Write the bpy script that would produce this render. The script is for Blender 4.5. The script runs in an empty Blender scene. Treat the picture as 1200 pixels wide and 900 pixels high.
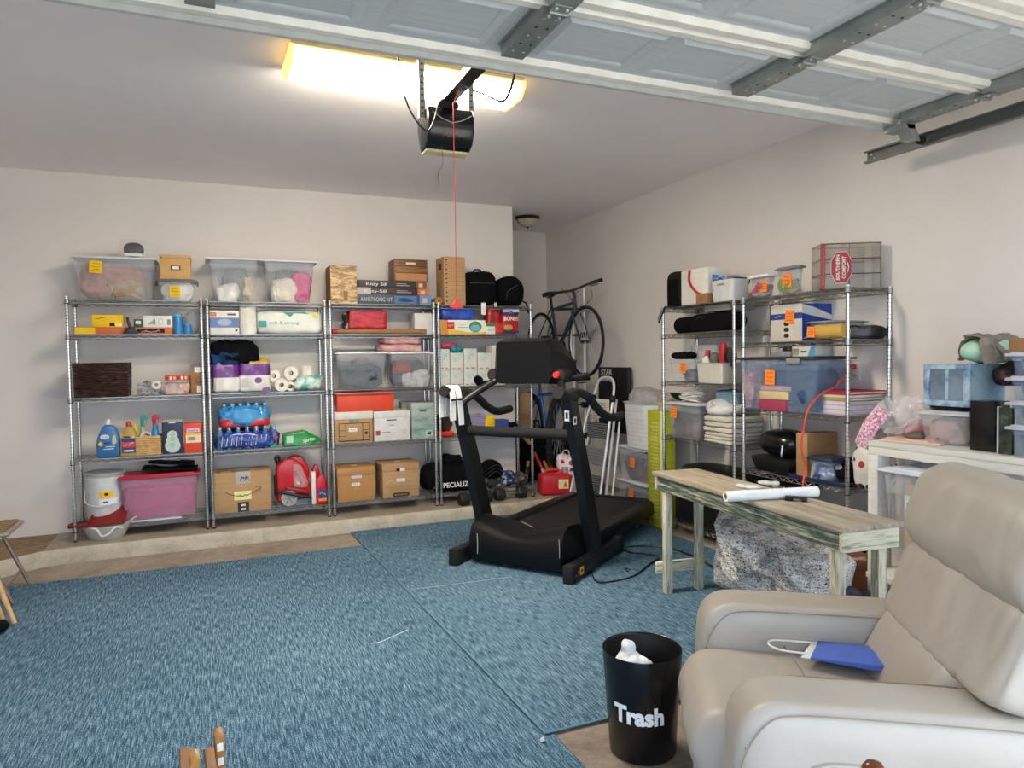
import bpy, bmesh, math, random
from mathutils import Vector, Matrix, noise
S = bpy.context.scene
R = math.radians
# ---------------------------------------------------------------- camera
F, PITCH, ROLL, YAW, CH = 827.566, .0375, -.0146, .4023, 1.469
cs, sn = math.cos, math.sin
def _cam_axes():
    fwd = Vector((cs(PITCH)*sn(YAW), cs(PITCH)*cs(YAW), -sn(PITCH)))
    rt0 = Vector((cs(YAW), -sn(YAW), 0)); up0 = rt0.cross(fwd)
    rt = cs(ROLL)*rt0 + sn(ROLL)*up0; up = -sn(ROLL)*rt0 + cs(ROLL)*up0
    return rt, up, fwd
RT, UP, FW = _cam_axes()
cd = bpy.data.cameras.new('camera'); cam = bpy.data.objects.new('camera', cd); S.collection.objects.link(cam)
cd.sensor_width = 36; cd.sensor_fit = 'HORIZONTAL'; cd.lens = 36*F/1200; cd.clip_start = .05; cd.clip_end = 200
mw = Matrix((RT, UP, -FW)).transposed().to_4x4(); mw.translation = (0, 0, CH); cam.matrix_world = mw
S.camera = cam
# ---------------------------------------------------------------- world, sun, exposure
S.view_settings.view_transform = 'Standard'; S.view_settings.look = 'None'; S.view_settings.gamma = 1
S.view_settings.use_curve_mapping = False; S.view_settings.exposure = EXPOSURE = 1.08
S.cycles.transparent_max_bounces = 24; S.cycles.max_bounces = 8; S.cycles.diffuse_bounces = 5
S.cycles.glossy_bounces = 3; S.cycles.transmission_bounces = 4; S.cycles.use_denoising = True
S.cycles.caustics_reflective = False; S.cycles.caustics_refractive = False; S.cycles.sample_clamp_indirect = 6
W = bpy.data.worlds.new('sky'); S.world = W; W.use_nodes = True
bgn = W.node_tree.nodes['Background']; bgn.inputs[0].default_value = (.70, .84, 1.0, 1); bgn.inputs[1].default_value = 2.0
def light(name, kind, loc, energy, col, size=None, rot=None, **kw):
    l = bpy.data.lights.new(name, kind); l.energy = energy; l.color = col
    o = bpy.data.objects.new(name, l); S.collection.objects.link(o); o.location = loc
    if rot: o.rotation_euler = rot
    for k, v in kw.items(): setattr(l, k, v)
    return o
# the sun stands off to the side: it lights the driveway, whose bounce fills the garage
sun = light('sun', 'SUN', (6, -5, 8), 9.5, (1, .98, .96), angle=R(1))
sun.rotation_euler = Vector((-.60, -.12, -.79)).to_track_quat('-Z', 'Y').to_euler()
# sky portal in the open garage doorway
pt = light('door_portal', 'AREA', (.97, .3, 1.15), 1, (1, 1, 1), rot=(R(90), 0, 0), shape='RECTANGLE', size=4.9, size_y=2.3)
pt.data.cycles.is_portal = True
# ---------------------------------------------------------------- pixel -> plane (places things on real planes)
def ray(u, v): return RT*((u-600)/F) + UP*(-(v-450)/F) + FW
O = Vector((0, 0, CH))
def hz(u, v, z=0): d = ray(u, v); return O + d*((z-CH)/d.z)
def hx(u, v, x): d = ray(u, v); return O + d*(x/d.x)
def hy(u, v, y): d = ray(u, v); return O + d*(y/d.y)
# ---------------------------------------------------------------- materials
def lin(h):
    h = h.lstrip('#'); c = [int(h[i:i+2], 16)/255 for i in (0, 2, 4)]
    return tuple((x/12.92 if x <= .04045 else ((x+.055)/1.055)**2.4) for x in c)+(1,)
MATS = {}
def new_mat(name):
    m = bpy.data.materials.new(name); m.use_nodes = True; MATS[name] = m
    nt = m.node_tree; return m, nt, nt.nodes['Principled BSDF']
def nd(nt, t, **kw):
    n = nt.nodes.new(t)
    for k, v in kw.items():
        if k in n.inputs: n.inputs[k].default_value = v
        else: setattr(n, k, v)
    return n
def coords(nt, scale=(1, 1, 1), kind='Object', rot=(0, 0, 0)):
    tc = nt.nodes.new('ShaderNodeTexCoord'); mp = nt.nodes.new('ShaderNodeMapping')
    mp.inputs['Scale'].default_value = scale; mp.inputs['Rotation'].default_value = rot
    nt.links.new(tc.outputs[kind], mp.inputs['Vector']); return mp.outputs[0]
def ramp(nt, fac, stops, interp='LINEAR'):
    r = nt.nodes.new('ShaderNodeValToRGB'); cr = r.color_ramp; cr.interpolation = interp
    while len(cr.elements) < len(stops): cr.elements.new(.5)
    for e, (p, c) in zip(cr.elements, stops): e.position = p; e.color = lin(c) if isinstance(c, str) else c
    nt.links.new(fac, r.inputs[0]); return r.outputs[0]
def bump(nt, b, h, strength=.3, dist=.01):
    n = nt.nodes.new('ShaderNodeBump'); n.inputs['Strength'].default_value = strength; n.inputs['Distance'].default_value = dist
    nt.links.new(h, n.inputs['Height']); nt.links.new(n.outputs[0], b.inputs['Normal'])
def noisef(nt, vec, scale, detail=3, rough=.5, dist=0):
    n = nd(nt, 'ShaderNodeTexNoise', Scale=scale, Detail=detail, Roughness=rough, Distortion=dist)
    nt.links.new(vec, n.inputs['Vector']); return n.outputs['Fac']
def M(col, rough=.5, metal=0, spec=None, name=None):
    """plain paint with a faint procedural mottle"""
    key = name or 'm_%s_%g_%g' % (col, rough, metal)
    if key in MATS: return MATS[key]
    m, nt, b = new_mat(key); c = lin(col)
    f = noisef(nt, coords(nt), 14, 2)
    lo = tuple(x*.93 for x in c[:3])+(1,); hi = tuple(min(1, x*1.05) for x in c[:3])+(1,)
    nt.links.new(ramp(nt, f, [(.3, lo), (.7, hi)]), b.inputs['Base Color'])
    b.inputs['Roughness'].default_value = rough; b.inputs['Metallic'].default_value = metal
    if spec is not None: b.inputs['Specular IOR Level'].default_value = spec
    return m
def fabric(col, col2=None, scale=60, bs=.4):
    key = 'fab_%s_%s' % (col, col2)
    if key in MATS: return MATS[key]
    m, nt, b = new_mat(key); v = coords(nt); c = lin(col)
    c2 = lin(col2) if col2 else tuple(x*.7 for x in c[:3])+(1,)
    f = noisef(nt, v, scale*.3, 5, .65)
    nt.links.new(ramp(nt, f, [(.35, c2), (.62, c)]), b.inputs['Base Color']); b.inputs['Roughness'].default_value = .9
    b.inputs['Specular IOR Level'].default_value = .15
    bump(nt, b, noisef(nt, v, scale, 3), bs, .004); return m
def speckle(name, stops, scale, vscale=(1, 1, 1), rough=.7, detail=4, bs=0, metal=0, interp='LINEAR', nrough=.6, dist=0):
    if name in MATS: return MATS[name]
    m, nt, b = new_mat(name); v = coords(nt, vscale)
    f = noisef(nt, v, scale, detail, nrough, dist)
    nt.links.new(ramp(nt, f, stops, interp), b.inputs['Base Color']); b.inputs['Roughness'].default_value = rough; b.inputs['Metallic'].default_value = metal
    if bs: bump(nt, b, f, bs, .01)
    return m
def clear(name, tint='dfe4ea', fac=.18, rough=.25):
    """translucent plastic: thin milky film over straight transparency"""
    if name in MATS: return MATS[name]
    m, nt, b = new_mat(name); b.inputs['Base Color'].default_value = lin(tint); b.inputs['Roughness'].default_value = rough
    t = nt.nodes.new('ShaderNodeBsdfTransparent'); mx = nt.nodes.new('ShaderNodeMixShader'); mx.inputs[0].default_value = fac
    f = noisef(nt, coords(nt), 9, 2); r = nt.nodes.new('ShaderNodeMapRange'); r.inputs[3].default_value = fac*.75; r.inputs[4].default_value = fac*1.3
    nt.links.new(f, r.inputs[0]); nt.links.new(r.outputs[0], mx.inputs[0])
    nt.links.new(t.outputs[0], mx.inputs[1]); nt.links.new(b.outputs[0], mx.inputs[2])
    nt.links.new(mx.outputs[0], nt.nodes['Material Output'].inputs[0]); return m
def emit(name, col, strength):
    m, nt, b = new_mat(name); b.inputs['Emission Color'].default_value = lin(col); b.inputs['Emission Strength'].default_value = strength
    b.inputs['Base Color'].default_value = lin(col); return m
CARD = speckle('cardboard', [(.3, 'b08a60'), (.7, 'bd9970')], 5, (1, 1, 6), .8)
CARD2 = speckle('cardboard_dark', [(.3, '8a6240'), (.7, 'a27a52')], 6, (1, 1, 5), .8)
CHROME = None
def _chrome():
    m, nt, b = new_mat('chrome_post'); v = coords(nt)
    w = nd(nt, 'ShaderNodeTexWave', Scale=12.6, Distortion=0); w.bands_direction = 'Z'; nt.links.new(v, w.inputs['Vector'])
    nt.links.new(ramp(nt, w.outputs['Fac'], [(.0, '8c8c8c'), (.05, 'b4b4b4'), (.10, 'e2e2e0')]), b.inputs['Base Color'])
    b.inputs['Metallic'].default_value = .95; b.inputs['Roughness'].default_value = .22
_chrome(); POST = MATS['chrome_post']
WIRE = M('a3a29e', .28, .9, name='chrome_wire')
STEEL = speckle('galvanised', [(.3, '8e9593'), (.7, 'a4aaa6')], 9, (1, 1, 1), .45, metal=.6)
ALU = M('dfe2e4', .32, .35, name='aluminium')
BLACK = M('141416', .45, name='black_plastic'); BLACKF = fabric('0c0c0f', '050506'); RUBBER = M('0d0d0e', .8, name='rubber')
WHITE = M('e6e5e0', .45, name='white_plastic'); CLR = clear('clear_plastic', 'e6eaf0', .10, .15); CLRD = clear('clear_plastic_grey', 'b4bcc8', .15, .15)
CLRB = clear('clear_blue', '9fb4cf', .16, .15); FILM = clear('film', 'f2f4f6', .3, .12)
ORANGE = M('ff8a2a', .8, name='note_orange'); YELLOW = M('f2c613', .8, name='note_yellow'); INK = M('2a2020', .8, name='ink')
# ---------------------------------------------------------------- mesh builder
class MB:
    def __init__(s, mat=None): s.v = []; s.f = []; s.m = []; s.mats = []; s.cur = mat or WHITE
    def mi(s, mat):
        mat = mat or s.cur
        if mat not in s.mats: s.mats.append(mat)
        return s.mats.index(mat)
    def add(s, vs, fs, mat=None):
        k = len(s.v); i = s.mi(mat); s.v += [tuple(v) for v in vs]; s.f += [tuple(a+k for a in f) for f in fs]; s.m += [i]*len(fs); return s
    def addbm(s, bm, mat=None):
        bm.verts.index_update(); s.add([v.co[:] for v in bm.verts], [[v.index for v in f.verts] for f in bm.faces], mat); bm.free(); return s
    def box(s, x0, x1, y0, y1, z0, z1, mat=None, bev=0, seg=2):
        vs = [(x, y, z) for x in (x0, x1) for y in (y0, y1) for z in (z0, z1)]
        fs = [(0, 1, 3, 2), (4, 6, 7, 5), (0, 4, 5, 1), (2, 3, 7, 6), (0, 2, 6, 4), (1, 5, 7, 3)]
        return s.hull(vs, fs, mat, bev, seg)
    def hull(s, vs, fs, mat=None, bev=0, seg=2):
        if not bev: return s.add(vs, fs, mat)
        bm = bmesh.new(); bv = [bm.verts.new(v) for v in vs]
        for f in fs: bm.faces.new([bv[i] for i in f])
        bmesh.ops.bevel(bm, geom=bm.edges[:], offset=bev, segments=seg, affect='EDGES', profile=.5, clamp_overlap=True)
        return s.addbm(bm, mat)
    def taper(s, w0, d0, w1, d1, z0, z1, mat=None, bev=0, cx=0, cy=0, seg=2):
        vs = []
        for (w, d, z) in ((w0, d0, z0), (w1, d1, z1)):
            vs += [(cx-w/2, cy-d/2, z), (cx+w/2, cy-d/2, z), (cx+w/2, cy+d/2, z), (cx-w/2, cy+d/2, z)]
        fs = [(3, 2, 1, 0), (4, 5, 6, 7), (0, 1, 5, 4), (1, 2, 6, 5), (2, 3, 7, 6), (3, 0, 4, 7)]
        return s.hull(vs, fs, mat, bev, seg)
    def tub(s, w0, d0, w1, d1, z0, z1, t=.003, mat=None, r=.02, n=4, cx=0, cy=0):
        """open rounded-rectangle vessel with wall thickness"""
        def ring(w, d, z, rr):
            o = []
            for (qx, qy, a0) in ((1, 1, 0), (-1, 1, 90), (-1, -1, 180), (1, -1, 270)):
                for k in range(n+1):
                    a = R(a0+90*k/n); o.append((cx+qx*(w/2-rr)+rr*cs(a), cy+qy*(d/2-rr)+rr*sn(a), z))
            return o
        r = min(r, w0/2.2, d0/2.2)
        rings = [ring(w0, d0, z0, r), ring(w1, d1, z1, r), ring(w1-2*t, d1-2*t, z1, max(r-t, .001)), ring(w0-2*t, d0-2*t, z0+t, max(r-t, .001))]
        N = 4*(n+1); vs = sum(rings, []); fs = []
        for k in range(3):
            for i in range(N): j = (i+1) % N; fs.append((k*N+i, k*N+j, (k+1)*N+j, (k+1)*N+i))
        fs.append(tuple(range(N-1, -1, -1))); fs.append(tuple(range(3*N, 4*N)))
        return s.add(vs, fs, mat)
    def cyl(s, p0, p1, r0, r1=None, mat=None, n=12, caps=True):
        r1 = r0 if r1 is None else r1; p0 = Vector(p0); p1 = Vector(p1); d = (p1-p0)
        if d.length < 1e-7: return s
        q = d.to_track_quat('Z', 'Y'); vs = []
        for p, r in ((p0, r0), (p1, r1)):
            for i in range(n): a = 2*math.pi*i/n; vs.append(p + q @ Vector((r*cs(a), r*sn(a), 0)))
        fs = [(i, (i+1) % n, n+(i+1) % n, n+i) for i in range(n)]
        if caps: fs += [tuple(range(n-1, -1, -1)), tuple(range(n, 2*n))]
        return s.add(vs, fs, mat)
    def pipe(s, p0, p1, r, ri, mat=None, n=20):
        p0 = Vector(p0); p1 = Vector(p1); q = (p1-p0).to_track_quat('Z', 'Y'); vs = []
        for p, rr in ((p0, r), (p1, r), (p1, ri), (p0, ri)):
            for i in range(n): a = 2*math.pi*i/n; vs.append(p + q @ Vector((rr*cs(a), rr*sn(a), 0)))
        fs = [(k*n+i, k*n+(i+1) % n, ((k+1) % 4)*n+(i+1) % n, ((k+1) % 4)*n+i) for k in range(4) for i in range(n)]
        return s.add(vs, fs, mat)
    def tube(s, pts, r, mat=None, n=8, closed=False, flat=1, rads=None):
        pts = [Vector(p) for p in pts]; N = len(pts); vs = []; up = None; prev = None
        for i, p in enumerate(pts):
            if closed: t = pts[(i+1) % N]-pts[i-1]
            else: t = pts[min(i+1, N-1)]-pts[max(i-1, 0)]
            t.normalize()
            if prev is None:
                a = Vector((0, 0, 1)) if abs(t.z) < .9 else Vector((1, 0, 0)); x = t.cross(a).normalized()
            else: x = (prev - t*prev.dot(t)).normalized()
            prev = x; y = t.cross(x); rr = rads[i] if rads else r
            for k in range(n): a = 2*math.pi*k/n; vs.append(p + x*rr*cs(a) + y*rr*flat*sn(a))
        fs = []
        for i in range(N if closed else N-1):
            j = (i+1) % N
            for k in range(n): l = (k+1) % n; fs.append((i*n+k, i*n+l, j*n+l, j*n+k))
        if not closed: fs += [tuple(range(n-1, -1, -1)), tuple(range((N-1)*n, N*n))]
        return s.add(vs, fs, mat)
    def lathe(s, prof, c=(0, 0, 0), mat=None, n=24, sx=1, sy=1, rot=None, caps=True):
        vs = []; fs = []; K = len(prof); c = Vector(c)
        for (r, z) in prof:
            for i in range(n):
                a = 2*math.pi*i/n; p = Vector((max(r, 1e-4)*cs(a)*sx, max(r, 1e-4)*sn(a)*sy, z))
                if rot: p = rot @ p
                vs.append(c+p)
        for k in range(K-1):
            for i in range(n): j = (i+1) % n; fs.append((k*n+i, k*n+j, (k+1)*n+j, (k+1)*n+i))
        if caps: fs += [tuple(range(n-1, -1, -1)), tuple(range((K-1)*n, K*n))]
        return s.add(vs, fs, mat)
    def scr(s, cx, y, cz, w, h, mat=None, seed=1, axis='y'):
        """small print too fine to read"""
        random.seed(seed+int(cx*999)); k = max(5, int(w/h*2.2)); pts = []
        for i in range(k+1):
            a, b = cx-w/2+w*i/k, cz+h*.45*random.choice((-1, -.3, .4, 1)); pts.append((a, y, b) if axis == 'y' else (y, a, b))
        return s.tube(pts, h*.11, mat, n=4, flat=1)
    def prism(s, poly, a0, a1, axis='y', mat=None, bev=0, seg=2):
        """poly in the plane across axis: y -> (x,z), x -> (y,z), z -> (x,y)"""
        f = {'y': lambda p, a: (p[0], a, p[1]), 'x': lambda p, a: (a, p[0], p[1]), 'z': lambda p, a: (p[0], p[1], a)}[axis]
        n = len(poly); vs = [f(p, a0) for p in poly]+[f(p, a1) for p in poly]
        fs = [tuple(range(n-1, -1, -1)), tuple(range(n, 2*n))]+[(i, (i+1) % n, n+(i+1) % n, n+i) for i in range(n)]
        if bev:
            bm = bmesh.new(); bv = [bm.verts.new(v) for v in vs]
            for q in fs: bm.faces.new([bv[i] for i in q])
            bmesh.ops.recalc_face_normals(bm, faces=bm.faces[:])
            es = [e for e in bm.edges if abs(e.calc_face_angle(0)) > R(35)]
            bmesh.ops.bevel(bm, geom=es, offset=bev, segments=seg, affect='EDGES', profile=.5, clamp_overlap=True)
            return s.addbm(bm, mat)
        return s.add(vs, fs, mat)
    def blob(s, c, size, mat=None, e=2.5, amp=.0, fr=6, seed=0, n=28, flat=True, ez=None, fold=0, sag=0, zones=None):
        """soft superellipsoid with noise relief; base cut flat at c.z; c is the base centre"""
        n = max(n, 46) if (amp or fold) and n >= 24 else n
        vs = []; fs = []; m = n//2; a, b, h = size[0]/2, size[1]/2, size[2]/2; ez = ez or e
        sp = lambda x, k: math.copysign(abs(x)**(2/k), x)
        for j in range(m+1):
            ph = -math.pi/2+math.pi*j/m
            for i in range(n):
                th = 2*math.pi*i/n
                d = Vector((sp(cs(ph), ez)*sp(cs(th), e), sp(cs(ph), ez)*sp(sn(th), e), sp(sn(ph), ez)))
                p = Vector((d.x*a, d.y*b, d.z*h)); k = 1
                if amp or fold:
                    q = p*fr+Vector((seed*7.3, seed*3.1, seed)); k = amp*noise.noise(q)*2
                    if fold:
                        g = Vector((q.x*1.3+noise.noise(q*.7)*1.5, q.y*1.3, q.z*.8)); r1 = 1-abs(noise.noise(g))*2.4; r2 = 1-abs(noise.noise(g*2.3+Vector((5, 1, 3))))*2.4
                        k += fold*(max(-.4, r1)*.9+max(-.4, r2)*.45-.5)
                    dn = Vector((d.x, d.y, d.z)).normalized(); p = p+dn*k
                if sag: p.z -= sag*(p.x/a)**2*h
                if flat: p.z = max(p.z, -h)
                vs.append((c[0]+p.x, c[1]+p.y, c[2]+h+p.z))
        for j in range(m):
            for i in range(n): k = (i+1) % n; fs.append((j*n+i, j*n+k, (j+1)*n+k, (j+1)*n+i))
        k0 = len(s.f); s.add(vs, fs, mat)
        if zones:
            for q in range(k0, len(s.f)):
                zz = sum(s.v[i][2] for i in s.f[q])/4; x_ = sum(s.v[i][0] for i in s.f[q])/4; f = (zz-c[2])/size[2]
                for (z0, z1, zm) in zones:
                    if z0 <= f < z1: s.m[q] = s.mi(zm)
        return s
    def sheet(s, fn, nu, nv, mat=None, t=.002):
        """surface fn(a,b)->point, a,b in 0..1, given thickness downward along its normal"""
        P = [[Vector(fn(i/nu, j/nv)) for j in range(nv+1)] for i in range(nu+1)]; vs = []; fs = []
        for i in range(nu+1):
            for j in range(nv+1): vs.append(P[i][j])
        for i in range(nu+1):
            for j in range(nv+1):
                du = P[min(i+1, nu)][j]-P[max(i-1, 0)][j]; dv = P[i][min(j+1, nv)]-P[i][max(j-1, 0)]
                nn = du.cross(dv); nn = nn.normalized() if nn.length > 0 else Vector((0, 0, 1)); vs.append(P[i][j]-nn*t)
        K = (nu+1)*(nv+1); id = lambda i, j: i*(nv+1)+j
        for i in range(nu):
            for j in range(nv):
                q = (id(i, j), id(i+1, j), id(i+1, j+1), id(i, j+1)); fs.append(q); fs.append(tuple(x+K for x in reversed(q)))
        for i in range(nu):
            for j in (0, nv): q = (id(i, j), id(i+1, j), id(i+1, j)+K, id(i, j)+K); fs.append(q)
        for j in range(nv):
            for i in (0, nu): q = (id(i, j), id(i, j+1), id(i, j+1)+K, id(i, j)+K); fs.append(q)
        return s.add(vs, fs, mat)
    def text(s, txt, o, h, mat=None, right=(1, 0, 0), up=(0, 0, 1), width=None, bold=0, depth=.001, center=True, curve=None):
        cu = bpy.data.curves.new('t', 'FONT'); cu.body = txt; cu.size = 1; cu.extrude = 0; cu.offset = bold; cu.resolution_u = 3
        if center: cu.align_x = 'CENTER'
        ob = bpy.data.objects.new('t', cu); me = ob.to_mesh()
        vs = [v.co.copy() for v in me.vertices]; fs = [tuple(p.vertices) for p in me.polygons]
        ob.to_mesh_clear(); bpy.data.objects.remove(ob); bpy.data.curves.remove(cu)
        if not vs: return s
        right = Vector(right).normalized(); up = Vector(up).normalized(); nrm = right.cross(up)
        ys = [v.y for v in vs]; xs = [v.x for v in vs]; cap = .7; sc = h/cap; sx = sc
        if width: sx = width/max(1e-6, max(xs)-min(xs))
        if curve:
            bm = bmesh.new(); bv = [bm.verts.new(v) for v in vs]
            for f in fs:
                try: bm.faces.new([bv[i] for i in f])
                except ValueError: pass
            bmesh.ops.triangulate(bm, faces=bm.faces[:]); bmesh.ops.subdivide_edges(bm, edges=bm.edges[:], cuts=3, use_grid_fill=True)
            bm.verts.index_update(); vs = [v.co.copy() for v in bm.verts]; fs = [tuple(v.index for v in f.verts) for f in bm.faces]; bm.free()
        o = Vector(o); P = []
        for v in vs:
            x, y = v.x*sx, v.y*sc
            P.append(curve(x, y) if curve else o+right*x+up*y+nrm*depth)
        return s.add(P, fs, mat)
    def xf(s, m):
        s.v = [tuple(m @ Vector(v)) for v in s.v]; return s
    def move(s, x, y, z): s.v = [(a+x, b+y, c+z) for a, b, c in s.v]; return s
    def rot(s, deg, axis='Z', c=(0, 0, 0)):
        c = Vector(c); return s.xf(Matrix.Translation(c) @ Matrix.Rotation(R(deg), 4, axis) @ Matrix.Translation(-c))
    def build(s, name, parent=None, smooth=40, label=None):
        me = bpy.data.meshes.new(name); me.from_pydata(s.v, [], s.f); me.validate()
        for m in s.mats: me.materials.append(m)
        if len(me.polygons) == len(s.m): me.polygons.foreach_set('material_index', s.m)
        bm = bmesh.new(); bm.from_mesh(me); bmesh.ops.recalc_face_normals(bm, faces=bm.faces[:]); bm.to_mesh(me); bm.free()
        if smooth:
            me.polygons.foreach_set('use_smooth', [True]*len(me.polygons)); me.set_sharp_from_angle(angle=R(smooth))
        me.update(); o = bpy.data.objects.new(name, me); S.collection.objects.link(o)
        if parent: o.parent = parent
        if label: o['label'] = label
        return o
def thing(name, label, cat, loc=(0, 0, 0), rz=0, group=None):
    o = bpy.data.objects.new(name, None); S.collection.objects.link(o); o.location = loc; o.rotation_euler = (0, 0, R(rz)); o.empty_display_size = .1
    o['label'] = label; o['category'] = cat
    if group: o['group'] = group
    return o
def one(mb, name, label, cat, loc=(0, 0, 0), rz=0, group=None, smooth=40, kind=None):
    o = mb.build(name, None, smooth); o.location = loc; o.rotation_euler = (0, 0, R(rz)); o['label'] = label; o['category'] = cat
    if group: o['group'] = group
    if kind: o['kind'] = kind
    return o
def structure(mb, name, smooth=40, parent=None):
    o = mb.build(name, parent, smooth); o['kind'] = 'structure'; return o
def arc(cx, cz, r, a0, a1, n, rz=None):
    return [(cx+r*cs(R(a0+(a1-a0)*i/n)), cz+(rz or r)*sn(R(a0+(a1-a0)*i/n))) for i in range(n+1)]
def spline(pts, n=8):
    P = [Vector(p) for p in pts]; Q = [P[0]*2-P[1]]+P+[P[-1]*2-P[-2]]; o = []
    for i in range(1, len(Q)-2):
        for k in range(n):
            t = k/n; a, b, c, d = Q[i-1], Q[i], Q[i+1], Q[i+2]
            o.append(.5*((2*b)+(c-a)*t+(2*a-5*b+4*c-d)*t*t+(3*b-a-3*c+d)*t**3))
    o.append(P[-1]); return o
# ================================================================ THE SETTING
CZ, YW, XW, XAL, YAL, LZ = 2.991, 6.60, 3.8187, 2.838, 7.85, .113
WALLM = speckle('wall_paint', [(.3, 'ddd7d3'), (.7, 'e4dfdc')], 1.3, rough=.9, detail=5)
CEILM = speckle('ceiling_paint', [(.3, 'f0eaeb'), (.7, 'f5f0f1')], 1.1, rough=.95, detail=5)
def concrete(name, stops, sc):
    m, nt, b = new_mat(name); v = coords(nt)
    a = noisef(nt, v, sc, 8, .7, .6); c = noisef(nt, v, sc*14, 4, .7)
    mx = nd(nt, 'ShaderNodeMath', operation='ADD'); mm = nd(nt, 'ShaderNodeMath', operation='MULTIPLY'); mm.inputs[1].default_value = .35
    nt.links.new(c, mm.inputs[0]); nt.links.new(a, mx.inputs[0]); nt.links.new(mm.outputs[0], mx.inputs[1])
    nt.links.new(ramp(nt, mx.outputs[0], stops), b.inputs['Base Color']); b.inputs['Roughness'].default_value = .85
    bump(nt, b, mx.outputs[0], .5, .01); return m
FLOORM = concrete('floor_concrete', [(.45, '6b5f55'), (.62, '8d8076'), (.75, '9b8f84'), (.85, 'a9a096')], 1.6)
LEDGEM = concrete('ledge_concrete', [(.45, '7a7064'), (.62, '958b7e'), (.8, 'a79e90')], 2.2)
CURBM = concrete('curb_concrete', [(.42, '857b6d'), (.58, 'aca394'), (.8, 'c4bcae')], 3.5)
DIRTM = concrete('dirt', [(.45, '5d4a37'), (.62, '7b654c'), (.8, '96805f')], 8)
structure(MB(FLOORM).box(-2.42, 3.94, .0, 6.02, -.12, 0), 'floor')
structure(MB(LEDGEM).box(-1.16, 3.94, 6.05, 7.97, -.12, LZ), 'floor')
structure(MB(DIRTM).prism([(-2.42, 6.72), (-2.42, 5.39), (-1.75, 5.66), (-1.4, 5.84), (-1.16, 6.02), (-1.16, 6.72)], -.12, LZ-.003, 'z'), 'floor')
cb = MB(CURBM)                                   # rounded curb lip along the ledge, bending forward at its far end
cp = [(-2.42, 5.35), (-1.75, 5.62), (-1.4, 5.80), (-1.18, 5.98), (-1.0, 6.03), (.3, 6.02), (3.94, 6.02)]
for i in range(len(cp)-1):
    (xa, ya), (xb, yb) = cp[i], cp[i+1]; k = max(1, int(abs(xb-xa)/.12))
    for j in range(k):
        pa = []; 
        for (t, e) in ((j/k, 0), ((j+1)/k, 0)):
            x = xa+(xb-xa)*t; y = ya+(yb-ya)*t+.006*noise.noise((x*5, 0, 1)); zt = LZ+.004*noise.noise((x*4, 2, 1))
            pa.append([(x, y, -.05), (x, y-.004, .06), (x, y+.004, zt-.018), (x, y+.015, zt), (x, y+.034, zt), (x, y+.036, LZ-.003), (x, y+.06, -.05)])
        n = 7; cb.add(pa[0]+pa[1], [(q, (q+1) % n, n+(q+1) % n, n+q) for q in range(n)])
structure(cb, 'trim_1', smooth=60)
structure(MB(WALLM).box(-2.42, XAL, YW, YW+.12, -.05, CZ+.1), 'wall_back')
structure(MB(WALLM).box(XAL-.12, XAL, YW+.12, YAL+.12, -.05, CZ+.1), 'wall_alcove')
structure(MB(WALLM).box(XAL-.12, XW+.12, YAL, YAL+.12, -.05, CZ+.1), 'wall_alcove_back')
structure(MB(WALLM).box(XW, XW+.12, .15, YAL, -.12, CZ+.1), 'wall_right')
structure(MB(WALLM).box(-2.42, -2.30, .15, YW, -.12, CZ+.1), 'wall_left')
fw = MB(WALLM); fw.box(-2.42, XW+.12, .12, .27, 2.32, CZ+.1); fw.box(-2.42, -1.50, .12, .27, -.12, 2.32); fw.box(3.44, XW+.12, .12, .27, -.12, 2.32)
structure(fw, 'wall_front')
structure(MB(CEILM).box(-2.42, XW+.12, .12, YAL+.12, CZ, CZ+.12), 'ceiling')
structure(MB(M('d8d4cc', .8)).box(-3.0, XW+.6, -.55, .12, 2.62, 2.70), 'added_eave')  # unseen eave, added to cut the high sky light near the recliner
structure(MB(concrete('driveway_concrete', [(.45, '8f8b84'), (.65, 'a9a59d'), (.8, 'bdb9b1')], .8)).box(-14, 16, -22, 0, -.16, -.03), 'floor_driveway')
# ---- rugs
def rugmat(name, a, b_, c):
    m, nt, b = new_mat(name)
    v1 = coords(nt, (165, 12, 1)); v2 = coords(nt, (260, 150, 1)); v3 = coords(nt, (.8, .8, 1))
    n1 = noisef(nt, v1, 1, 2, .6); n2 = noisef(nt, v2, 1, 2, .5); n3 = noisef(nt, v3, 1, 3)
    ad = nd(nt, 'ShaderNodeMath', operation='ADD'); nt.links.new(n1, ad.inputs[0]); nt.links.new(n2, ad.inputs[1])
    a2 = nd(nt, 'ShaderNodeMath', operation='MULTIPLY_ADD'); nt.links.new(n3, a2.inputs[0]); a2.inputs[1].default_value = .2; nt.links.new(ad.outputs[0], a2.inputs[2])
    hv = nd(nt, 'ShaderNodeMath', operation='MULTIPLY'); hv.inputs[1].default_value = .455; nt.links.new(a2.outputs[0], hv.inputs[0])
    nt.links.new(ramp(nt, hv.outputs[0], [(.43, a), (.51, b_), (.60, c)]), b.inputs['Base Color'])
    b.inputs['Roughness'].default_value = .95; b.inputs['Specular IOR Level'].default_value = .1
    bump(nt, b, ad.outputs[0], .6, .004); return m
RUGM = rugmat('rug_weave', '2c465a', '50728a', '8ca6ba')
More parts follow.
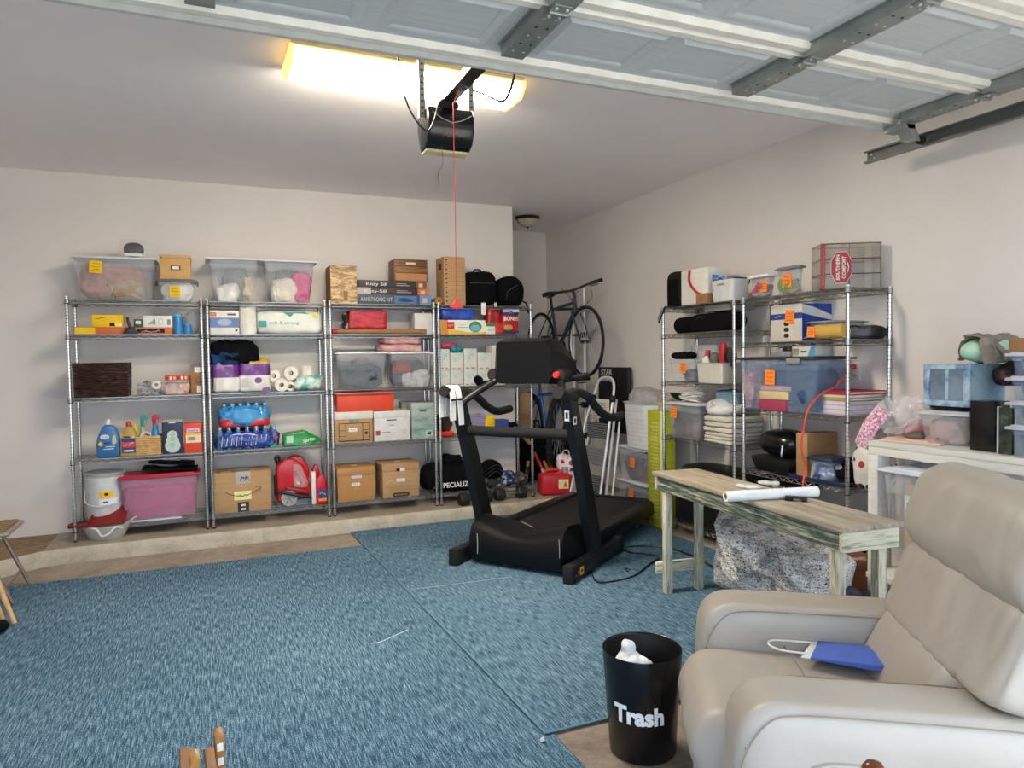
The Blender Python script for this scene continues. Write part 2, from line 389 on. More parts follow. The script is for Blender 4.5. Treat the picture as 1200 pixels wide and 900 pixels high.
def rug(x0, x1, y0, y1, z, label, sk=0, bind=True):
    r = thing('area_rug', label, 'rug', (0, 0, z), 0)
    m = MB(RUGM); nx, ny = 30, 40
    def fn(a, b):
        y = y0+(y1-y0)*b; x = x0+(x1-x0)*a + sk*(b-.5)
        lift = .004*max(0, noise.noise((x*1.1, y*1.1, z*50)))
        return (x, y, .006+lift)
    m.sheet(fn, nx, ny, RUGM, .005); m.build('weave', r)
    if bind:
        e = MB(M('5f8b9a', .9)); pts = [fn(0, j/40) for j in range(41)]; e.tube([(p[0], p[1], p[2]-.001) for p in pts], .004, n=6); e.build('edge_binding', r)
        e = MB(M('5f8b9a', .9)); pts = [fn(i/30, 0) for i in range(31)]; e.tube([(p[0], p[1], p[2]-.001) for p in pts], .004, n=6); e.build('edge_binding', r)
    return r
rug(-2.2, 1.187, .4, 5.55, .0, 'large teal blue woven rug on the open floor, lying under the edge of the other', bind=False)
rg2 = rug(1.10, 3.42, 2.425, 6.0, .008, 'teal blue woven rug under the treadmill and the weathered bench', sk=-.10)
one(MB(WHITE).hull([(0, 0, 0), (.02, .003, 0), (.022, .02, 0), (.002, .018, 0), (.004, .003, .012), (.017, .006, .009), (.018, .017, .012), (.006, .015, .008)], [(3, 2, 1, 0), (4, 5, 6, 7), (0, 1, 5, 4), (1, 2, 6, 5), (2, 3, 7, 6), (3, 0, 4, 7)], bev=.002),
    'paper_scrap', 'tiny crumpled white paper scrap on the rug near the trash can', 'scrap', hz(634, 870, .012))
lb = MB(M('22303a', .9))
for k in range(6): lb.blob((.02*sn(k*2.1), .03*cs(k*1.7), 0), (.022, .012, .006), n=8, amp=.003, seed=k)
one(lb, 'lint_clump', 'dark lint clump on the rug beside the treadmill rail', 'lint', hz(735, 668, .015), kind=None)
m = MB(M('86a6b2', .9)); m.tube(spline([hz(u, v, .018)-rg2.location for u, v in ((481, 691), (505, 688), (530, 685), (560, 681), (600, 676))], 5), .004, n=6, flat=.6); m.build('crease', rg2)
one(MB(M('c4d2d6', .9)).tube(spline([hz(434, 754, .011)-hz(455, 748, 0), hz(446, 752, .011)-hz(455, 748, 0), hz(462, 745, .011)-hz(455, 748, 0), hz(478, 738, .011)-hz(455, 748, 0)], 5), .0022, n=5), 'thread', 'pale loose thread lying on the open rug beside the rug seam', 'thread', hz(455, 748, 0))
# ---- wall outlet
def outlet():
    a = hx(997, 424, XW-.004); b_ = hx(1008, 446, XW-.004)
    r = thing('wall_outlet', 'white electrical outlet plate on the side wall behind the shelving', 'outlet', (XW-.007, (a.y+b_.y)/2, (a.z+b_.z)/2), -90)
    MB(WHITE).box(-.037, .037, 0, .006, -.06, .06, bev=.002).build('cover_plate', r)
    for s in (-.028, .028):
        m = MB(M('d8d6cf', .4)); m.box(-.016, .016, -.002, .001, s-.013, s+.013, bev=.003); m.box(-.008, -.005, -.003, 0, s-.005, s+.006, INK); m.box(.005, .008, -.003, 0, s-.005, s+.006, INK); m.build('socket', r)
    return r.location.copy()
OUT = outlet()
# ================================================================ GARAGE DOOR, OPENER, LIGHTS
DW = speckle('door_skin', [(.3, 'b9c0c4'), (.7, 'c6ccce')], 3, (1, 30, 1), .45)
DRL = M('e4e2da', .4, name='door_rail_paint')
def garage_door():
    z0 = 2.70; root = thing('garage_door', 'open white sectional garage door with galvanised struts hanging under the ceiling', 'garage door', (.96, 1.67, 2.65))
    xl, xr = -2.44, 2.43; zz = .05
    ys = [1.07, .535, 0, -.535, -1.07]
    st = [-2.10+.17+1.13*0, -.96, .17, 1.31, 2.40]; st = [-2.09, -.96, .17, 1.31, 2.40]
    for k in range(4):
        ya, yb = ys[k+1], ys[k]; m = MB(DW); m.box(xl, xr, ya+.003, yb-.003, zz, zz+.03, DW)
        for e in ((yb-.062, yb-.006), (ya+.006, ya+.062)):    # rolled rails at both long edges
            m.prism([(e[0], zz), (e[0]+.012, zz-.024), (e[1]-.01, zz-.024), (e[1], zz)], xl, xr, 'x', DRL)
        for i in range(-1, 5):
            a = (st[i] if i >= 0 else xl)+.07; b_ = (st[i+1] if i+1 < 5 else xr)-.07
            if b_-a < .3: continue
            w = (b_-a)/2
            for j in range(2):
                x0, x1 = a+w*j+.03, a+w*(j+1)-.03; y0, y1 = ya+.10, yb-.10
                L = []
                for (o, h) in ((0, 0), (.018, -.012), (.03, -.012), (.05, -.001)):
                    L += [(x0+o, y0+o, zz+h), (x1-o, y0+o, zz+h), (x1-o, y1-o, zz+h), (x0+o, y1-o, zz+h)]
                m.add(L, [(4*q+i2, 4*q+(i2+1) % 4, 4*q+4+(i2+1) % 4, 4*q+4+i2) for q in range(3) for i2 in range(4)], DW)
        m.build('door_section', root, smooth=30)
        for x in st:
            s = MB(STEEL); w = .047; ye = yb-(.13 if k == 0 else .02); s.box(x-w, x+w, ya+.02, ye, .004, zz-.001); s.box(x-w-.012, x+w+.012, ya+.02, ye, zz-.004, zz, STEEL)
            for q in range(5):
                for u in (-.022, .022): s.cyl((x+u, ya+.06+q*.07, .0035), (x+u, ya+.06+q*.07, .0028), .006, mat=INK if (q*3+int(u*99)) % 2 else ALU, n=8)
            s.build('stile', root, smooth=30)
        if k:
            for x in st:
                h = MB(STEEL); h.box(x-.035, x+.035, yb-.05, yb+.05, -.002, .003, bev=.001); h.cyl((x-.035, yb, -.004), (x+.035, yb, -.004), .007)
                for u in (-.02, .02):
                    for q in (-.03, .03): h.cyl((x+u, yb+q, -.007), (x+u, yb+q, 0), .006, mat=ALU, n=6)
                h.build('hinge', root)
    m = MB(M('c9cccb', .4, .2, name='door_edge_strut')); m.box(xl, xr, 1.064, 1.070, 0, .075); m.box(xl, xr, 1.04, 1.07, .072, .076); m.box(xl, xr, 1.05, 1.072, -.001, .002); m.build('reinforcing_strut', root, smooth=30)
    b = MB(STEEL); b.box(xr-.06, xr+.02, .93, 1.05, -.02, .004); b.prism([(xr-.04, -.0), (xr+.02, 0), (xr+.06, -.07), (xr+.01, -.07)], .93, 1.0, 'y'); b.cyl((xr+.02, .965, -.06), (xr+.12, .965, -.06), .006); b.build('roller_bracket', root)
    w = MB(RUBBER); w.cyl((xr+.10, .965, -.06), (xr+.125, .965, -.06), .022, n=16); w.build('roller', root)
    return root
garage_door()
# horizontal track on the right
tr = thing('door_track', 'dark galvanised garage door track running high along the side wall', 'track', (3.56, 1.6, 2.60))
TRM = M('6f7270', .5, .5, name='track_steel'); y1 = hx(1017, 173, 3.56).y-1.6
m = MB(TRM); m.box(-.005, 0.0, -1.2, y1, -.03, .03); m.box(-.03, 0, -1.2, y1, -.034, -.03); m.box(-.03, 0, -1.2, y1, .03, .034); m.box(-.033, -.03, -1.2, y1, -.034, -.024); m.box(-.033, -.03, -1.2, y1, .024, .034)
m.cyl((-.006, y1-.03, .012), (-.008, y1-.03, .012), .005, mat=ALU, n=8); m.cyl((-.006, y1-.05, -.012), (-.008, y1-.05, -.012), .005, mat=ALU, n=8); m.build('rail', tr)
m = MB(TRM); m.box(.0, .004, y1-.28, y1-.25, .0, .39); m.box(-.05, .0, y1-.30, y1-.25, .05, .12); m.build('hanger', tr)
# fluorescent wrap-around fixture
fx = thing('ceiling_light', 'long fluorescent ceiling light glowing warm above the door opener', 'light', (1.0, 3.70, CZ), 1.2)
FXM = emit('diffuser_glow', 'fff1d8', 48.0)
m = MB(M('d9c48e', .6)); m.box(-.61, .61, -.16, .16, -.02, 0, bev=.004); m.build('housing', fx)
m = MB(FXM); m.prism([(-.150, -.050), (-.10, -.095), (.10, -.095), (.150, -.050)], -.60, .60, 'x', FXM)
SG = emit('side_glow', 'f6d88c', 2.2)
for s in (-1, 1): m.prism([(s*.15, -.02), (s*.155, -.049), (s*.146, -.0495), (s*.144, -.02)], -.60, .60, 'x', SG)
m.build('diffuser', fx, 20)
for s in (-1, 1):
    m = MB(emit('end_cap_glow_%d' % s, 'e8bd62', 1.2)); m.prism([(-.158, -.015), (-.16, -.048), (-.105, -.1), (.105, -.1), (.16, -.048), (.158, -.015)], s*.60, s*.618, 'x', None, .003); m.build('end_cap', fx)
# opener
op = thing('garage_door_opener', 'black garage door opener motor hanging from the ceiling on perforated brackets', 'door opener', (1.115, 3.42, 2.50))
GL = M('0d0d0f', .22, name='gloss_black')
m = MB(GL); pr = [(-.12, .0), (-.135, .05), (-.13, .17), (-.11, .205), (.12, .205), (.13, .17), (.13, .03), (.10, .0)]
m.prism([(-.02, .0), (-.07, .025), (-.098, .075), (-.105, .14), (-.09, .195), (.10, .195), (.11, .12), (.06, .0)], -.118, .118, 'x', GL, .014, 3)
m.scr(0, -.101, .078, .07, .010, M('c84a4a', .5)); m.scr(.0, -.094, .056, .10, .007, M('9a9a9a', .5)); m.build('motor_housing', op)
c = MB(M('b9bbbd', .3, .6)); c.tube([(-.10, -.104, .16), (-.05, -.107, .13), (0, -.1065, .115), (.05, -.107, .13), (.10, -.104, .16)], .0025, n=5); c.build('trim_line', op)
m = MB(clear('lens_milky', 'efe3b4', .75)); m.prism([(-.03, .004), (-.022, -.006), (.05, -.006), (.058, .004)], -.112, .112, 'x', None, .004); m.build('light_lens', op)
m = MB(M('18181a', .4, .3)); m.prism([(-.034, .235), (-.034, .275), (.034, .275), (.034, .235)], -2.9, .0, 'y'); m.box(-.05, .05, -.05, .1, .185, .24); m.build('drive_rail', op)
for s in (-1, 1):
    b = MB(STEEL); x = s*.128; b.box(x-.014, x+.014, -.03, -.027, .15, .49); b.box(x-.014, x-.011, -.03, -.002, .15, .49)
    for q in range(11): b.cyl((x, -.0305, .17+q*.03), (x, -.0312, .17+q*.03), .006, mat=INK, n=8)
    b.build('hanging_bracket', op)
m = MB(BLACK); m.tube(spline([hy(u, v, y)-op.location for u, v, y in ((465, 60, 3.22), (468, 80, 3.22), (472, 105, 3.22), (480, 128, 3.24), (492, 147, 3.26), (502, 153, 3.27), (509, 140, 3.28), (514, 122, 3.3), (519, 116, 3.34))]), .004, n=6); m.build('power_cord', op)
m = MB(M('3a3a3a', .6)); m.tube(spline([(-.055, -.1, 0), (-.05, -.1, -.06), (-.055, -.1, -.1), (-.075, -.1, -.13), (-.07, -.1, -.19)]), .0012, n=5); m.build('antenna_wire', op)
am = thing('opener_arm', 'curved steel arm joining the garage door to the opener rail', 'door arm', (1.13, 2.72, 2.70))
m = MB(M('2a2a2c', .4, .5)); m.tube(spline([hy(u, v, 2.765)-am.location for u, v in ((602, 58), (604, 72), (602, 90), (598, 106), (592, 117), (584, 119))]), .006, n=6); m.build('curved_bar', am)
m = MB(STEEL); A_, B_ = hy(588, 120, 2.77)-am.location, hy(546, 102, 2.86)-am.location; m.tube([A_, B_], .016, n=4, flat=.25)
for q in range(6): c_ = A_.lerp(B_, .12+.14*q); m.cyl(c_+Vector((0, -.006, 0)), c_+Vector((0, -.008, 0)), .005, mat=INK, n=6)
m.build('straight_bar', am); D_ = hy(598, 58, 2.74)-am.location; m = MB(ALU); m.box(D_.x-.04, D_.x+.02, D_.y-.01, D_.y+.012, D_.z-.02, D_.z+.03, bev=.003); m.cyl((D_.x-.055, D_.y, D_.z), (D_.x+.03, D_.y, D_.z), .007); m.cyl((D_.x-.01, D_.y, D_.z-.03), (D_.x-.01, D_.y, D_.z+.03), .006); m.build('door_bracket', am)
pl = hy(535, 358, 3.22)
pc = thing('pull_cord', 'thin red emergency release cord with red handle hanging from the opener rail', 'cord', (pl.x, 3.22, pl.z))
tp = hy(531, 122, 3.22)
m = MB(M('e0383a', .5)); m.tube([(0, 0, .02), ((tp.x-pl.x)*.5+.002, 0, (tp.z-pl.z)*.5), (tp.x-pl.x, 0, tp.z-pl.z), (1.115-pl.x, 0, 2.736-pl.z)], .0019, n=6); m.build('cord', pc)
m = MB(M('f03a32', .45)); m.prism([(-.03, -.012), (.03, -.012), (.03, .002), (.012, .012), (.006, .028), (-.006, .028), (-.012, .012), (-.03, .002)], -.008, .008, 'y', None, .003); m.tube([(0, 0, -.012), (.002, 0, -.03)], .002, n=5); m.build('handle', pc)
# dome light in the alcove
dl = hz(618, 254, CZ); d = thing('dome_light', 'unlit bronze rimmed dome light on the alcove ceiling', 'light', (dl.x, dl.y, CZ))
m = MB(M('5a4a40', .3, .8)); m.lathe([(.09, 0), (.135, -.005), (.14, -.02), (.125, -.032), (.118, -.036)], n=32); m.build('rim', d)
m = MB(speckle('alabaster', [(.3, 'a8a090'), (.7, 'c4bcae')], 20, rough=.4)); m.lathe([(.119, -.03), (.108, -.06), (.082, -.09), (.045, -.108), (.01, -.112)], n=32); m.build('glass_bowl', d)
m = MB(M('3a302a', .3, .8)); m.lathe([(.012, -.108), (.016, -.115), (.008, -.122), (.003, -.13)], n=12); m.build('finial', d)
# ================================================================ RECLINER
LEA = None
def leather():
    m, nt, b = new_mat('leather'); v = coords(nt)
    f = noisef(nt, v, 3, 3); nt.links.new(ramp(nt, f, [(.3, 'a69e95'), (.7, 'b0a89f')]), b.inputs['Base Color']); b.inputs['Roughness'].default_value = .42
    a = noisef(nt, v, 5, 3, .5, .3); c = nd(nt, 'ShaderNodeTexVoronoi', Scale=260); nt.links.new(v, c.inputs['Vector'])
    ad = nd(nt, 'ShaderNodeMath', operation='MULTIPLY_ADD'); nt.links.new(c.outputs['Distance'], ad.inputs[0]); ad.inputs[1].default_value = .03; nt.links.new(a, ad.inputs[2])
    bump(nt, b, ad.outputs[0], .25, .03); return m
LEA = leather(); SEAM = M('8d8072', .7, name='seam_thread')
def cushion(prof, w0, w1, bulge, name, root, nw=20, edge=.05, mat=None, wr=0, seed=0, label=None):
    """loft of a closed (b,z) profile across p, pinched and rounded at both ends, bulged in the middle, with soft wrinkles"""
    cx = sum(p[0] for p in prof)/len(prof); cz = sum(p[1] for p in prof)/len(prof); m = MB(mat or LEA); n = len(prof); vs = []
    ts = []; 
    for i in range(nw+1):
        t = -math.cos(math.pi*i/nw); ts.append(t)
    for t in ts:
        d = (1-abs(t))*(w1-w0)/2; k = 1
        if d < edge: q = 1-d/edge; k = 1-(1-math.sqrt(max(0, 1-q*q)))*(edge/ .17)
        for (b, z) in prof:
            s = k+bulge*(1-t*t); y = (w0+w1)/2+t*(w1-w0)/2
            bb, zz = cx+(b-cx)*s, cz+(z-cz)*s
            if wr: g = Vector((bb*4+seed, y*9, zz*3.5+seed)); kk = wr*(noise.noise(g)*.8+.7*max(-.3, 1-abs(noise.noise(g*1.4+Vector((3, 2, 1))))*4)-.2); bb += kk*(1 if abs(t) < .97 else .3); zz += kk*.4
            vs.append((bb, y, zz))
    fs = [(i*n+j, i*n+(j+1) % n, (i+1)*n+(j+1) % n, (i+1)*n+j) for i in range(nw) for j in range(n)]
    fs += [tuple(range(n)), tuple(range(nw*n, nw*n+n))]; m.add(vs, fs)
    return m.build(name, root, smooth=70, label=label)
def rprof(pts, r, n=6):
    """round the corners of a polygon"""
    o = []; N = len(pts)
    for i in range(N):
        p = Vector(pts[i]); a = Vector(pts[i-1]); b = Vector(pts[(i+1) % N]); rr = r[i] if isinstance(r, (list, tuple)) else r
        da = (a-p); db = (b-p); rr = min(rr, da.length*.49, db.length*.49); pa = p+da.normalized()*rr; pb = p+db.normalized()*rr
        for k in range(n+1): t = k/n; o.append(tuple((pa*(1-t)**2+p*2*t*(1-t)+pb*t*t)[:2]))
    # fill long straight runs so the relief has points to move
    q = []
    for i in range(len(o)):
        a = Vector(o[i]); b = Vector(o[(i+1) % len(o)]); k = max(1, int((b-a).length/.022))
        for j in range(k): q.append(tuple(a+(b-a)*j/k))
    return q
rc = thing('recliner', 'beige leather recliner armchair with a blue paper bag on its seat', 'armchair', (1.884, 1.450, 0), -31.46)
AP = rprof([(-.56, .05), (-.575, .36), (-.56, .615), (.05, .60), (.40, .57), (.40, .05)], [.03, .2, .15, .3, .12, .03])
for (a, b_, out) in ((.225, .465, 1), (-.48, -.24, -1)):
    cushion(AP, a, b_, .0, 'armrest', rc, 30, .05, wr=.0025)
    sm = MB(SEAM)
    for q, yy in ((0, b_-.012 if out > 0 else a+.012), (1, a+.012 if out > 0 else b_-.012)):
        pass
    path = [(-.545, .1), (-.562, .3), (-.555, .46), (-.50, .565), (-.42, .594), (-.2, .592), (.05, .585), (.3, .565)]
    for yy in ((a+.012, b_-.012)): sm.tube(spline([(x, yy, z+.001) for x, z in path], 6), .0022, n=5)
    sm.tube(spline([(-.545, a+.02, .50), (-.53, (a+b_)/2, .555), (-.545, b_-.02, .50)]), .002, n=5)
    sm.build('seam', rc)
PN = rprof([(-.44, .08), (-.44, .50), (.36, .46), (.36, .08)], [.02, .12, .05, .02])
m = MB(LEA); m.prism(PN, -.492, -.47, 'y', LEA, .008, 2); m.build('side_panel', rc)
sm = MB(SEAM); sm.tube([(x*.985-.002, -.4935, z*.985) for x, z in PN], .002, n=5, closed=True); sm.build('seam', rc)
SP = rprof([(-.60, .24), (-.655, .36), (-.60, .475), (-.30, .47), (.02, .445), (.05, .27)], [.05, .1, .1, .2, .05, .03])
cushion(SP, -.262, .25, .05, 'seat_cushion', rc, 36, .06, wr=.006, seed=3)
FP = rprof([(-.59, .05), (-.625, .18), (-.60, .34), (-.52, .34), (-.50, .05)], .03)
cushion(FP, -.245, .235, .0, 'footrest', rc, 24, .04, wr=.005, seed=5)
m = MB(SEAM); m.tube(spline([(-.3, -.24, .488), (-.3, 0, .503), (-.3, .23, .486)]), .002, n=5); m.build('seam', rc)
m = MB(BLACK); m.box(-.5, .38, -.42, .42, .03, .24); m.build('base_frame', rc)
LB = rprof([(-.09, .42), (-.03, .55), (.02, .635), (.10, .66), (.30, .62), (.26, .38), (.1, .36)], [.05, .2, .04, .05, .05, .05, .05])
cushion(LB, -.262, .262, .03, 'lumbar_cushion', rc, 40, .07, wr=.007, seed=2)
BL = rprof([(.01, .615), (.045, .70), (.10, .85), (.18, .87), (.36, .84), (.32, .62), (.14, .58)], [.04, .2, .05, .05, .05, .05, .05])
cushion(BL, -.44, .278, .04, 'middle_back_cushion', rc, 48, .045, wr=.008, seed=8)
HP = rprof([(.10, .835), (.07, .92), (.13, 1.08), (.22, 1.12), (.38, 1.05), (.36, .84), (.2, .82)], [.05, .12, .08, .08, .08, .05, .05])
cushion(HP, -.45, .275, .03, 'headrest_cushion', rc, 48, .045, wr=.006, seed=12)
BK = rprof([(.22, .1), (.30, .8), (.40, 1.04), (.48, 1.0), (.46, .1)], .04)
cushion(BK, -.44, .27, .0, 'back_panel', rc, 12, .04)
# blue paper bag on the seat
BB = M('4a67c0', .5); bl = thing('paper_bag', 'flat blue paper gift bag with white handles lying on the recliner seat', 'bag', (1.948, 1.458, .487), -31.46)
m = MB(BB); m.hull([(-.30, .06, .01), (.0, -.03, .0), (.03, .10, .0), (-.24, .19, .01), (-.30, .06, .018), (.0, -.03, .03), (.03, .10, .04), (-.24, .19, .022)], [(3, 2, 1, 0), (4, 5, 6, 7), (0, 1, 5, 4), (1, 2, 6, 5), (2, 3, 7, 6), (3, 0, 4, 7)], BB, .003); m.build('bag_body', bl)
m = MB(WHITE); m.hull([(-.325, .07, .01), (-.295, .06, .01), (-.235, .19, .01), (-.262, .19, .01), (-.325, .07, .014), (-.295, .06, .016), (-.235, .19, .016), (-.262, .19, .014)], [(3, 2, 1, 0), (4, 5, 6, 7), (0, 1, 5, 4), (1, 2, 6, 5), (2, 3, 7, 6), (3, 0, 4, 7)]); m.build('inner_lining', bl)
m = MB(WHITE); m.tube(spline([(-.30, .08, .02), (-.38, .10, .02), (-.41, .14, .022), (-.38, .18, .02), (-.25, .17, .02)]), .0035, n=6); m.build('handle', bl)
# trash can
tcn = hz(757, 884); tc = thing('trash_can', 'round black trash can lettered in white beside the recliner', 'trash can', (tcn.x+.012, tcn.y+.04, 0))
TH = .385
m = MB(GL); m.lathe([(.118, .0), (.122, .004), (.1465, TH-.004), (.1455, TH), (.142, TH-.002), (.118, .012), (.01, .010)], n=56)
ang = math.atan2(-tc.location.y, -tc.location.x)
m.cur = GL; tcb = m.build('bin_body', tc, 60)
def wrap(x, y):
    r = .122+.0245*(y+.155)/(TH-.008)+.0016; a = ang-.10+x/r
    return Vector((r*cs(a), r*sn(a), y+.155))
m = MB(WHITE); m.text('Trash', (0, 0, 0), .062, M('f2f4f6', .5), width=.19, bold=.045, curve=wrap); m.build('lettering', tc, 0)
m = MB(BLACK); m.lathe([(.1405, TH-.006), (.139, TH-.03), (.133, TH-.09), (.125, TH-.16), (.05, TH-.19), (.01, TH-.19)], n=30, caps=False); m.build('liner_bag', tc, 60, label='thin black plastic liner')
for i, (p, s, l) in enumerate((((-.03, .02, TH-.135), (.15, .12, .11), 'crumpled white tissue filling the trash can'), ((-.045, .03, TH-.05), (.06, .05, .075), 'pointed white tissue sticking up in the trash can'))):
    one(MB(fabric('f4f4f6', 'e4e6ec')).blob((0, 0, 0), s, e=2.2, amp=.012, fr=16, fold=.01, seed=i+2, n=30), 'tissue', l, 'tissue', (tc.location.x+p[0], tc.location.y+p[1], p[2]))
# ================================================================ WEATHERED BENCH
def woodmat(name, stops, sc=3, stretch=(1, 14, 14)):
    m, nt, b = new_mat(name); v = coords(nt, stretch); f = noisef(nt, v, sc, 6, .7, .4)
    nt.links.new(ramp(nt, f, stops), b.inputs['Base Color']); b.inputs['Roughness'].default_value = .8; bump(nt, b, f, .5, .006); return m
BT = woodmat('bench_top', [(.28, '7f7364'), (.45, '9d9180'), (.62, 'b5aa98'), (.8, 'c6bdad')])
BEND = woodmat('bench_end', [(.32, '6f7462'), (.42, 'a9a892'), (.50, 'd4cfba'), (.8, 'e2dece')], 5, (14, 1.3, 14))
BG = woodmat('bench_green', [(.30, '283a34'), (.46, '4b5a50'), (.56, '8f907c'), (.66, 'c9c5b0')], 5)
BC = woodmat('bench_cream', [(.32, '6f7462'), (.46, 'a9a892'), (.55, 'd9d4bf'), (.8, 'e6e2d2')], 5)
BL_ = woodmat('bench_leg', [(.30, '5c665a'), (.42, 'a5a48f'), (.52, 'cfcab5'), (.8, 'dedac8')], 5, (14, 14, 1.4))
bn = thing('console_table', 'long narrow weathered wooden bench table with flaking cream and green paint', 'table', (2.586, 2.873, 0), -95)
HB = .752; m = MB(BT); m.box(-.785, .785, -.160, -.004, HB-.022, HB, bev=.003); m.build('top_plank', bn); m = MB(BT); m.box(-.785, .785, .002, .158, HB-.022, HB-.001, bev=.003); m.build('top_plank', bn)
m = MB(BG); m.box(-.75, .75, -.142, -.124, HB-.11, HB-.022, bev=.002); m.build('apron', bn, label='dark green paint'); m = MB(BG); m.box(-.75, .75, .124, .142, HB-.11, HB-.022, bev=.002); m.build('apron', bn)
for x in (-.77, .75): m = MB(BEND); m.box(x, x+.02, -.15, .15, HB-.11, HB-.022, bev=.002); m.build('apron', bn)
for x in (-.69, .70):
    for y in (-.11, .11): m = MB(BL_); m.box(x-.022, x+.022, y-.022, y+.022, 0.012, HB-.022, bev=.002); m.build('leg', bn)
m = MB(BEND); m.box(-.735, -.713, -.17, .17, .13, .20, bev=.002); m.build('stretcher', bn); m = MB(BEND); m.box(.722, .74, -.15, .15, .14, .20, bev=.002); m.build('stretcher', bn)
# things on the bench
a, b_ = hz(850, 581, HB+.03), hz(957, 575, HB+.03)
pr_ = thing('paper_roll', 'white roll of paper lying across the weathered bench', 'roll', ((a.x+b_.x)/2, (a.y+b_.y)/2, HB+.026), math.degrees(math.atan2(b_.y-a.y, b_.x-a.x)))
Lr = (b_-a).length/2; m = MB(M('f4f4f4', .5)); m.pipe((-Lr, 0, 0), (Lr, 0, 0), .026, .017); m.build('paper', pr_); m = MB(CARD); m.pipe((-Lr+.002, 0, 0), (Lr-.002, 0, 0), .017, .0145); m.build('core', pr_)
c = hz(933, 587, HB); one(MB(BLACK).prism([(-.05, 0), (-.05, .022), (.05, .022), (.05, 0), (.028, 0), (.02, .014), (-.008, .014), (-.016, 0)], -.02, .02, 'y', None, .004), 'phone_clip', 'small black plastic clip stand on the weathered bench', 'clip', (c.x, c.y, HB), -50)
for i, (u, v, s) in enumerate(((878, 572, (.14, .07, .018)), (900, 568, (.10, .06, .022)))):
    c = hz(u, v, HB); one(MB(clear('film2', 'f5f5f8', .55, .15)).blob((0, 0, 0), s, amp=.008, fr=22, fold=.006, seed=i+30, n=24), 'plastic_film', ('crumpled clear plastic film behind the paper roll', 'bunched clear plastic bag beside the film on the bench')[i], 'plastic', (c.x, c.y, HB), -60+i*20)
# ================================================================ TREADMILL
TB = speckle('treadmill_black', [(.3, '07080b'), (.7, '0b0c10')], 4, rough=.4); TB.node_tree.nodes['Principled BSDF'].inputs['Specular IOR Level'].default_value = .28; TM = M('131419', .38, .1, name='treadmill_metal'); FOAM = M('131315', .85, name='foam_grip')
t = thing('treadmill', 'black treadmill with white straps over its handlebar, standing on the rug', 'treadmill', (1.80, 4.335, .012), -53.05)
def loft(rings, mat=None):
    m = MB(mat); n = len(rings[0]); m.add(sum([list(r) for r in rings], []), [(i*n+j, i*n+(j+1) % n, (i+1)*n+(j+1) % n, (i+1)*n+j) for i in range(len(rings)-1) for j in range(n)]+[tuple(range(n)), tuple(range((len(rings)-1)*n, len(rings)*n))]); return m
for s in (-1, 1):
    m = MB(TM); m.box(s*.445-.035, s*.445+.035, .03, .86, .01, .115, bev=.008)
    if s > 0:
        m.box(.4802, .4812, .10, .155, .035, .085, YELLOW); m.box(.4812, .4818, .115, .14, .05, .07, INK); m.box(.4802, .4812, .065, .085, .05, .075, M('c03030', .6)); m.cyl((.479, .04, .05), (.482, .04, .05), .008, mat=ALU, n=8)
    m.build('base_rail', t)
    for y in (0, .83):
        m = MB(RUBBER); m.box(s*.445-.037, s*.445+.037, y-.02, y+.06, 0, .12, bev=.012); m.build('rubber_foot', t)
    m = MB(TM); X = s*.435; q = []
    for (y, z, hx_, hy_) in ((.44, .09, .032, .075), (.27, .62, .031, .068), (.06, 1.19, .030, .055)):
        q.append([(X-hx_, y-hy_, z), (X+hx_, y-hy_, z), (X+hx_, y+hy_, z), (X-hx_, y+hy_, z)])
    m = loft(q, TM)
    if s > 0: m.box(X+.0315, X+.033, .05, .10, 1.02, 1.07, WHITE); m.box(X+.033, X+.0335, .062, .088, 1.03, 1.06, INK)
    if s > 0: m.box(X-.02, X+.012, .03, .034, 1.045, 1.115, WHITE); m.box(X-.013, X+.004, .029, .031, 1.06, 1.10, INK)
    m.build('upright', t)
    # shaped head of the upright, handle and console arm
    m = MB(FOAM); m.tube(spline([(X, -.10, 1.235), (X, .0, 1.21), (X, .12, 1.19)], 6), .04, n=12, rads=None); m.build('upright_head', t)
    ye = .98 if s > 0 else .80
    m = MB(FOAM); m.tube(spline([(X, .0, 1.215), (X, .16, 1.225), (X, .34, 1.19), (X, .52, 1.09), (X, .68, 1.025), (X, .84, 1.005), (X, ye, 1.01)] if s > 0 else [(X, -.05, 1.225), (X, .16, 1.22), (X, .32, 1.17), (X, .46, 1.09), (X, .60, 1.045), (X, ye, 1.05)], 6), .030, n=14); m.build('handlebar', t)
    m = MB(TM); m.tube(spline([(X, .06, 1.03), (X-s*.03, .08, 1.14), (X-s*.09, .16, 1.21), (X-s*.16, .27, 1.28), (X-s*.22, .33, 1.33)], 6), .026, n=12); m.build('console_arm', t)
m = MB(FOAM); m.tube([(-.41, .17, .94), (.41, .17, .94)], .036, n=16); m.build('crossbar', t)
rings = []
for i in range(17):
    x = -.41+.82*i/16; u = (x+.41)/.82; wv = .045*math.cos(u*2*math.pi*.92)+.012*u; k = 1-.55*max(0, (abs(u-.5)-.46)/.04)
    pr = [(.10, .035), (.065, .10), (.07, .20), (.105, .255+wv*.6), (.19, .285+wv), (.32, .28+wv*.9), (.47, .245+wv*.4), (.55, .20), (.56, .05)]
    rings.append([(x, .32+(y-.32)*(k if k < 1 else 1), .04+(z-.04)*k) for y, z in pr])
loft(rings, TB).build('motor_hood', t, smooth=50)
m = MB(M('8a8c8e', .3, .4)); m.tube([(-.05, .27, .30), (.05, .262, .268)], .006, n=6, flat=.4); m.build('hood_badge', t)
m = MB(M('b8b8b8', .6)); m.tube(spline([(-.29, .066, .23), (-.285, .062, .17), (-.288, .064, .09)]), .003, n=5); m.tube(spline([(.345, .07, .26), (.35, .066, .18), (.345, .07, .12)]), .002, n=5); m.build('scuff_mark', t)
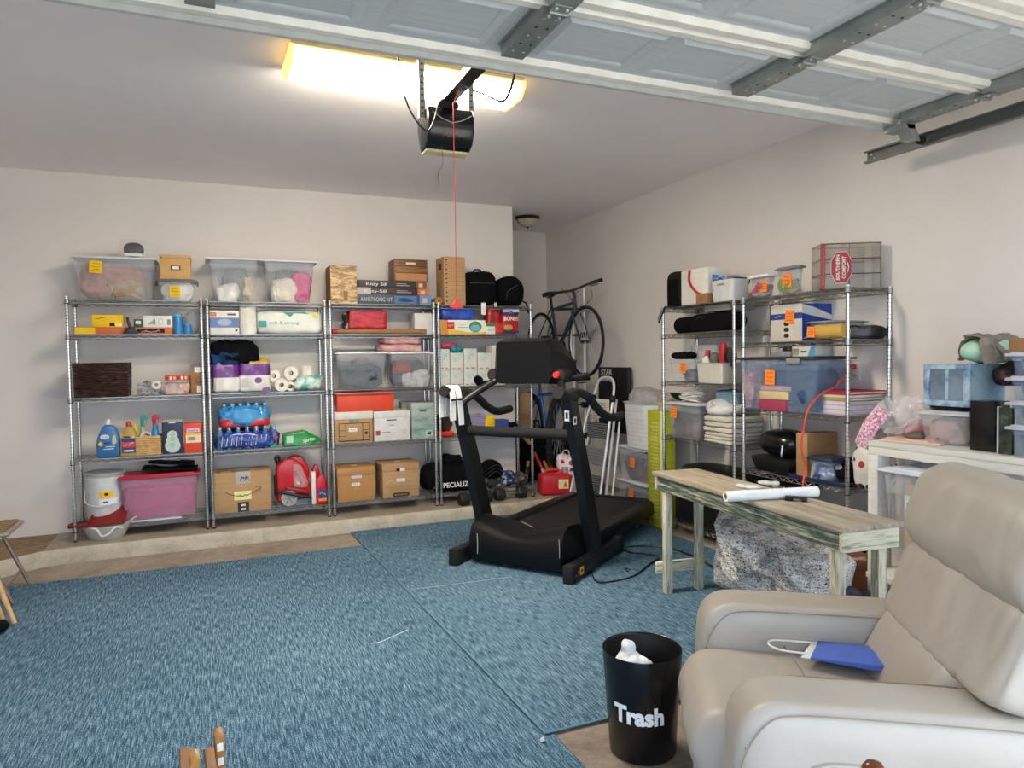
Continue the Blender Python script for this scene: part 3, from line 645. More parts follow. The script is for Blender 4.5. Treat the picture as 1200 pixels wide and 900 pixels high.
m = MB(speckle('belt', [(.3, '111113'), (.7, '18181a')], 60, rough=.6)); m.box(-.33, .31, .45, 1.84, .165, .185, bev=.006); m.build('running_belt', t)
for s, x in ((-1, -.385), (1, .365)):
    m = MB(TB); m.prism([(x-.055, .10), (x-.055, .185), (x-.04, .205), (x+.04, .205), (x+.055, .185), (x+.055, .10)], .42, 1.86, 'y', None, .006); m.build('side_rail', t)
m = MB(TB); m.box(-.44, .42, 1.84, 1.90, .09, .2, bev=.012); m.build('rear_end_cap', t)
m = MB(TM); m.box(-.30, .30, .5, 1.8, .12, .16); m.build('deck_frame', t)
for x in (-.33, .31):
    m = MB(M('8a6a4a', .6)); m.cyl((x-.012, 1.62, .03), (x+.012, 1.62, .03), .03, n=16); m.build('rear_wheel', t); m = MB(TM); m.box(x-.02, x+.02, 1.58, 1.66, .03, .12); m.build('wheel_bracket', t)
q = []
for (y, pts) in ((.24, [(-.19, 1.285), (.19, 1.285), (.22, 1.33), (.21, 1.52), (.17, 1.575), (-.20, 1.578), (-.215, 1.56), (-.215, 1.31)]), (.32, [(-.25, 1.28), (.25, 1.28), (.285, 1.33), (.25, 1.50), (.19, 1.60), (-.19, 1.60), (-.25, 1.50), (-.285, 1.33)]), (.42, [(-.26, 1.29), (.26, 1.29), (.33, 1.33), (.32, 1.43), (.22, 1.56), (-.22, 1.56), (-.32, 1.43), (-.33, 1.33)])):
    q.append([(x, y, z-.01) for x, z in pts])
m = loft(q, TB); m.box(-.2, .2, .415, .425, 1.33, 1.5, M('2c3238', .2)); m.build('console', t, smooth=25)
for s in (-1, 1):
    m = MB(TM); m.cyl((s*.27, .27, 1.335), (s*.27, .36, 1.335), .042, .05, n=20); m.cyl((s*.27, .265, 1.335), (s*.27, .272, 1.335), .03, mat=INK, n=16); m.build('speaker', t)
m = MB(M('f0323a', .4)); m.cyl((.255, .225, 1.335), (.255, .25, 1.335), .02, .024, n=14); m.build('safety_key', t)
m = MB(FOAM); m.tube(spline([(.24, .38, 1.3), (.33, .40, 1.315), (.38, .48, 1.33)]), .018, n=10); m.build('console_grip', t)
pts = [hz(u, v, .01) for u, v in ((693, 672), (700, 684), (722, 683), (745, 676), (760, 664), (772, 655), (756, 651), (737, 649), (735, 643), (760, 642), (790, 646), (815, 655), (838, 668))]
mi = (Matrix.Translation(t.location) @ Matrix.Rotation(R(-53.05), 4, 'Z')).inverted()
m = MB(BLACK); m.tube(spline([mi @ Vector((p.x, p.y, .024)) for p in pts], 6), .0055, n=6); m.build('power_cord', t)
# white straps hung over the handlebar
st = thing('ankle_weight', 'white straps with black buckles hanging over the treadmill handlebar end', 'strap', (1.80, 4.335, .012), -53.05)
WS = M('f2f2f0', .6)
for i, (y, z0, y2) in enumerate(((-.055, 1.03, 0), (.02, .99, .03))):
    m = MB(WS); X = -.435
    pts = [(X+.045, y+y2, z0), (X+.047, y+y2*.5, z0+.12), (X+.046, y, 1.20), (X+.03, y, 1.255), (X, y, 1.272), (X-.03, y, 1.255), (X-.046, y, 1.2), (X-.046, y-.01, 1.05)]
    sp_ = spline(pts, 5); vs = []; fs = []
    for p in sp_: vs += [(p.x, p.y-.03, p.z), (p.x, p.y+.03, p.z)]
    nrm = []; K = len(sp_)
    for k_, p in enumerate(sp_):
        tt = (sp_[min(k_+1, K-1)]-sp_[max(k_-1, 0)]).normalized(); nn = tt.cross(Vector((0, 1, 0))); nrm.append(nn)
    vs += [tuple(Vector(v)+nrm[j//2]*.006) for j, v in enumerate(vs)]
    for j in range(K-1):
        a = 2*j; b2 = a+2*K; fs += [(a, a+1, a+3, a+2), (b2, b2+2, b2+3, b2+1), (a, a+2, b2+2, b2), (a+1, b2+1, b2+3, a+3)]
    fs += [(0, 2*K, 2*K+1, 1), (2*K-2, 2*K-1, 4*K-1, 4*K-2)]; m.add(vs, fs); m.build('strap', st)
    m = MB(BLACK); m.box(X+.052, X+.058, y-.032, y+.032, 1.165, 1.18); m.build('buckle', st)
# ================================================================ WIRE SHELVING
def shelf_mesh(w, d):
    m = MB(WIRE); z = -.004
    for y in (-d/2, d/2):
        m.cyl((-w/2, y, 0), (w/2, y, 0), .0034, n=5); m.cyl((-w/2, y, -.028), (w/2, y, -.028), .0034, n=5)
        k = int(w/.036); pts = [(-w/2+.012+(w-.024)*i/k, y, -.003 if i % 2 else -.025) for i in range(k+1)]; m.tube(pts, .0028, n=4)
    for x in (-w/2, w/2):
        m.cyl((x, -d/2, 0), (x, d/2, 0), .0034, n=5); m.cyl((x, -d/2, -.028), (x, d/2, -.028), .0034, n=5)
        k = int(d/.036); pts = [(x, -d/2+.01+(d-.02)*i/k, -.003 if i % 2 else -.025) for i in range(k+1)]; m.tube(pts, .0028, n=4)
    k = int(w/.027)
    for i in range(1, k): x = -w/2+w*i/k; m.cyl((x, -d/2, z+.004), (x, d/2, z+.004), .0017, n=4, caps=False)
    for y in (-d/6, d/6): m.cyl((-w/2, y, -.006), (w/2, y, -.006), .003, n=5)
    for x in (-w/2, w/2):
        for y in (-d/2, d/2):
            m.cyl((x, y, -.03), (x, y, .006), .0185, .0165, mat=WIRE, n=12); m.cyl((x, y, -.036), (x, y, -.03), .0175, mat=BLACK, n=12)
    return m
SHELFC = {}
def wire_rack(label, loc, rz, w, d, H, levels):
    r = thing('wire_shelving_unit', label, 'shelving unit', loc, rz, None)
    for x in (-w/2, w/2):
        for y in (-d/2, d/2):
            if 'post' not in SHELFC:
                m = MB(POST); m.cyl((0, 0, .012), (0, 0, H-.004), .0127, n=14); p = m.build('post', r); SHELFC['post'] = p.data
                c = MB(WHITE); c.cyl((0, 0, H-.006), (0, 0, H), .0125, .011, n=12); c.cur = RUBBER; c.cyl((0, 0, 0), (0, 0, .03), .0125, n=12); 
                c.build('foot', p); SHELFC['cap'] = bpy.data.objects['foot'].data
            else:
                p = bpy.data.objects.new('post', SHELFC['post']); S.collection.objects.link(p); p.parent = r
                f = bpy.data.objects.new('foot', SHELFC['cap']); S.collection.objects.link(f); f.parent = p
            p.location = (x, y, 0)
    for z in levels:
        k = (round(w, 3), round(d, 3))
        if k not in SHELFC: o = shelf_mesh(w, d).build('shelf', r, 35); SHELFC[k] = o.data
        else: o = bpy.data.objects.new('shelf', SHELFC[k]); S.collection.objects.link(o); o.parent = r
        o.location = (0, 0, z)
    return r
RW, RD, RH = .925, .346, 1.868
RX = [-.986+i*(.925+.0445) for i in range(4)]; RY = 6.2112
SZ = [.22, .735, 1.205, 1.69, 1.955]
lv = [z-LZ for z in SZ]
for i, l in enumerate(('chrome wire shelving unit against the back wall holding detergent bottles and a white bucket',
        'chrome wire shelving unit holding water bottle packs and toilet paper against the back wall',
        'chrome wire shelving unit holding file boxes and an orange box against the back wall',
        'chrome wire shelving unit at the alcove corner, half hidden by the treadmill')):
    wire_rack(l, (RX[i]+RW/2, RY+RD/2, LZ), 0, RW, RD, RH, lv)
BX = 3.4649; BH = 1.868
AZ = [.11, .80, 1.25, 1.64, 1.855]; BZ = [.11, .655, 1.085, 1.545, 1.855]
wire_rack('chrome wire shelving unit on the side wall holding the white foam cooler and towels', (BX+RD/2, (4.9187+4.0523)/2, 0), -90, .866, RD, 1.868, AZ)
wire_rack('chrome wire shelving unit on the side wall holding the acrylic display case', (BX+RD/2, (3.956+3.0675)/2, 0), -90, .8885, RD, 1.868, BZ)
# ---- placing
class P_: pass
def SL(u0, u1, vt, z, Y=6.235, d=.3, vb=None):
    """footprint from the front face seen on the back-wall shelving"""
    p = P_(); v = vt+12; a = hy(u0, v, Y); b = hy(u1, v, Y); p.w = b.x-a.x; p.h = hy((u0+u1)/2, vt, Y).z-z; p.d = d; p.loc = Vector(((a.x+b.x)/2, Y+d/2, z)); p.rz = 0; return p
def SR(u0, u1, vt, z, X=3.475, u2=None, d=.3):
    """same for the side wall: u0..u1 front face, u2 the end of the visible return side"""
    p = P_(); v = vt+12; a = hx(u0, v, X); b = hx(u1, v, X); p.w = a.y-b.y; p.h = hx((u0+u1)/2, vt, X).z-z
    if u2: d = hy(u2, v, b.y).x-X
    p.d = d; p.loc = Vector((X+d/2, (a.y+b.y)/2, z)); p.rz = -90; return p
def T(p, name, label, cat, group=None, drz=0): return thing(name, label, cat, p.loc, p.rz+drz, group)
def note(root, x, y, z, mat, s=.05, tilt=0, lines=3):
    m = MB(mat); m.box(-s/2, s/2, -.0015, 0, -s*.55, s*.55); random.seed(int(x*999+z*777))
    for k in range(lines):
        zz = s*.3-k*s*.28; x0 = -s*.32; pts = [(x0+s*.64*i/6, -.002, zz+s*.07*random.uniform(-1, 1)) for i in range(7)]; m.tube(pts, .0014, INK, n=4)
    m.rot(tilt, 'Y'); m.move(x, y, z); return m.build('sticky_note', root)
def tote(p, label, lid=WHITE, body=None, nt=None, k=.86, group=None, lidh=.02, name='storage_tote', cat='storage bin', latch=None, drz=0, ov=.008, h=None):
    body = body or CLR; h = h or p.h; w, d = p.w, p.d; r = T(p, name, label, cat, group, drz)
    m = MB(body); m.tub((w-.02)*k, (d-.02)*k, w-.02, d-.02, .002, h-lidh, .0025, body, .03)
    for q in (.25, .75):
        pass
    m.build('bin_body', r, 50)
    rim = MB(body); kk = k+(1-k)*.80; ww, dd = (w-.02)*kk, (d-.02)*kk
    rim.tub(ww+.004, dd+.004, (w-.02)+.006, (d-.02)+.006, (h-lidh)*.80, (h-lidh)*.985, .002, body, .03); rim.build('rim_band', r, 50)
    if lid:
        l = MB(lid); l.taper(w+ov, d+ov, w+ov-.004, d+ov-.004, h-lidh, h-lidh*.35, lid, .004); l.taper(w*.88, d*.88, w*.86, d*.86, h-lidh*.4, h, lid, .003); l.build('lid', r)
    if latch:
        for s in (-1, 1): q = MB(latch); q.box(s*(w/2+.004)-.007, s*(w/2+.004)+.007, -.035, .035, h-.045, h-.004, bev=.003); q.build('latch', r)
    if nt:
        for (mat, fx_, fz_, s, tl) in nt: note(r, fx_*w, -d/2*(k+(1-k)*fz_)-.001, fz_*h, mat, s, tl)
    return r
def stuffing(p, items, group=None):
    """loose contents lying inside a see-through bin: (label, category, fx, fy, w, d, h, colour, z)"""
    for i, (name, label, cat, fx_, fy_, w, d, h, mat, z) in enumerate(items):
        q = Matrix.Rotation(R(p.rz), 4, 'Z') @ Vector((fx_*p.w, fy_*p.d, 0))
        one(MB(mat).blob((0, 0, 0), (w*p.w, d*p.d, h*p.h), e=3.6, amp=.010, fr=11, fold=.022, seed=i*3+int(p.loc.y*9), n=44), name, label, cat, (p.loc.x+q.x, p.loc.y+q.y, p.loc.z+.006+z*p.h), p.rz)
def carton(p, label, mat=None, name='cardboard_box', cat='box', lidband=0, lidmat=None, deco=None, tape=None, drz=0, group=None, hole=None, h=None, side=None):
    mat = mat or CARD; h = h or p.h; w, d = p.w, p.d; r = T(p, name, label, cat, group, drz); m = MB(mat)
    if lidband:
        m.box(-w/2+.004, w/2-.004, -d/2+.004, d/2-.004, 0, h-.01, mat, .002); 
        if hole: m.box(-.03, .03, -d/2+.0025, -d/2+.004, h*hole-.008, h*hole+.008, INK)
        if deco: deco(m, w, d, h, -d/2+.003)
        m.build('box_body', r); l = MB(lidmat or mat); l.box(-w/2, w/2, -d/2, d/2, h-lidband, h, bev=.002)
        l.box(-.02, .02, -d/2-.0005, -d/2+.002, h-lidband*.9, h-lidband*.7, lidmat or mat); l.build('lid', r)
    else:
        m.box(-w/2, w/2, -d/2, d/2, 0, h, mat, .0015)
        if deco: deco(m, w, d, h, -d/2-.0005)
        m.build('box_body', r)
        if tape:
            tm = MB(tape); tm.box(-.025, .025, -d/2-.0012, d/2, h, h+.001); tm.box(-.025, .025, -d/2-.0014, -d/2-.0004, h*.72, h+.001); tm.build('packing_tape', r)
    return r
def rect(m, w, d, h, y, x0, x1, z0, z1, mat, t=.0008): m.box(x0*w, x1*w, y-t, y, z0*h, z1*h, mat)
def pack(p, label, name, cat, mat, e=5, amp=.004, fr=10, fold=0, group=None, deco=None, seed=1, n=30, drz=0, h=None, ez=None):
    r = MB(mat).blob((0, 0, 0), (p.w, p.d, h or p.h), e=e, amp=amp, fr=fr, fold=fold, seed=seed, n=n, ez=ez)
    return one(r, name, label, cat, p.loc, p.rz+drz, group, smooth=60)
C = M; FB = fabric
# ================================================================ SHELVING 1 (detergents)
p = SL(83, 183, 300, SZ[4]+.004, 6.225, .33); p1 = p
tote(p, 'large clear storage tote with grey lid on top of the shelving, full of pink fabric', M('dcdde2', .4), nt=[(YELLOW, -.22, .74, .085, 4)], k=.88)
stuffing(p, [('folded_clothes', 'dusty pink folded fabric filling the large clear tote', 'clothes', -.05, .0, .76, .76, .84, fabric('b58a7d', '9a7065'), 0), ('folded_clothes', 'tan fleece bundle low in the large clear tote', 'clothes', .1, -.18, .46, .46, .40, fabric('b09a80', '93806a'), 0.02)])
p = SL(139, 173, 280, p1.loc.z+p1.h, 6.28, .10)
r = T(p, 'clamshell_package', 'clear plastic package holding a black cap shape, on the grey tote lid', 'package')
m = MB(CLR); m.taper(p.w, p.d, p.w*.9, p.d*.8, 0, p.h, bev=.01); m.build('clear_shell', r); m = MB(BLACK); m.blob((0, 0, .008), (p.w*.72, p.d*.6, p.h*.8), e=2.4, n=20); m.box(-p.w*.3, p.w*.3, -p.d*.42, -p.d*.40, .012, .035, WHITE); m.build('black_insert', r)
p = SL(183, 231, 327, SZ[4]+.004, 6.225, .24); p1 = p
tote(p, 'small clear bin with dark grey latched lid under the tan lidded box', M('6c6a6a', .5), nt=[(YELLOW, -.05, .42, .075, 0)], k=.80, latch=M('55504c', .5))
stuffing(p, [('paper_stack', 'white papers inside the small clear bin with grey latches', 'papers', 0, 0, .68, .66, .78, WHITE, 0)])
p = SL(187, 224, 299, p1.loc.z+p1.h+.001, 6.235, .2); TAN = M('cfa468', .7)
r = carton(p, 'tan lidded photo box with metal label holder on the small clear bin', TAN, 'photo_box', lidband=.025)
m = MB(M('4c4034', .4, .6)); m.box(-.035, .035, -p.d/2-.004, -p.d/2-.001, p.h*.38, p.h*.56, bev=.001); m.cur = WHITE; m.box(-.025, .025, -p.d/2-.0055, -p.d/2-.003, p.h*.41, p.h*.53); m.build('label_holder', r)
for s in (-1, 1): m = MB(M('4c4034', .4, .6)); m.cyl((s*p.w*.44, -p.d/2-.002, p.h*.88), (s*p.w*.44, -p.d/2+.001, p.h*.88), .006, n=8); m.build('rivet', r)
# level 4
z = SZ[3]+.004
p = SL(88, 202, 383.5, z, 6.225, .16)
def dk(m, w, d, h, y): rect(m, w, d, h, y, -.5, -.30, .05, .95, YELLOW); rect(m, w, d, h, y, .13, .42, .2, .8, INK); m.scr(.27*w, y-.001, h*.45, w*.2, h*.3, WHITE)
carton(p, 'long flat orange box lying under the yellow box and white carton', M('cf6a35', .6), 'flat_box', deco=dk); zb = z+p.h+.001
p = SL(108, 144.5, 369, zb, 6.23, .12)
def dk(m, w, d, h, y): m.scr(-.25*w, y-.0005, h*.7, w*.3, h*.2, INK); rect(m, w, d, h, y, .05, .22, .08, .35, INK); rect(m, w, d, h, y, .25, .45, .1, .3, WHITE)
carton(p, 'bright yellow carton on the long flat orange box', YELLOW, 'yellow_carton', deco=dk)
p = SL(168, 202, 370, zb, 6.23, .12)
def dk(m, w, d, h, y):
    for i in range(5): rect(m, w, d, h, y, -.32+.05*i, -.29+.05*i, .25, .4+.08*i, M('5f8a60', .6))
    m.tube([(w*(.1+.08*cs(a*.5)), y-.0005, h*(.5+.25*sn(a*.5))) for a in range(13)], .001, INK, n=4); rect(m, w, d, h, y, .32, .44, .2, .7, M('8a8a8a', .6))
carton(p, 'white carton with small bottle drawings on the long flat orange box', WHITE, 'white_carton', deco=dk)
p = SL(157, 167.5, 374, zb, 6.24, .1)
def dk(m, w, d, h, y): rect(m, w, d, h, y, -.3, .3, .4, .8, WHITE)
carton(p, 'little dark green carton beside the white carton', M('1f5b45', .6), 'green_carton', deco=dk)
c = hy(153.5, 388, 6.224)
r = thing('scrub_brush', 'black long handled scrub brush standing in front of the yellow carton', 'brush', (c.x, 6.185, z-.004+.004))
m = MB(BLACK); m.prism([(-.05, 0), (-.035, .04), (-.01, .055), (.03, .055), (.05, .0)], -.012, .012, 'y', None, .004); m.build('brush_head', r); m = MB(BLACK); m.tube(spline([(0, 0, .05), (-.012, 0, .09), (-.018, .0, .13)]), .011, n=8); m.build('handle', r)
for i, (u0, u1, vt, l) in enumerate(((203, 214, 367.5, 'tall blue plastic bottle on the narrow upper shelf'), (215, 225, 379, 'short blue plastic bottle lying low beside the tall blue one'))):
    p = SL(u0, u1, vt, z, 6.24, .06); r = T(p, 'blue_bottle', l, 'bottle'); BLU = M('2f86c8', .35)
    m = MB(BLU); m.lathe([(p.w*.48, 0), (p.w*.5, .01), (p.w*.5, p.h*.8), (p.w*.46, p.h*.84), (p.w*.42, p.h*.86)], n=18); m.build('bottle_body', r); m = MB(M('5fb0e2', .4)); m.lathe([(p.w*.44, p.h*.86), (p.w*.45, p.h*.98), (p.w*.4, p.h)], n=18); m.build('cap', r)
p = SL(214, 236, 364, z, 6.28, .18); pack(p, 'crumpled empty clear plastic bag behind the blue bottles', 'plastic_bag', 'bag', clear('bag_grey', 'c9ccd0', .30, .3), e=2.2, amp=.012, fr=14, fold=.012, seed=9)
c = hy(104, 371, 6.3); one(MB(M('5a2d26', .6)).tube([(-.02, 0, 0), (.05, .01, -.008)], .008, n=8), 'wooden_handle', 'short dark red tool handle sticking out behind the yellow carton', 'handle', (c.x, 6.30, zb+.035)) if 0 else None
# level 3
z = SZ[2]+.004
p = SL(84, 150, 426, z, 6.225, .30)
def basket(p, label, wov, name='wicker_basket', handle=False):
    r = T(p, name, label, 'basket'); w, d, h = p.w, p.d, p.h; m = MB(wov); nz = max(5, int(h/.016)); ny = 14
    m.tub(w*.93, d*.93, w*.97, d*.97, 0, h-.004, .004, wov, .02)
    for i in range(nz):
        zz = h*(i+.5)/nz; ww, dd = w*(.93+.04*i/nz)/2, d*(.93+.04*i/nz)/2; pts = []
        def edge(x0, y0, x1, y1, n):
            for k in range(n): t = k/n; a = .0035*(1 if (k+i) % 2 else -1); nx, ny_ = (y1-y0), -(x1-x0); l = math.hypot(nx, ny_); pts.append((x0+(x1-x0)*t+nx/l*a, y0+(y1-y0)*t+ny_/l*a, zz))
        nx_ = max(8, int(w/.014)); nd_ = max(6, int(d/.014)); edge(-ww, -dd, ww, -dd, nx_); edge(ww, -dd, ww, dd, nd_); edge(ww, dd, -ww, dd, nx_); edge(-ww, dd, -ww, -dd, nd_)
        m.tube(pts, h/nz*.5, n=5, closed=True)
    m.build('woven_body', r, 60); m = MB(wov); q = .49; m.tube([(-w*q, -d*q, h), (w*q, -d*q, h), (w*q, d*q, h), (-w*q, d*q, h)], .007, n=6, closed=True); m.build('rim', r)
    return r
basket(p, 'dark brown woven basket on the middle shelf', speckle('wicker_dark', [(.35, '180d0b'), (.55, '3a221b'), (.7, '6c4a3e')], 22, (1, 1, 4), .35))
p = SL(158, 190, 449, z, 6.24, .2); pa = p
tote(p, 'small open clear bin with rolls of tape beside the dark basket', None, k=.92, lidh=.0, body=CLRD)
def tape_roll(loc, r0, ri, w, mat, label, tilt=(90, 0, 0), core=None):
    o = thing('tape_roll', label, 'tape'); o.location = loc; o.rotation_euler = [R(a) for a in tilt]
    m = MB(mat); m.pipe((0, 0, -w/2), (0, 0, w/2), r0, ri, n=24); m.build('tape', o); m = MB(core or CARD); m.pipe((0, 0, -w/2-.001), (0, 0, w/2+.001), ri, ri-.004, n=24); m.build('core', o)
for i, (u, v, l) in enumerate(((165, 455, 'grey roll of tape lying low at the far end of the small clear bin'), (172.5, 460, 'grey tape roll lowest in the small clear bin'), (181, 460.5, 'grey tape roll under the white roll in the small clear bin'))):
    c = hy(u, v, 6.30); tape_roll((c.x, 6.31, z+.028), .026, .012, .04, M('8f9296', .4), l, (72, 0, 10*i))
c = hy(172.5, 450, 6.29); tape_roll((c.x, 6.30, c.z), .026, .012, .045, M('75787c', .4), 'dark grey tape roll above the bin edge beside the white one', (80, 0, -14)); c = hy(183, 451, 6.27); tape_roll((c.x, 6.27, c.z), .034, .014, .04, M('dadada', .5), 'white tape roll standing on top of the small clear bin', (88, 0, 8))
p = SL(192.5, 222.5, 446, z, 6.24, .2)
tote(p, 'clear bin of peach coloured packets under the orange printed box', M('d8d8da', .4), k=.92, lidh=.01)
stuffing(p, [('soap_packet', 'peach and white round packet in the clear bin under the orange box', 'packet', .18, -.12, .44, .5, .8, fabric('e0a58a', 'e8d4c8'), 0), ('soap_packet', 'white and pink packet at the basket end of the clear bin', 'packet', -.24, -.1, .4, .5, .7, fabric('dcc4bc', 'c98f80'), 0)]); zb = z+p.h
p = SL(193, 221, 440, zb+.001, 6.25, .14)
def dk(m, w, d, h, y):
    for i in range(6): rect(m, w, d, h, y, -.45+.16*i, -.36+.16*i, .2, .8, [M('8a2a22', .5), WHITE, M('f2c090', .5)][i % 3])
carton(p, 'thin orange printed box on top of the clear bin of packets', M('d9532f', .6), 'orange_carton', deco=dk)
p = SL(223.5, 238.5, 429, z, 6.24, .22)
def dk(m, w, d, h, y): rect(m, w, d, h, y, -.2, .38, .78, .96, WHITE); rect(m, w, d, h, y, -.05, .42, .06, .3, M('d8cbb8', .7)); m.tube([(w*(.1+.22*cs(a*.52)), y-.0005, h*(.5+.09*sn(a*.52))) for a in range(13)], .0015, INK, n=4)
carton(p, 'narrow upright cardboard box with two white labels at the shelf end', CARD2, deco=dk)
# level 2
z = SZ[1]+.004
def jug(p, label, col, cap, deco=None, name='detergent_bottle', cat='bottle', hr=True):
    r = T(p, name, label, cat); w, d, h = p.w, p.d, p.h; B = M(col, .3); m = MB(B)
    o = rprof([(-.5*w, 0), (-.5*w, .50*h), (-.22*w, .82*h), (-.10*w, .86*h), (.12*w, .86*h), (.34*w, .78*h), (.5*w, .55*h), (.48*w, 0)], [.02, .06, .03, .01, .01, .05, .05, .02], 4)
    m.prism([q for q in o], -d/2, d/2, 'y', B, .012, 3); m.build('bottle_body', r, 50)
    if hr:
        m = MB(M('c9c2b2', .8)); m.prism(rprof([(.19*w, .34*h), (.19*w, .52*h), (.33*w, .62*h), (.38*w, .36*h)], .014, 4), -d/2-.0008, d/2+.0008, 'y'); m.build('handle_opening', r)
    c = MB(cap); c.lathe([(.15*w, .855*h), (.16*w, .93*h), (.09*w, h)] if hr else [(.14*w, .855*h), (.15*w, .86*h), (.15*w, .98*h), (.13*w, h)], c=(-.0*w, 0, 0), n=18); c.build('cap', r)
    if deco: m = MB(WHITE); deco(m, w, d, h, -d/2-.0012); m.build('label', r)
    return r
p = SL(112, 139.5, 492, z, 6.235, .10)
def dk(m, w, d, h, y):
    m.prism(arc(-.12*w, .55*h, .2*w, 0, 360, 18, .06*h)[:-1], y, y+.001, 'y', WHITE); m.text('Purex', (-.12*w, y-.001, .525*h), .05*h, M('20489a', .5), width=.26*w)
    m.prism([(-.42*w, .36*h), (-.32*w, .44*h), (-.2*w, .38*h), (-.3*w, .3*h)], y, y+.001, 'y', YELLOW); rect(m, w, d, h, y, -.18, .12, .36, .41, M('1d3f8a', .5)); rect(m, w, d, h, y, -.1, .3, .28, .30, WHITE); rect(m, w, d, h, y, -.2, .25, .22, .24, WHITE)
jug(p, 'large blue laundry detergent bottle beside the gold bottle', '2f6ea8', M('cdd6dc', .3), dk)
p = SL(140.5, 160, 494, z, 6.235, .08)
def dk(m, w, d, h, y):
    m.box(-.42*w, .42*w, y-.0005, y+.0005, .10*h, .52*h, M('253c86', .5)); rect(m, w, d, h, y-.001, -.38, .38, .26, .42, M('d8363a', .5)); m.scr(0, y-.003, .34*h, .6*w, .09*h, WHITE); rect(m, w, d, h, y-.001, -.3, .3, .14, .19, WHITE); rect(m, w, d, h, y-.001, -.3, .1, .54, .58, INK)
jug(p, 'gold cleaner bottle with red cap and blue and red label', 'b5923a', M('c2262c', .4), dk)
p = SL(153, 162, 498, z, 6.30, .06); one(MB(M('d8c23c', .5)).lathe([(p.w*.5, 0), (p.w*.5, p.h*.9), (p.w*.35, p.h)], n=16), 'yellow_bottle', 'pale yellow bottle mostly hidden behind the gold cleaner bottle', 'bottle', p.loc)
p = SL(159, 188.5, 512, z, 6.225, .16); pb_ = p
basket(p, 'small pale straw basket holding spray bottles', speckle('straw', [(.3, 'b98c52'), (.6, 'd9b27a')], 30, rough=.7), 'straw_basket')
def spray(x, y, z, w, h, body, head, label, flip=1, rz=0):
    r = thing('spray_bottle', label, 'bottle', (x, y, z), rz); m = MB(body); m.lathe([(w*.45, 0), (w*.5, .01), (w*.5, h*.45), (w*.2, h*.66), (w*.18, h*.70)], n=18); m.build('bottle_body', r)
    m = MB(head); m.lathe([(w*.24, h*.69), (w*.24, h*.78)], n=14); m.prism([(-.25*w, .78*h), (-.3*w, .96*h), (.1*w, h), (.75*w*flip, .97*h), (.78*w*flip, .89*h), (.25*w*flip, .87*h), (.22*w*flip, .78*h)] if flip > 0 else [(.25*w, .78*h), (.3*w, .96*h), (-.1*w, h), (-.75*w, .97*h), (-.78*w, .89*h), (-.25*w, .87*h), (-.22*w, .78*h)], -w*.14, w*.14, 'y', None, .003); m.tube([(flip*.42*w, 0, .87*h), (flip*.5*w, 0, .80*h), (flip*.36*w, 0, .74*h)], w*.05, n=6); m.build('trigger_head', r)
    return r
c = hy(167, 500, 6.30); tz = hy(167, 486.5, 6.30).z; spray(c.x, 6.30, z+.02, .055, tz-z-.02, clear('bottle_clear', 'd0dcd8', .4), M('2f8f86', .4), 'clear spray bottle with teal trigger standing in the straw basket')
c = hy(181, 500, 6.33); tz = hy(181, 485.5, 6.33).z; spray(c.x, 6.33, z+.02, .06, tz-z-.02, clear('bottle_clear', 'd0dcd8', .4), M('b8244c', .4), 'clear spray bottle with crimson trigger standing in the straw basket', 1)
c = hy(182, 500, 6.28); tz = hy(182, 498, 6.28).z; one(MB(M('2a86c4', .35)).lathe([(.026, 0), (.028, .01), (.028, (tz-z)*.7), (.02, (tz-z)*.75), (.022, (tz-z)*.8), (.02, tz-z-.02)], n=18), 'blue_bottle', 'blue capped bottle in the straw basket under the crimson trigger', 'bottle', (c.x, 6.275, z+.02))
c = hy(171, 508, 6.27); one(MB(WHITE).tube(spline([(-.035, 0, 0), (-.03, 0, .03), (0, 0, .045), (.03, 0, .03), (.035, 0, 0)]), .006, n=6), 'scrub_brush', 'white looped brush handle poking out of the straw basket', 'brush', (c.x, 6.27, z+pb_.h-.01))
p = SL(189, 214.5, 492, z, 6.24, .13)
def dk(m, w, d, h, y):
    G = M('c6d6cc', .6); m.prism(arc(0, .55*h, .24*w, 0, 360, 20)[:-1], y, y+.001, 'y', G); m.prism(arc(0, .38*h, .30*w, 0, 360, 20)[:-1], y-.0003, y+.001, 'y', G); m.prism(arc(0, .24*h, .36*w, 0, 360, 20)[:-1], y-.0006, y+.001, 'y', G)
    for q in (.58, .44, .26): m.tube([(.08*w*cs(a*.52), y-.001, q*h+.08*w*sn(a*.52)) for a in range(12)], .0016, M('4f9a4c', .5), n=4, closed=True)
    rect(m, w, d, h, y, -.16, .16, .9, .965, WHITE)
carton(p, 'navy blue box printed with a pale three circle shape and grey lid', M('232f4e', .5), 'navy_box', lidband=.018, lidmat=M('a3aaa0', .6), deco=dk)
p = SL(216, 236.5, 496, z, 6.235, .11)
def dk(m, w, d, h, y): rect(m, w, d, h, y, -.36, .36, .70, .82, M('e8d6e4', .5)); m.text('Healthy', (0, y-.001, .72*h), .08*h, M('3a3a9a', .5), width=.62*w); rect(m, w, d, h, y, -.42, .46, .34, .66, M('f0e2c0', .6)); rect(m, w, d, h, y-.0004, -.42, .46, .60, .66, YELLOW); rect(m, w, d, h, y-.0004, -.3, .1, .42, .54, M('9a8a7a', .6))
carton(p, 'bright red orange carton at the end of the detergent shelf', M('e2472c', .5), 'red_carton', deco=dk)
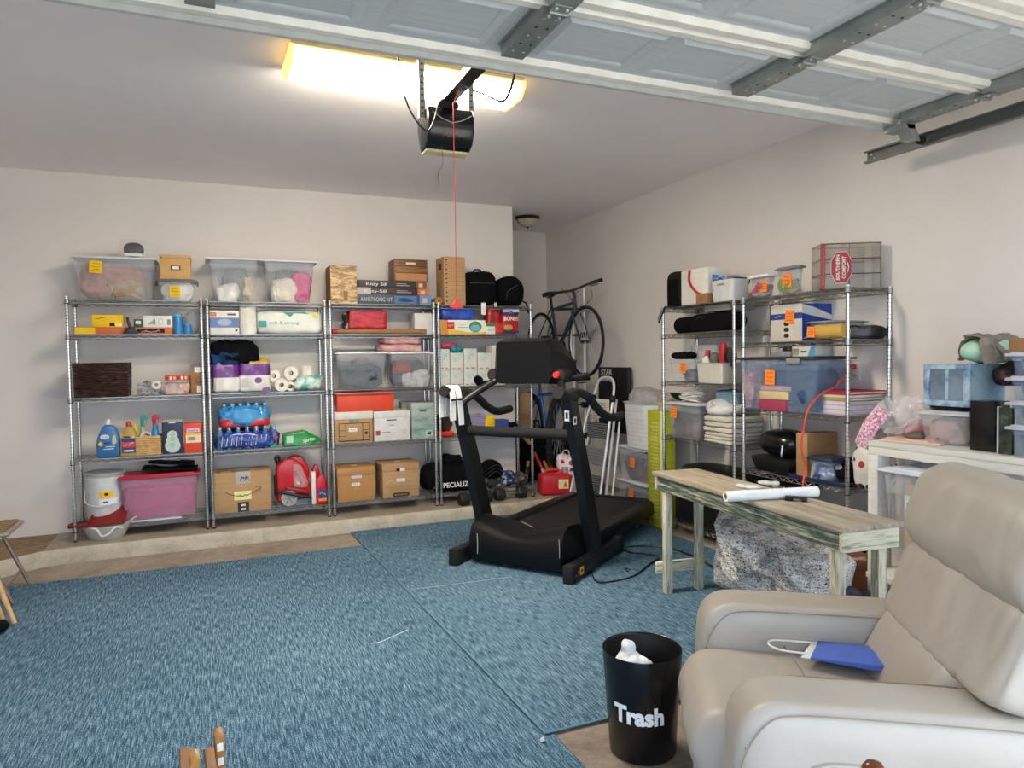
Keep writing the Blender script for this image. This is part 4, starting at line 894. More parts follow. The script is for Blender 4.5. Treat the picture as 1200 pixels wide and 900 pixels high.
# level 1
z = SZ[0]+.004
p = SL(96, 143, 553, z, 6.23, .28); r = T(p, 'bucket', 'tall white plastic pail with grey lid and yellow label on the bottom shelf', 'bucket'); w, h = p.w, p.h
m = MB(M('d6dadd', .4)); m.lathe([(w*.44, 0), (w*.46, .01), (w*.49, h*.80), (w*.49, h*.82), (w*.51, h*.82), (w*.51, h*.86), (w*.49, h*.87), (w*.495, h*.9)], n=36); m.build('pail_body', r)
m = MB(M('a4a6a6', .45)); m.lathe([(w*.50, h*.9), (w*.54, h*.905), (w*.54, h*.955), (w*.50, h*.965), (w*.48, h*.95), (w*.3, h*.95), (.01, h*.95)], n=36); m.build('lid', r)
def cw(rad): return lambda x, y: Vector((rad*sn(x/rad), -rad*cs(x/rad), y))
def band(m, rad, x0, x1, z0, z1, mat, n=8):
    vs = []; 
    for i in range(n+1): a = (x0+(x1-x0)*i/n)/rad; vs += [(rad*sn(a), -rad*cs(a), z0), (rad*sn(a), -rad*cs(a), z1)]
    m.add(vs, [(2*i, 2*i+2, 2*i+3, 2*i+1) for i in range(n)], mat)
m = MB(YELLOW); band(m, w*.487, -.10*w, .28*w, h*.50, h*.62, YELLOW); band(m, w*.488, -.10*w, .40*w, h*.36, h*.48, M('eceef2', .5)); band(m, w*.489, .0, .12*w, h*.40, h*.43, M('4a4a9a', .5)); band(m, w*.489, .04*w, .14*w, h*.54, h*.59, INK); m.build('label', r)
m = MB(WHITE); m.tube(spline([(-w*.5, -.01, h*.62), (-w*.48, -w*.25, h*.42), (-w*.15, -w*.5, h*.35), (w*.25, -w*.47, h*.38), (w*.5, -.02, h*.60)], 6), .004, n=6); m.build('handle', r)
p = SL(138, 234, 556, z+.012, 6.225, .30); pp_ = p
PINK = clear('pink_plastic', 'dba0bc', .30, .25)
r = tote(p, 'pink tinted clear tote with red lid on the bottom shelf beside the white pail', M('b51f38', .45), body=PINK, k=.90, lidh=.026)
stuffing(p, [('pink_fabric', 'pink fabric filling the tote with the red lid', 'fabric', 0, 0, .84, .8, .86, fabric('b8648c', 'a85680'), 0)])
for i, (u0, u1, v0, dz, l, ry) in enumerate(((166, 232, 545, .0, 'black folder lying on the red tote lid', 4), (174, 228, 541, .022, 'second black folder, topmost on the red tote lid', 7))):
    q = SL(u0, u1, v0, p.loc.z+p.h+dz, 6.26, .22); m = MB(BLACKF); m.box(-q.w/2, q.w/2, -.11, .11, 0, .018, bev=.004); m.rot(ry, 'Y', (-q.w/2, 0, 0)); one(m, 'black_folder', l, 'folder', (q.loc.x, q.loc.y, p.loc.z+p.h+dz+.004+.03*(i+1)))
q = SL(183, 214, 536, p.loc.z+p.h+.02, 6.40, .12); pack(q, 'crumpled white plastic bag behind the black folders', 'plastic_bag', 'bag', fabric('e4e6ea', 'c8ccd2'), e=2.4, amp=.012, fr=14, fold=.01, seed=5)
for i, (u0, u1) in enumerate(((150, 184), (184, 213))):
    a = hy(u0, 616, 6.215); b_ = hy(u1, 616, 6.215); one(MB(M('d5dae8', .6)).box(-(b_.x-a.x)/2, (b_.x-a.x)/2, -.15, .15, 0, .006+.003*i), 'paper_sheet', ('white paper sheets under the pink tote, pail side', 'white paper sheets under the pink tote, middle of the shelf')[i], 'paper', ((a.x+b_.x)/2, 6.365, z-.001))
# dustpan and bowl on the ledge
c = hz(124, 633, LZ); bw = thing('plastic_bowl', 'clear plastic bowl smeared white, on the concrete ledge under the red dustpan', 'bowl', (c.x, c.y+.08, LZ))
m = MB(clear('bowl_plastic', 'dcdcd8', .45, .3)); m.lathe([(.08, 0), (.10, .005), (.15, .09), (.162, .115), (.168, .115), (.158, .085), (.106, .002), (.05, .004)], n=36, sx=1.06, sy=.85); m.build('bowl_body', bw)
m = MB(fabric('e8e8e4', 'd0d0cc')); m.tube(spline([(-.12, -.09, .11), (-.05, -.14, .10), (-.02, -.145, .05), (.03, -.14, .06), (.07, -.13, .1), (.12, -.1, .09)], 5), .008, n=6); m.build('white_residue', bw)
DR = M('7e191c', .5); dp = thing('dustpan', 'dark red dustpan leaning in the plastic bowl on the ledge', 'dustpan', (c.x, c.y+.08, LZ+.10))
m = MB(DR); m.hull([(-.13, -.10, .01), (.13, -.12, .03), (.16, .10, .15), (-.06, .12, .12), (-.13, -.10, .015), (.13, -.12, .036), (.16, .10, .157), (-.06, .12, .127)], [(3, 2, 1, 0), (4, 5, 6, 7), (0, 1, 5, 4), (1, 2, 6, 5), (2, 3, 7, 6), (3, 0, 4, 7)], DR, .002)
m.tube([(-.13, -.10, .02), (-.06, .12, .14), (.16, .10, .17)], .008, n=6); m.tube([(-.13, -.10, .015), (.13, -.12, .035), (.16, .10, .155)], .006, n=6); m.build('pan', dp)
m = MB(DR); m.tube(spline([(-.12, -.07, .03), (-.18, -.05, .02), (-.25, -.03, .022)]), .016, n=8); m.build('handle', dp)
hb = MB(M('2a0f12', .6)); hb.blob((0, 0, 0), (.15, .05, .035), e=2.5, amp=.004, n=20); one(hb, 'hand_brush', 'small dark hand brush behind the dustpan handle by the shelving post', 'brush', (c.x-.19, c.y+.10, LZ+.105), 8)
one(MB(M('d8b894', .6)).tube([(0, 0, 0), (.13, .0, .085)], .007, n=8), 'wooden_stick', 'pale wooden stick poking out of the plastic bowl on the ledge', 'stick', (c.x+.08, c.y+.02, LZ+.075))
# ================================================================ SHELVING 2 (paper goods)
for i, (u0, u1, vt, l) in enumerate(((247, 303, 301.5, 'clear storage tote with white lid holding white boxes, beside the one with pink fabric'), (313, 369, 304.5, 'clear storage tote with white lid showing bright pink fabric'))):
    p = SL(u0-4, u1+1, vt, SZ[4]+.004, 6.225, .32); tote(p, l, M('e2e3ea', .4), k=.80, ov=.035)
    if i == 0: stuffing(p, [('white_box_bundle', 'white box in the clear tote on top of the shelving', 'box', -.13, -.15, .36, .4, .38, WHITE, 0), ('grey_bundle', 'grey plastic bundle in the clear tote of white boxes', 'bundle', .05, .1, .5, .4, .8, fabric('8d929c', '6c7078'), 0), ('tan_bundle', 'cream bundle at the edge of the clear tote of white boxes', 'bundle', .27, -.05, .16, .4, .6, fabric('d8c8a8', 'b8a888'), 0)])
    else: stuffing(p, [('pink_fabric', 'bright pink fabric inside the clear white lidded tote', 'fabric', .22, -.05, .36, .7, .72, fabric('d8568e', 'c04478'), 0), ('white_cloth', 'white cloth bundle inside the tote with pink fabric', 'cloth', -.10, -.14, .5, .5, .52, fabric('e4ded2', 'cfc6b8'), 0), ('teal_cloth', 'teal grey bundle above the white cloth in the clear tote', 'cloth', 0, .05, .5, .4, .8, fabric('5c7f8c', '7d7468'), .02)])
z = SZ[3]+.004
p = SL(246, 280, 364, z, 6.225, .26)
def dk(m, w, d, h, y):
    rect(m, w, d, h, y, -.5, .5, .28, .70, M('6f86b8', .6)); m.prism(arc(0, .50*h, .25*w, 0, 360, 20, .15*h)[:-1], y-.001, y, 'y', M('a9b6d8', .6)); m.text('Kleenex', (0, y-.002, .46*h), .07*h, WHITE, width=.4*w); rect(m, w, d, h, y, -.48, -.28, .76, .92, M('d2742c', .6)); m.scr(-.38*w, y-.002, .84*h, .1*w, .07*h, WHITE)
    rect(m, w, d, h, y, .1, .4, .80, .88, M('5a5f70', .6)); rect(m, w, d, h, y, .36, .44, .12, .2, INK)
carton(p, 'white and blue carton of tissues on the upper shelf', M('ece8e2', .6), 'tissue_carton', deco=dk)
p = SL(281, 301, 359.5, z, 6.24, .13); r = T(p, 'paper_towel_roll', 'white paper towel roll standing between the tissue carton and the wrapped pack', 'paper towels'); m = MB(fabric('eeece6', 'e0ddd6', 30)); m.pipe((0, 0, 0), (0, 0, p.h), p.w*.5, .018, n=32); m.build('towel_roll', r)
p = SL(301, 379, 364, z, 6.225, .28); SW = speckle('white_wrap', [(.3, 'd8dad2'), (.7, 'efefe8')], 7, rough=.3)
r = T(p, 'paper_towel_pack', 'long plastic wrapped paper towel pack with green lettering', 'paper towels'); m = MB(SW); m.blob((0, 0, 0), (p.w, p.d, p.h), e=6, amp=.006, fr=12, fold=.004, seed=3, n=44); m.build('wrapped_rolls', r, 60)
TL = M('2f9f94', .5); y = -p.d/2-.006; m = MB(TL); m.text('soft & strong', (-.10*p.w, y, .42*p.h), .13*p.h, M('7aa89c', .5), width=.44*p.w, bold=.01); m.box(-.48*p.w, -.36*p.w, y-.001, y, .30*p.h, .56*p.h, TL); m.prism([(-.12*p.w, .93*p.h), (0, .72*p.h), (.05*p.w, .9*p.h), (.28*p.w, .86*p.h), (.2*p.w, .96*p.h)], y-.001, y, 'y', TL)
m.prism(arc(.37*p.w, .82*p.h, .045*p.w, 0, 360, 16)[:-1], y-.001, y, 'y', M('d8dc3a', .5)); m.build('printed_label', r)
z = SZ[2]+.004
def tppack(p, label, seed, yel=False):
    r = T(p, 'toilet_paper_pack', label, 'toilet paper'); w, d, h = p.w, p.d, p.h; PU = speckle('purple_wrap', [(.35, '4e1c68'), (.55, '6b2c86'), (.75, 'a07ab8')], 9, rough=.3)
    zn = [(.62, .94, PU)]+([(.84, 1.2, speckle('yellow_wrap', [(.4, 'b89838'), (.55, 'd8ba4a'), (.7, 'ece0b0')], 10, rough=.3))] if yel else [])
    m = MB(speckle('white_film', [(.35, 'd4d0ca'), (.6, 'eeeae4')], 12, (1, 1, .3), .3)); m.blob((0, 0, 0), (w, d, h), e=7, amp=.006, fr=9, fold=.010, seed=seed, n=60, zones=zn); m.build('wrapped_rolls', r, 60)
    y = -d/2-.008
    if yel: m = MB(M('7a4a98', .4)); m.prism(arc(.1*w, .36*h, .12*w, 0, 360, 14, .09*h)[:-1], y-.002, y, 'y'); m.box(-.45*w, -.2*w, y-.002, y, .2*h, .42*h, M('c9c6c2', .5)); m.prism([(.2*w, .02*h), (.48*w, .04*h), (.44*w, .16*h), (.24*w, .14*h)], y-.002, y, 'y'); m.build('printed_label', r)
p = SL(248, 280, 424, z, 6.225, .28); tppack(p, 'white toilet paper pack with purple band under the black jacket', 2); zt = z+p.h
p = SL(280, 317, 420, z, 6.235, .26); tppack(p, 'toilet paper pack with purple and yellow wrap beside the loose rolls', 6, True)
p = SL(252, 300, 402, zt-.02, 6.24, .24)
pack(p, 'black jacket heaped on the toilet paper packs', 'jacket', 'jacket', fabric('0d0e12', '06070a'), e=7, ez=4, amp=.012, fr=7, fold=.05, seed=14, n=70)
q = SL(247, 284, 412, zt-.03, 6.22, .2); pack(q, 'dark blue cloth sticking out under the black jacket', 'blue_cloth', 'cloth', fabric('1f3f6c', '16294a'), e=5, amp=.012, fr=9, fold=.03, seed=8, h=.10)
def tp(u, v, Y, label, up=False, r_=.056, L=.10, zz=None):
    c = hy(u, v, Y); o = thing('toilet_roll', label, 'toilet paper', (c.x, Y+L/2, zz if zz else c.z)); m = MB(fabric('efece4', 'dedad0', 40))
    if up: m.pipe((0, 0, 0), (0, 0, L), r_, .02, n=28)
    else: m.pipe((0, -L/2, 0), (0, L/2, 0), r_, .02, n=28)
    m.build('paper', o); m = MB(CARD2)
    if up: m.pipe((0, 0, -.0), (0, 0, L), .02, .018, n=20)
    else: m.pipe((0, -L/2+.001, 0), (0, L/2, 0), .02, .0185, n=20)
    m.build('core', o)
tp(330, 452, 6.23, 'toilet roll at the front of the loose rolls, resting on the shelf', zz=z+.058)
tp(321, 440, 6.30, 'toilet roll against the purple wrapped pack', r_=.05, zz=z+.135); tp(341, 438, 6.26, 'large toilet roll on top of the loose rolls', r_=.058, zz=z+.155); tp(340.5, 456, 6.28, 'small dark cored roll between the front roll and the wipes pack', r_=.04, zz=z+.042)
p = SL(344, 379, 440, z, 6.235, .22); pack(p, 'teal and white soft pack of wipes under the standing roll', 'wipes_pack', 'wipes', speckle('wipes', [(.4, '3f9f94'), (.5, 'a9cfc6'), (.6, 'e2e6de')], 14, rough=.4), e=4, amp=.008, fr=12, fold=.008, seed=7); c = hy(360, 440, 6.25)
tp(360.5, 440, 6.27, 'toilet roll standing on the teal wipes pack', up=True, r_=.052, L=.085, zz=z+p.h-.004)
z = SZ[1]+.004
def waterpack(p, label, film, seed, base, name='water_bottle_pack', txt=None):
    r = T(p, name, label, 'bottled water'); w, d, h = p.w, p.d, p.h; nx = max(3, int(w/.062)); ny = max(2, int(d/.062)); CB = clear('pet_blue', '6a9cc8', .5, .1)
    m = MB(CB)
    for i in range(nx):
        for j in range(ny): m.lathe([(.026, 0), (.029, .01), (.029, h*.62), (.02, h*.78), (.012, h*.88)], c=(-w/2+.031+(w-.062)*i/max(1, nx-1), -d/2+.031+(d-.062)*j/max(1, ny-1), .002), n=10)
    m.build('bottles', r, 60)
    m = MB(M('a9c2d8', .4))
    for i in range(nx):
        for j in range(ny): m.cyl((-w/2+.031+(w-.062)*i/max(1, nx-1), -d/2+.031+(d-.062)*j/max(1, ny-1), h*.88), (-w/2+.031+(w-.062)*i/max(1, nx-1), -d/2+.031+(d-.062)*j/max(1, ny-1), h*.96), .013, n=10)
    m.build('bottle_caps', r)
    m = MB(film); m.blob((0, 0, 0), (w*1.05, d*1.05, h*base), e=5, amp=.008, fr=11, fold=.016, seed=seed, n=64); m.build('wrap', r, 60); return r
p = SL(253, 326, 499, z, 6.23, .28); r = waterpack(p, 'dark blue wrapped pack of bottled water, lower of the two packs', speckle('wrap_navy', [(.3, '1c2f7c'), (.6, '27479e'), (.75, '5f7fc4')], 12, rough=.2), 4, .74); zb = z+p.h
m = MB(WHITE); y = -p.d*.52-.006; random.seed(5)
[m.tube([(p.w*(-.42+.078*k), y, p.h*(.16+.02*(k % 3))), (p.w*(-.395+.078*k), y, p.h*(.60-.03*(k % 2))), (p.w*(-.375+.078*k), y, p.h*(.20+.03*((k*2) % 3))), (p.w*(-.36+.078*k), y, p.h*(.5+.03*(k % 2)))], .0045, M('dfe6f4', .4), n=4) for k in range(10)]; m.prism([(.40*p.w, .52*p.h), (.50*p.w, .48*p.h), (.46*p.w, .30*p.h)], y-.001, y, 'y', M('cc2a3a', .5)); m.prism([(.34*p.w, .04*p.h), (.52*p.w, .04*p.h), (.44*p.w, .20*p.h)], y-.001, y, 'y', M('2f9f6a', .5)); m.build('printed_label', r)
p = SL(258, 315, 472, zb-.012, 6.25, .25); r = waterpack(p, 'light blue wrapped pack of bottled water stacked on the dark blue pack', speckle('wrap_sky', [(.3, '1577b8'), (.6, '2c96d4'), (.8, '8ccbec')], 10, rough=.2), 9, .86)
m = MB(M('c8252e', .25)); m.blob((0, 0, 0), (p.w*1.05, p.d*1.06, p.h*.36), e=6, amp=.004, fr=14, fold=.004, seed=2, n=36); m.prism(arc(.0, .55*p.h, .11*p.w, 0, 360, 14, .08*p.h)[:-1], -p.d*.54, -p.d*.52, 'y', M('c8925a', .5)); m.build('red_band', r, 60)
p = SL(332, 380, 505, z, 6.23, .20); GR = speckle('green_foil', [(.3, '0f7a34'), (.7, '23a54c')], 8, rough=.25); r = T(p, 'soda_pack', 'green plastic wrapped soda pack lying on the shelf with white lettering', 'soda pack'); w, d, h = p.w, p.d, p.h
m = MB(GR); m.hull([(-w/2, -d/2, 0), (w*.22, -d/2, 0), (w*.5, -d*.1, h*.3), (w*.22, d/2, 0), (-w/2, d/2, 0), (-w*.48, -d*.42, h*.82), (w*.04, -d*.42, h), (w*.04, d*.42, h), (-w*.48, d*.42, h*.82)], [(4, 3, 2, 1, 0), (5, 6, 7, 8), (0, 1, 6, 5), (1, 2, 6), (2, 3, 7), (2, 7, 6), (3, 4, 8, 7), (4, 0, 5, 8)], GR, .012, 3); m.build('wrapped_cans', r, 50)
m = MB(WHITE); U = Vector((0, .12*d, h)).normalized(); m.text('Sprite', (.12*w, -d/2-.002, .30*h), .22*h, WHITE, right=(1, .0, .2), up=(0, .09, 1), width=.30*w, bold=.02, depth=.004); m.box(-.42*w, -.26*w, -d/2+.004, -d/2+.006, .25*h, .7*h, M('b9dcc0', .5)); m.build('printed_label', r)
z = SZ[0]+.004
p = SL(251, 317, 553, z, 6.23, .26)
def dk(m, w, d, h, y):
    Bk = M('5a4030', .7); pts = [(-.32*w+.64*w*t/14, y-.0006, h*(.52-.15*math.sin(math.pi*t/14)+.05*t/14)) for t in range(15)]; m.tube(pts, .006, Bk, n=5, flat=.3); m.tube([(.22*w, y-.0006, h*.60), (.335*w, y-.0006, h*.60), (.30*w, y-.0006, h*.46)], .005, Bk, n=5, flat=.3)
    rect(m, w, d, h, y, -.10, .10, .0, .24, M('2a2523', .6)); rect(m, w, d, h, y-.0012, -.04, .04, .14, .19, WHITE); rect(m, w, d, h, y-.0012, -.04, .04, .04, .09, WHITE); rect(m, w, d, h, y-.001, -.16, .15, .30, .52, M('efe9a8', .8)); m.scr(-.01*w, y-.003, .41*h, .2*w, .06*h, INK)
r = carton(p, 'shipping box with a curved arrow smile and pale yellow note', CARD, deco=dk)
m = MB(clear('tape_clear', 'd8d4cc', .5, .2)); m.box(-.13*p.w, .14*p.w, -p.d/2-.002, -p.d/2-.0005, p.h*.70, p.h+.002); m.box(-.13*p.w, .14*p.w, -p.d/2, p.d/2, p.h, p.h+.002); m.build('packing_tape', r); m = MB(M('34406a', .5)); 
for k in range(9): m.tube([(p.w*(-.05+.02*k), -p.d/2-.003, p.h*(.78+.03*((k*5) % 4))), (p.w*(-.04+.02*k), -p.d/2-.003, p.h*(.80+.03*((k*7) % 4)))], .004, n=4)
m.build('printed_mark', r); m = MB(CARD2); m.box(-p.w*.46, -p.w*.15, -p.d*.45, -p.d*.1, p.h+.001, p.h+.003); m.box(-p.w*.38, -p.w*.2, -p.d*.4, -p.d*.3, p.h+.003, p.h+.0035, WHITE); m.build('top_flap', r)
# carpet cleaner
p = SL(321, 366, 536, z, 6.24, .26); r = T(p, 'carpet_cleaner', 'red portable carpet cleaner with clear tank and grey wheel', 'carpet cleaner'); w, d, h = p.w, p.d, p.h; RED = M('c41a26', .25); RDK = M('8c1219', .35)
m = MB(RED); m.prism(rprof([(-.42*w, .08*h), (-.42*w, .80*h), (-.30*w, .92*h), (.02*w, .96*h), (.30*w, .80*h), (.46*w, .42*h), (.42*w, .16*h), (.0*w, .12*h)], .03, 4), -d*.34, d*.3, 'y', None, .015, 3); m.build('main_body', r, 50)
m = MB(RED); m.prism(rprof([(-.05*w, .85*h), (-.02*w, 1.0*h), (.30*w, .97*h), (.48*w, .70*h), (.46*w, .45*h), (.2*w, .5*h)], .03, 4), -d*.02, d*.42, 'y', None, .012, 3); m.build('rear_tank', r, 50)
m = MB(clear('tank_clear', 'f0c8c8', .35, .1)); m.prism(rprof([(.0*w, .40*h), (.0*w, .86*h), (.20*w, .82*h), (.40*w, .45*h), (.30*w, .36*h)], .02, 4), -d*.44, -d*.34, 'y', None, .01, 3); m.build('clear_tank', r, 50); m = MB(WHITE); m.tube(spline([(.14*w, -d*.36, .7*h), (.24*w, -d*.36, .55*h), (.28*w, -d*.36, .44*h)]), .006, n=6); m.prism([(.04*w, .45*h), (.2*w, .42*h), (.1*w, .55*h)], -d*.345, -d*.34, 'y'); m.build('tank_gauge', r)
m = MB(RDK); m.prism([(-.22*w, .42*h), (.1*w, .36*h), (.44*w, .28*h), (.44*w, .20*h), (-.1*w, .30*h), (-.22*w, .38*h)], -d*.42, -d*.34, 'y', None, .006); m.build('front_fascia', r)
m = MB(BLACK); m.tube(spline([(-.48*w, -.1, .32*h), (-.3*w, -d*.46, .31*h), (.1*w, -d*.48, .22*h), (.46*w, -d*.44, .16*h)]), .014, n=8); m.build('hose', r); m = MB(BLACK); m.tube(spline([(-.36*w, 0, .8*h), (-.42*w, 0, .96*h), (-.34*w, 0, 1.0*h), (-.30*w, 0, .86*h)]), .012, n=8); m.box(-.47*w, -.40*w, -.05, .05, .2*h, .6*h, bev=.01); m.build('hose_holder', r)
m = MB(M('a5a7a8', .4)); m.cyl((-.12*w, -d*.44, .17*h), (-.12*w, -d*.36, .17*h), .155*h, n=28); m.cyl((-.12*w, -d*.455, .17*h), (-.12*w, -d*.44, .17*h), .05*h, n=16); m.cur = M('6c6e70', .5)
for k in range(6): m.cyl((-.12*w, -d*.445, .17*h), (-.12*w+.12*h*cs(k*1.047), -d*.445, .17*h+.12*h*sn(k*1.047)), .004, n=5)
m.build('wheel', r); m = MB(M('8a8f98', .5)); m.box(.0*w, .40*w, -d*.3, d*.3, .0, .12*h, bev=.006); m.build('base', r)
for i, (u0, u1, vt, Y, l) in enumerate(((366, 375, 544, 6.36, 'red bottle with white neck standing behind the bigger red bottle'), (370.5, 383, 556, 6.24, 'red cleaner bottle with blue and orange label beside the carpet cleaner'))):
    p = SL(u0, u1, vt, z, Y, .06); r = T(p, 'cleaner_bottle', l, 'bottle'); w, h = p.w, p.h; m = MB(RED); m.prism(rprof([(-.5*w, 0), (-.5*w, .8*h), (-.2*w, .97*h), (.15*w, h), (.5*w, .78*h), (.5*w, 0)], .015, 3), -.028, .028, 'y', None, .008); m.build('bottle_body', r, 50)
    if i: m = MB(M('2a3a7a', .5)); m.box(-.3*w, .45*w, -.0295, -.028, .08*h, .5*h); m.box(-.3*w, .45*w, -.030, -.0294, .10*h, .2*h, ORANGE); m.scr(.08*w, -.0305, .36*h, .6*w, .12*h, WHITE); m.build('label', r)
p = SL(365, 370, 553, z, 6.27, .05); one(MB(WHITE).box(-p.w/2, p.w/2, -.03, .03, 0, p.h, bev=.003), 'white_carton', 'narrow white carton between the carpet cleaner and red bottle', 'box', p.loc)
# ================================================================ SHELVING 3 (boxes)
z = SZ[4]+.004
p = SL(387, 418, 311, z, 6.235, .26)
WP = speckle('wood_print', [(.35, '7c5a38'), (.5, 'b08a5c'), (.58, 'e0c494'), (.7, 'c49c68')], 8, (1, 1, 4), .5, 6, dist=1.5)
def dk(m, w, d, h, y): rect(m, w, d, h, y, -.02, .14, .06, .34, CARD2)
r = carton(p, 'crinkled gold and brown wrapped box standing beside the flat game boxes', CARD2, 'wrapped_box', drz=0); m = MB(WP); m.box(-p.w/2+.001, p.w/2-.001, -p.d/2-.002, -p.d/2, .002, p.h-.002); dk(m, p.w, p.d, p.h, -p.d/2-.002); m.build('front_wrap', r)
BW = speckle('box_dark', [(.3, '2a2220'), (.7, '3a302c')], 5)
zz = z
for i, (u0, u1, v0, v1, mt, l, tx) in enumerate(((418, 505.5, 345.5, 353, M('3c464e', .5), 'lowest flat box of the stack, grey and blue with white lettering', 'ARMSTRONG KIT'), (417, 503, 337.5, 345, M('34282a', .5), 'middle flat box of the stack, dark with a warm photo at one end', 'Kitty-Sill'), (420, 500, 329, 337, M('2a1f20', .5), 'topmost flat dark box of the stack, under the wooden crate box', 'Kitty Sill'))):
    p = SL(u0, u1, v0, zz, 6.235, .28); h = p.h
    def dk(m, w, d, h, y):
        m.text(tx, (-.24*w, y-.001, .28*h), .42*h, WHITE if i else M('b8c4cc', .5), width=.30*w if i else .42*w); rect(m, w, d, h, y, .05, .25, .3, .42, M('9a948c', .6)); rect(m, w, d, h, y, .05, .2, .55, .65, M('9a948c', .6))
        rect(m, w, d, h, y, .34, .5, .0, 1, [M('5a86c0', .5), M('b06a3a', .5), M('7a4a34', .5)][i]); rect(m, w, d, h, y-.001, .38, .44, .2, .7, M('ddb088', .6))
        if i == 1: rect(m, w, d, h, y, -.5, -.3, .0, 1, M('b9a8ae', .6)); 
        if i == 0: rect(m, w, d, h, y, .0, .3, .1, .9, M('4a6ea4', .5))
    carton(p, l, mt, 'flat_box', deco=dk, h=h); zz += h+.001
p = SL(462, 501, 304, zz, 6.25, .22); p.w += .0
CR = speckle('wood_planks', [(.35, '4a2c18'), (.5, '7a4c2a'), (.65, '96663c')], 6, (1, 1, 9), .5, 6)
def dk(m, w, d, h, y): rect(m, w, d, h, y, -.46, .46, .04, .36, M('b07c50', .6)); rect(m, w, d, h, y, -.46, .46, .37, .385, INK); rect(m, w, d, h, y, -.46, .46, .68, .695, INK); rect(m, w, d, h, y, -.15, .15, .76, .86, M('d8c8a8', .6))
carton(p, 'brown wood plank patterned box on the stack of flat boxes', CR, 'crate_box', deco=dk)
p = SL(520, 545, 301, z, 6.235, .24)
def dk(m, w, d, h, y):
    for i in range(10): m.cyl((-.38*w, y, h*(.08+.094*i)), (-.38*w, y-.0008, h*(.08+.094*i)), .008, mat=INK, n=10); m.box(-.48*w, .5*w, y-.0008, y, h*(.03+.094*i), h*(.034+.094*i), CARD2)
r = carton(p, 'tall cardboard box with a column of round holes on the shelving top', CARD, deco=dk); m = MB(INK); m.box(-p.w/2-.001, -p.w/2-.0002, -.05, .03, p.h*.75, p.h*.88); m.build('side_mark', r)
c = hy(514.5, 349, 6.215); r = thing('cardboard_tube', 'cardboard tube end beside the tall box with round holes', 'tube', (c.x, 6.215, z+.037)); m = MB(CARD2); m.pipe((0, 0, 0), (0, .33, 0), .036, .009, n=24); m.build('tube_body', r)
z = SZ[3]+.004
a, b_ = hy(391, 386, 6.225), hy(500, 387, 6.225); r = thing('mailing_tube', 'long brown cardboard tube with a red end lying along the shelf', 'tube', (a.x, 6.245, z+.022)); L = b_.x-a.x; m = MB(CARD2); m.cyl((.03, 0, 0), (L, 0, 0), .022, n=20); m.build('tube_body', r); m = MB(M('a8242a', .5)); m.cyl((-.01, 0, 0), (.035, 0, 0), .023, n=20); m.build('end_cap', r)
p = SL(409, 454, 363.5, z+.046, 6.27, .2); RF = speckle('red_foil', [(.35, '8e1420'), (.5, 'c41f2c'), (.65, 'd8323c')], 5, (1, 1, 3), .3, 5, dist=2)
pack(p, 'red foil gift bag lying on its side above the long brown tube', 'gift_bag', 'bag', RF, e=12, amp=.004, fr=9, fold=.008, seed=3)
p = SL(403, 409.5, 366, z+.046, 6.29, .1); r = pack(p, 'small black and white object beside the red gift bag', 'black_case', 'case', speckle('bw', [(.48, '141414'), (.52, 'b8b8b4')], 14, interp='CONSTANT'), e=4)
p = SL(486, 507.5, 367, z, 6.29, .18)
carton(p, 'plain white box at the end of the shelf beside the long tube', M('d9d6d4', .6), 'white_carton')
z = SZ[2]+.004
for i, (u0, u1, vt, l) in enumerate(((393, 455.5, 412, 'clear tote with white lid full of dark blue grey clothes'), (456.5, 509, 412, 'clear tote with white lid holding a red item and white cloth, under the pink blanket'))):
    p = SL(u0, u1, vt, z, 6.225, .31); tote(p, l, M('e6e4e6', .4), k=.84, nt=None, ov=.01)
    if i == 0: stuffing(p, [('folded_clothes', 'dark blue grey clothes in the clear tote on the middle shelf', 'clothes', .02, -.05, .74, .7, .62, fabric('3d4d5c', '28343f'), 0), ('beige_cloth', 'beige cloth lying on the dark clothes in the clear tote', 'cloth', .05, .12, .3, .4, .78, fabric('a59a92', '7f766f'), .02)])
    else: stuffing(p, [('white_cloth', 'white and grey cloth low in the tote under the pink blanket', 'cloth', .15, -.14, .6, .4, .42, fabric('c9cacc', '9a9ea4'), 0), ('red_item', 'dark red item in the tote under the pink blanket', 'toy', -.18, -.12, .34, .3, .28, fabric('9c2f46', '7c2438'), .38), ('dark_clothes', 'dark grey blue clothes at the back of the tote under the pink blanket', 'clothes', 0, .12, .76, .5, .82, fabric('3f4c58', '2a343e'), 0)])
zb = z+p.h
p = SL(446, 496, 394.5, zb, 6.24, .24); PK = clear('pink_film', 'e8a8a8', .75, .2); p.h *= .5
pk = speckle('pink_blanket', [(.35, 'b08080'), (.55, 'c89a98'), (.75, 'e4c8c4')], 9, (1, 1, 2), .25, 4)
pack(p, 'lower folded pink blanket in plastic on the white tote lids', 'pink_blanket', 'blanket', pk, e=5, amp=.006, fr=12, fold=.014, seed=2); q = SL(449, 493, 394.5, zb+p.h-.002, 6.245, .22); q.h = p.h; pack(q, 'upper folded pink blanket in plastic on the white tote lids', 'pink_blanket', 'blanket', pk, e=4.5, amp=.007, fr=12, fold=.016, seed=5)
z = SZ[1]+.004
p = SL(392, 437, 482.5, z, 6.23, .30)
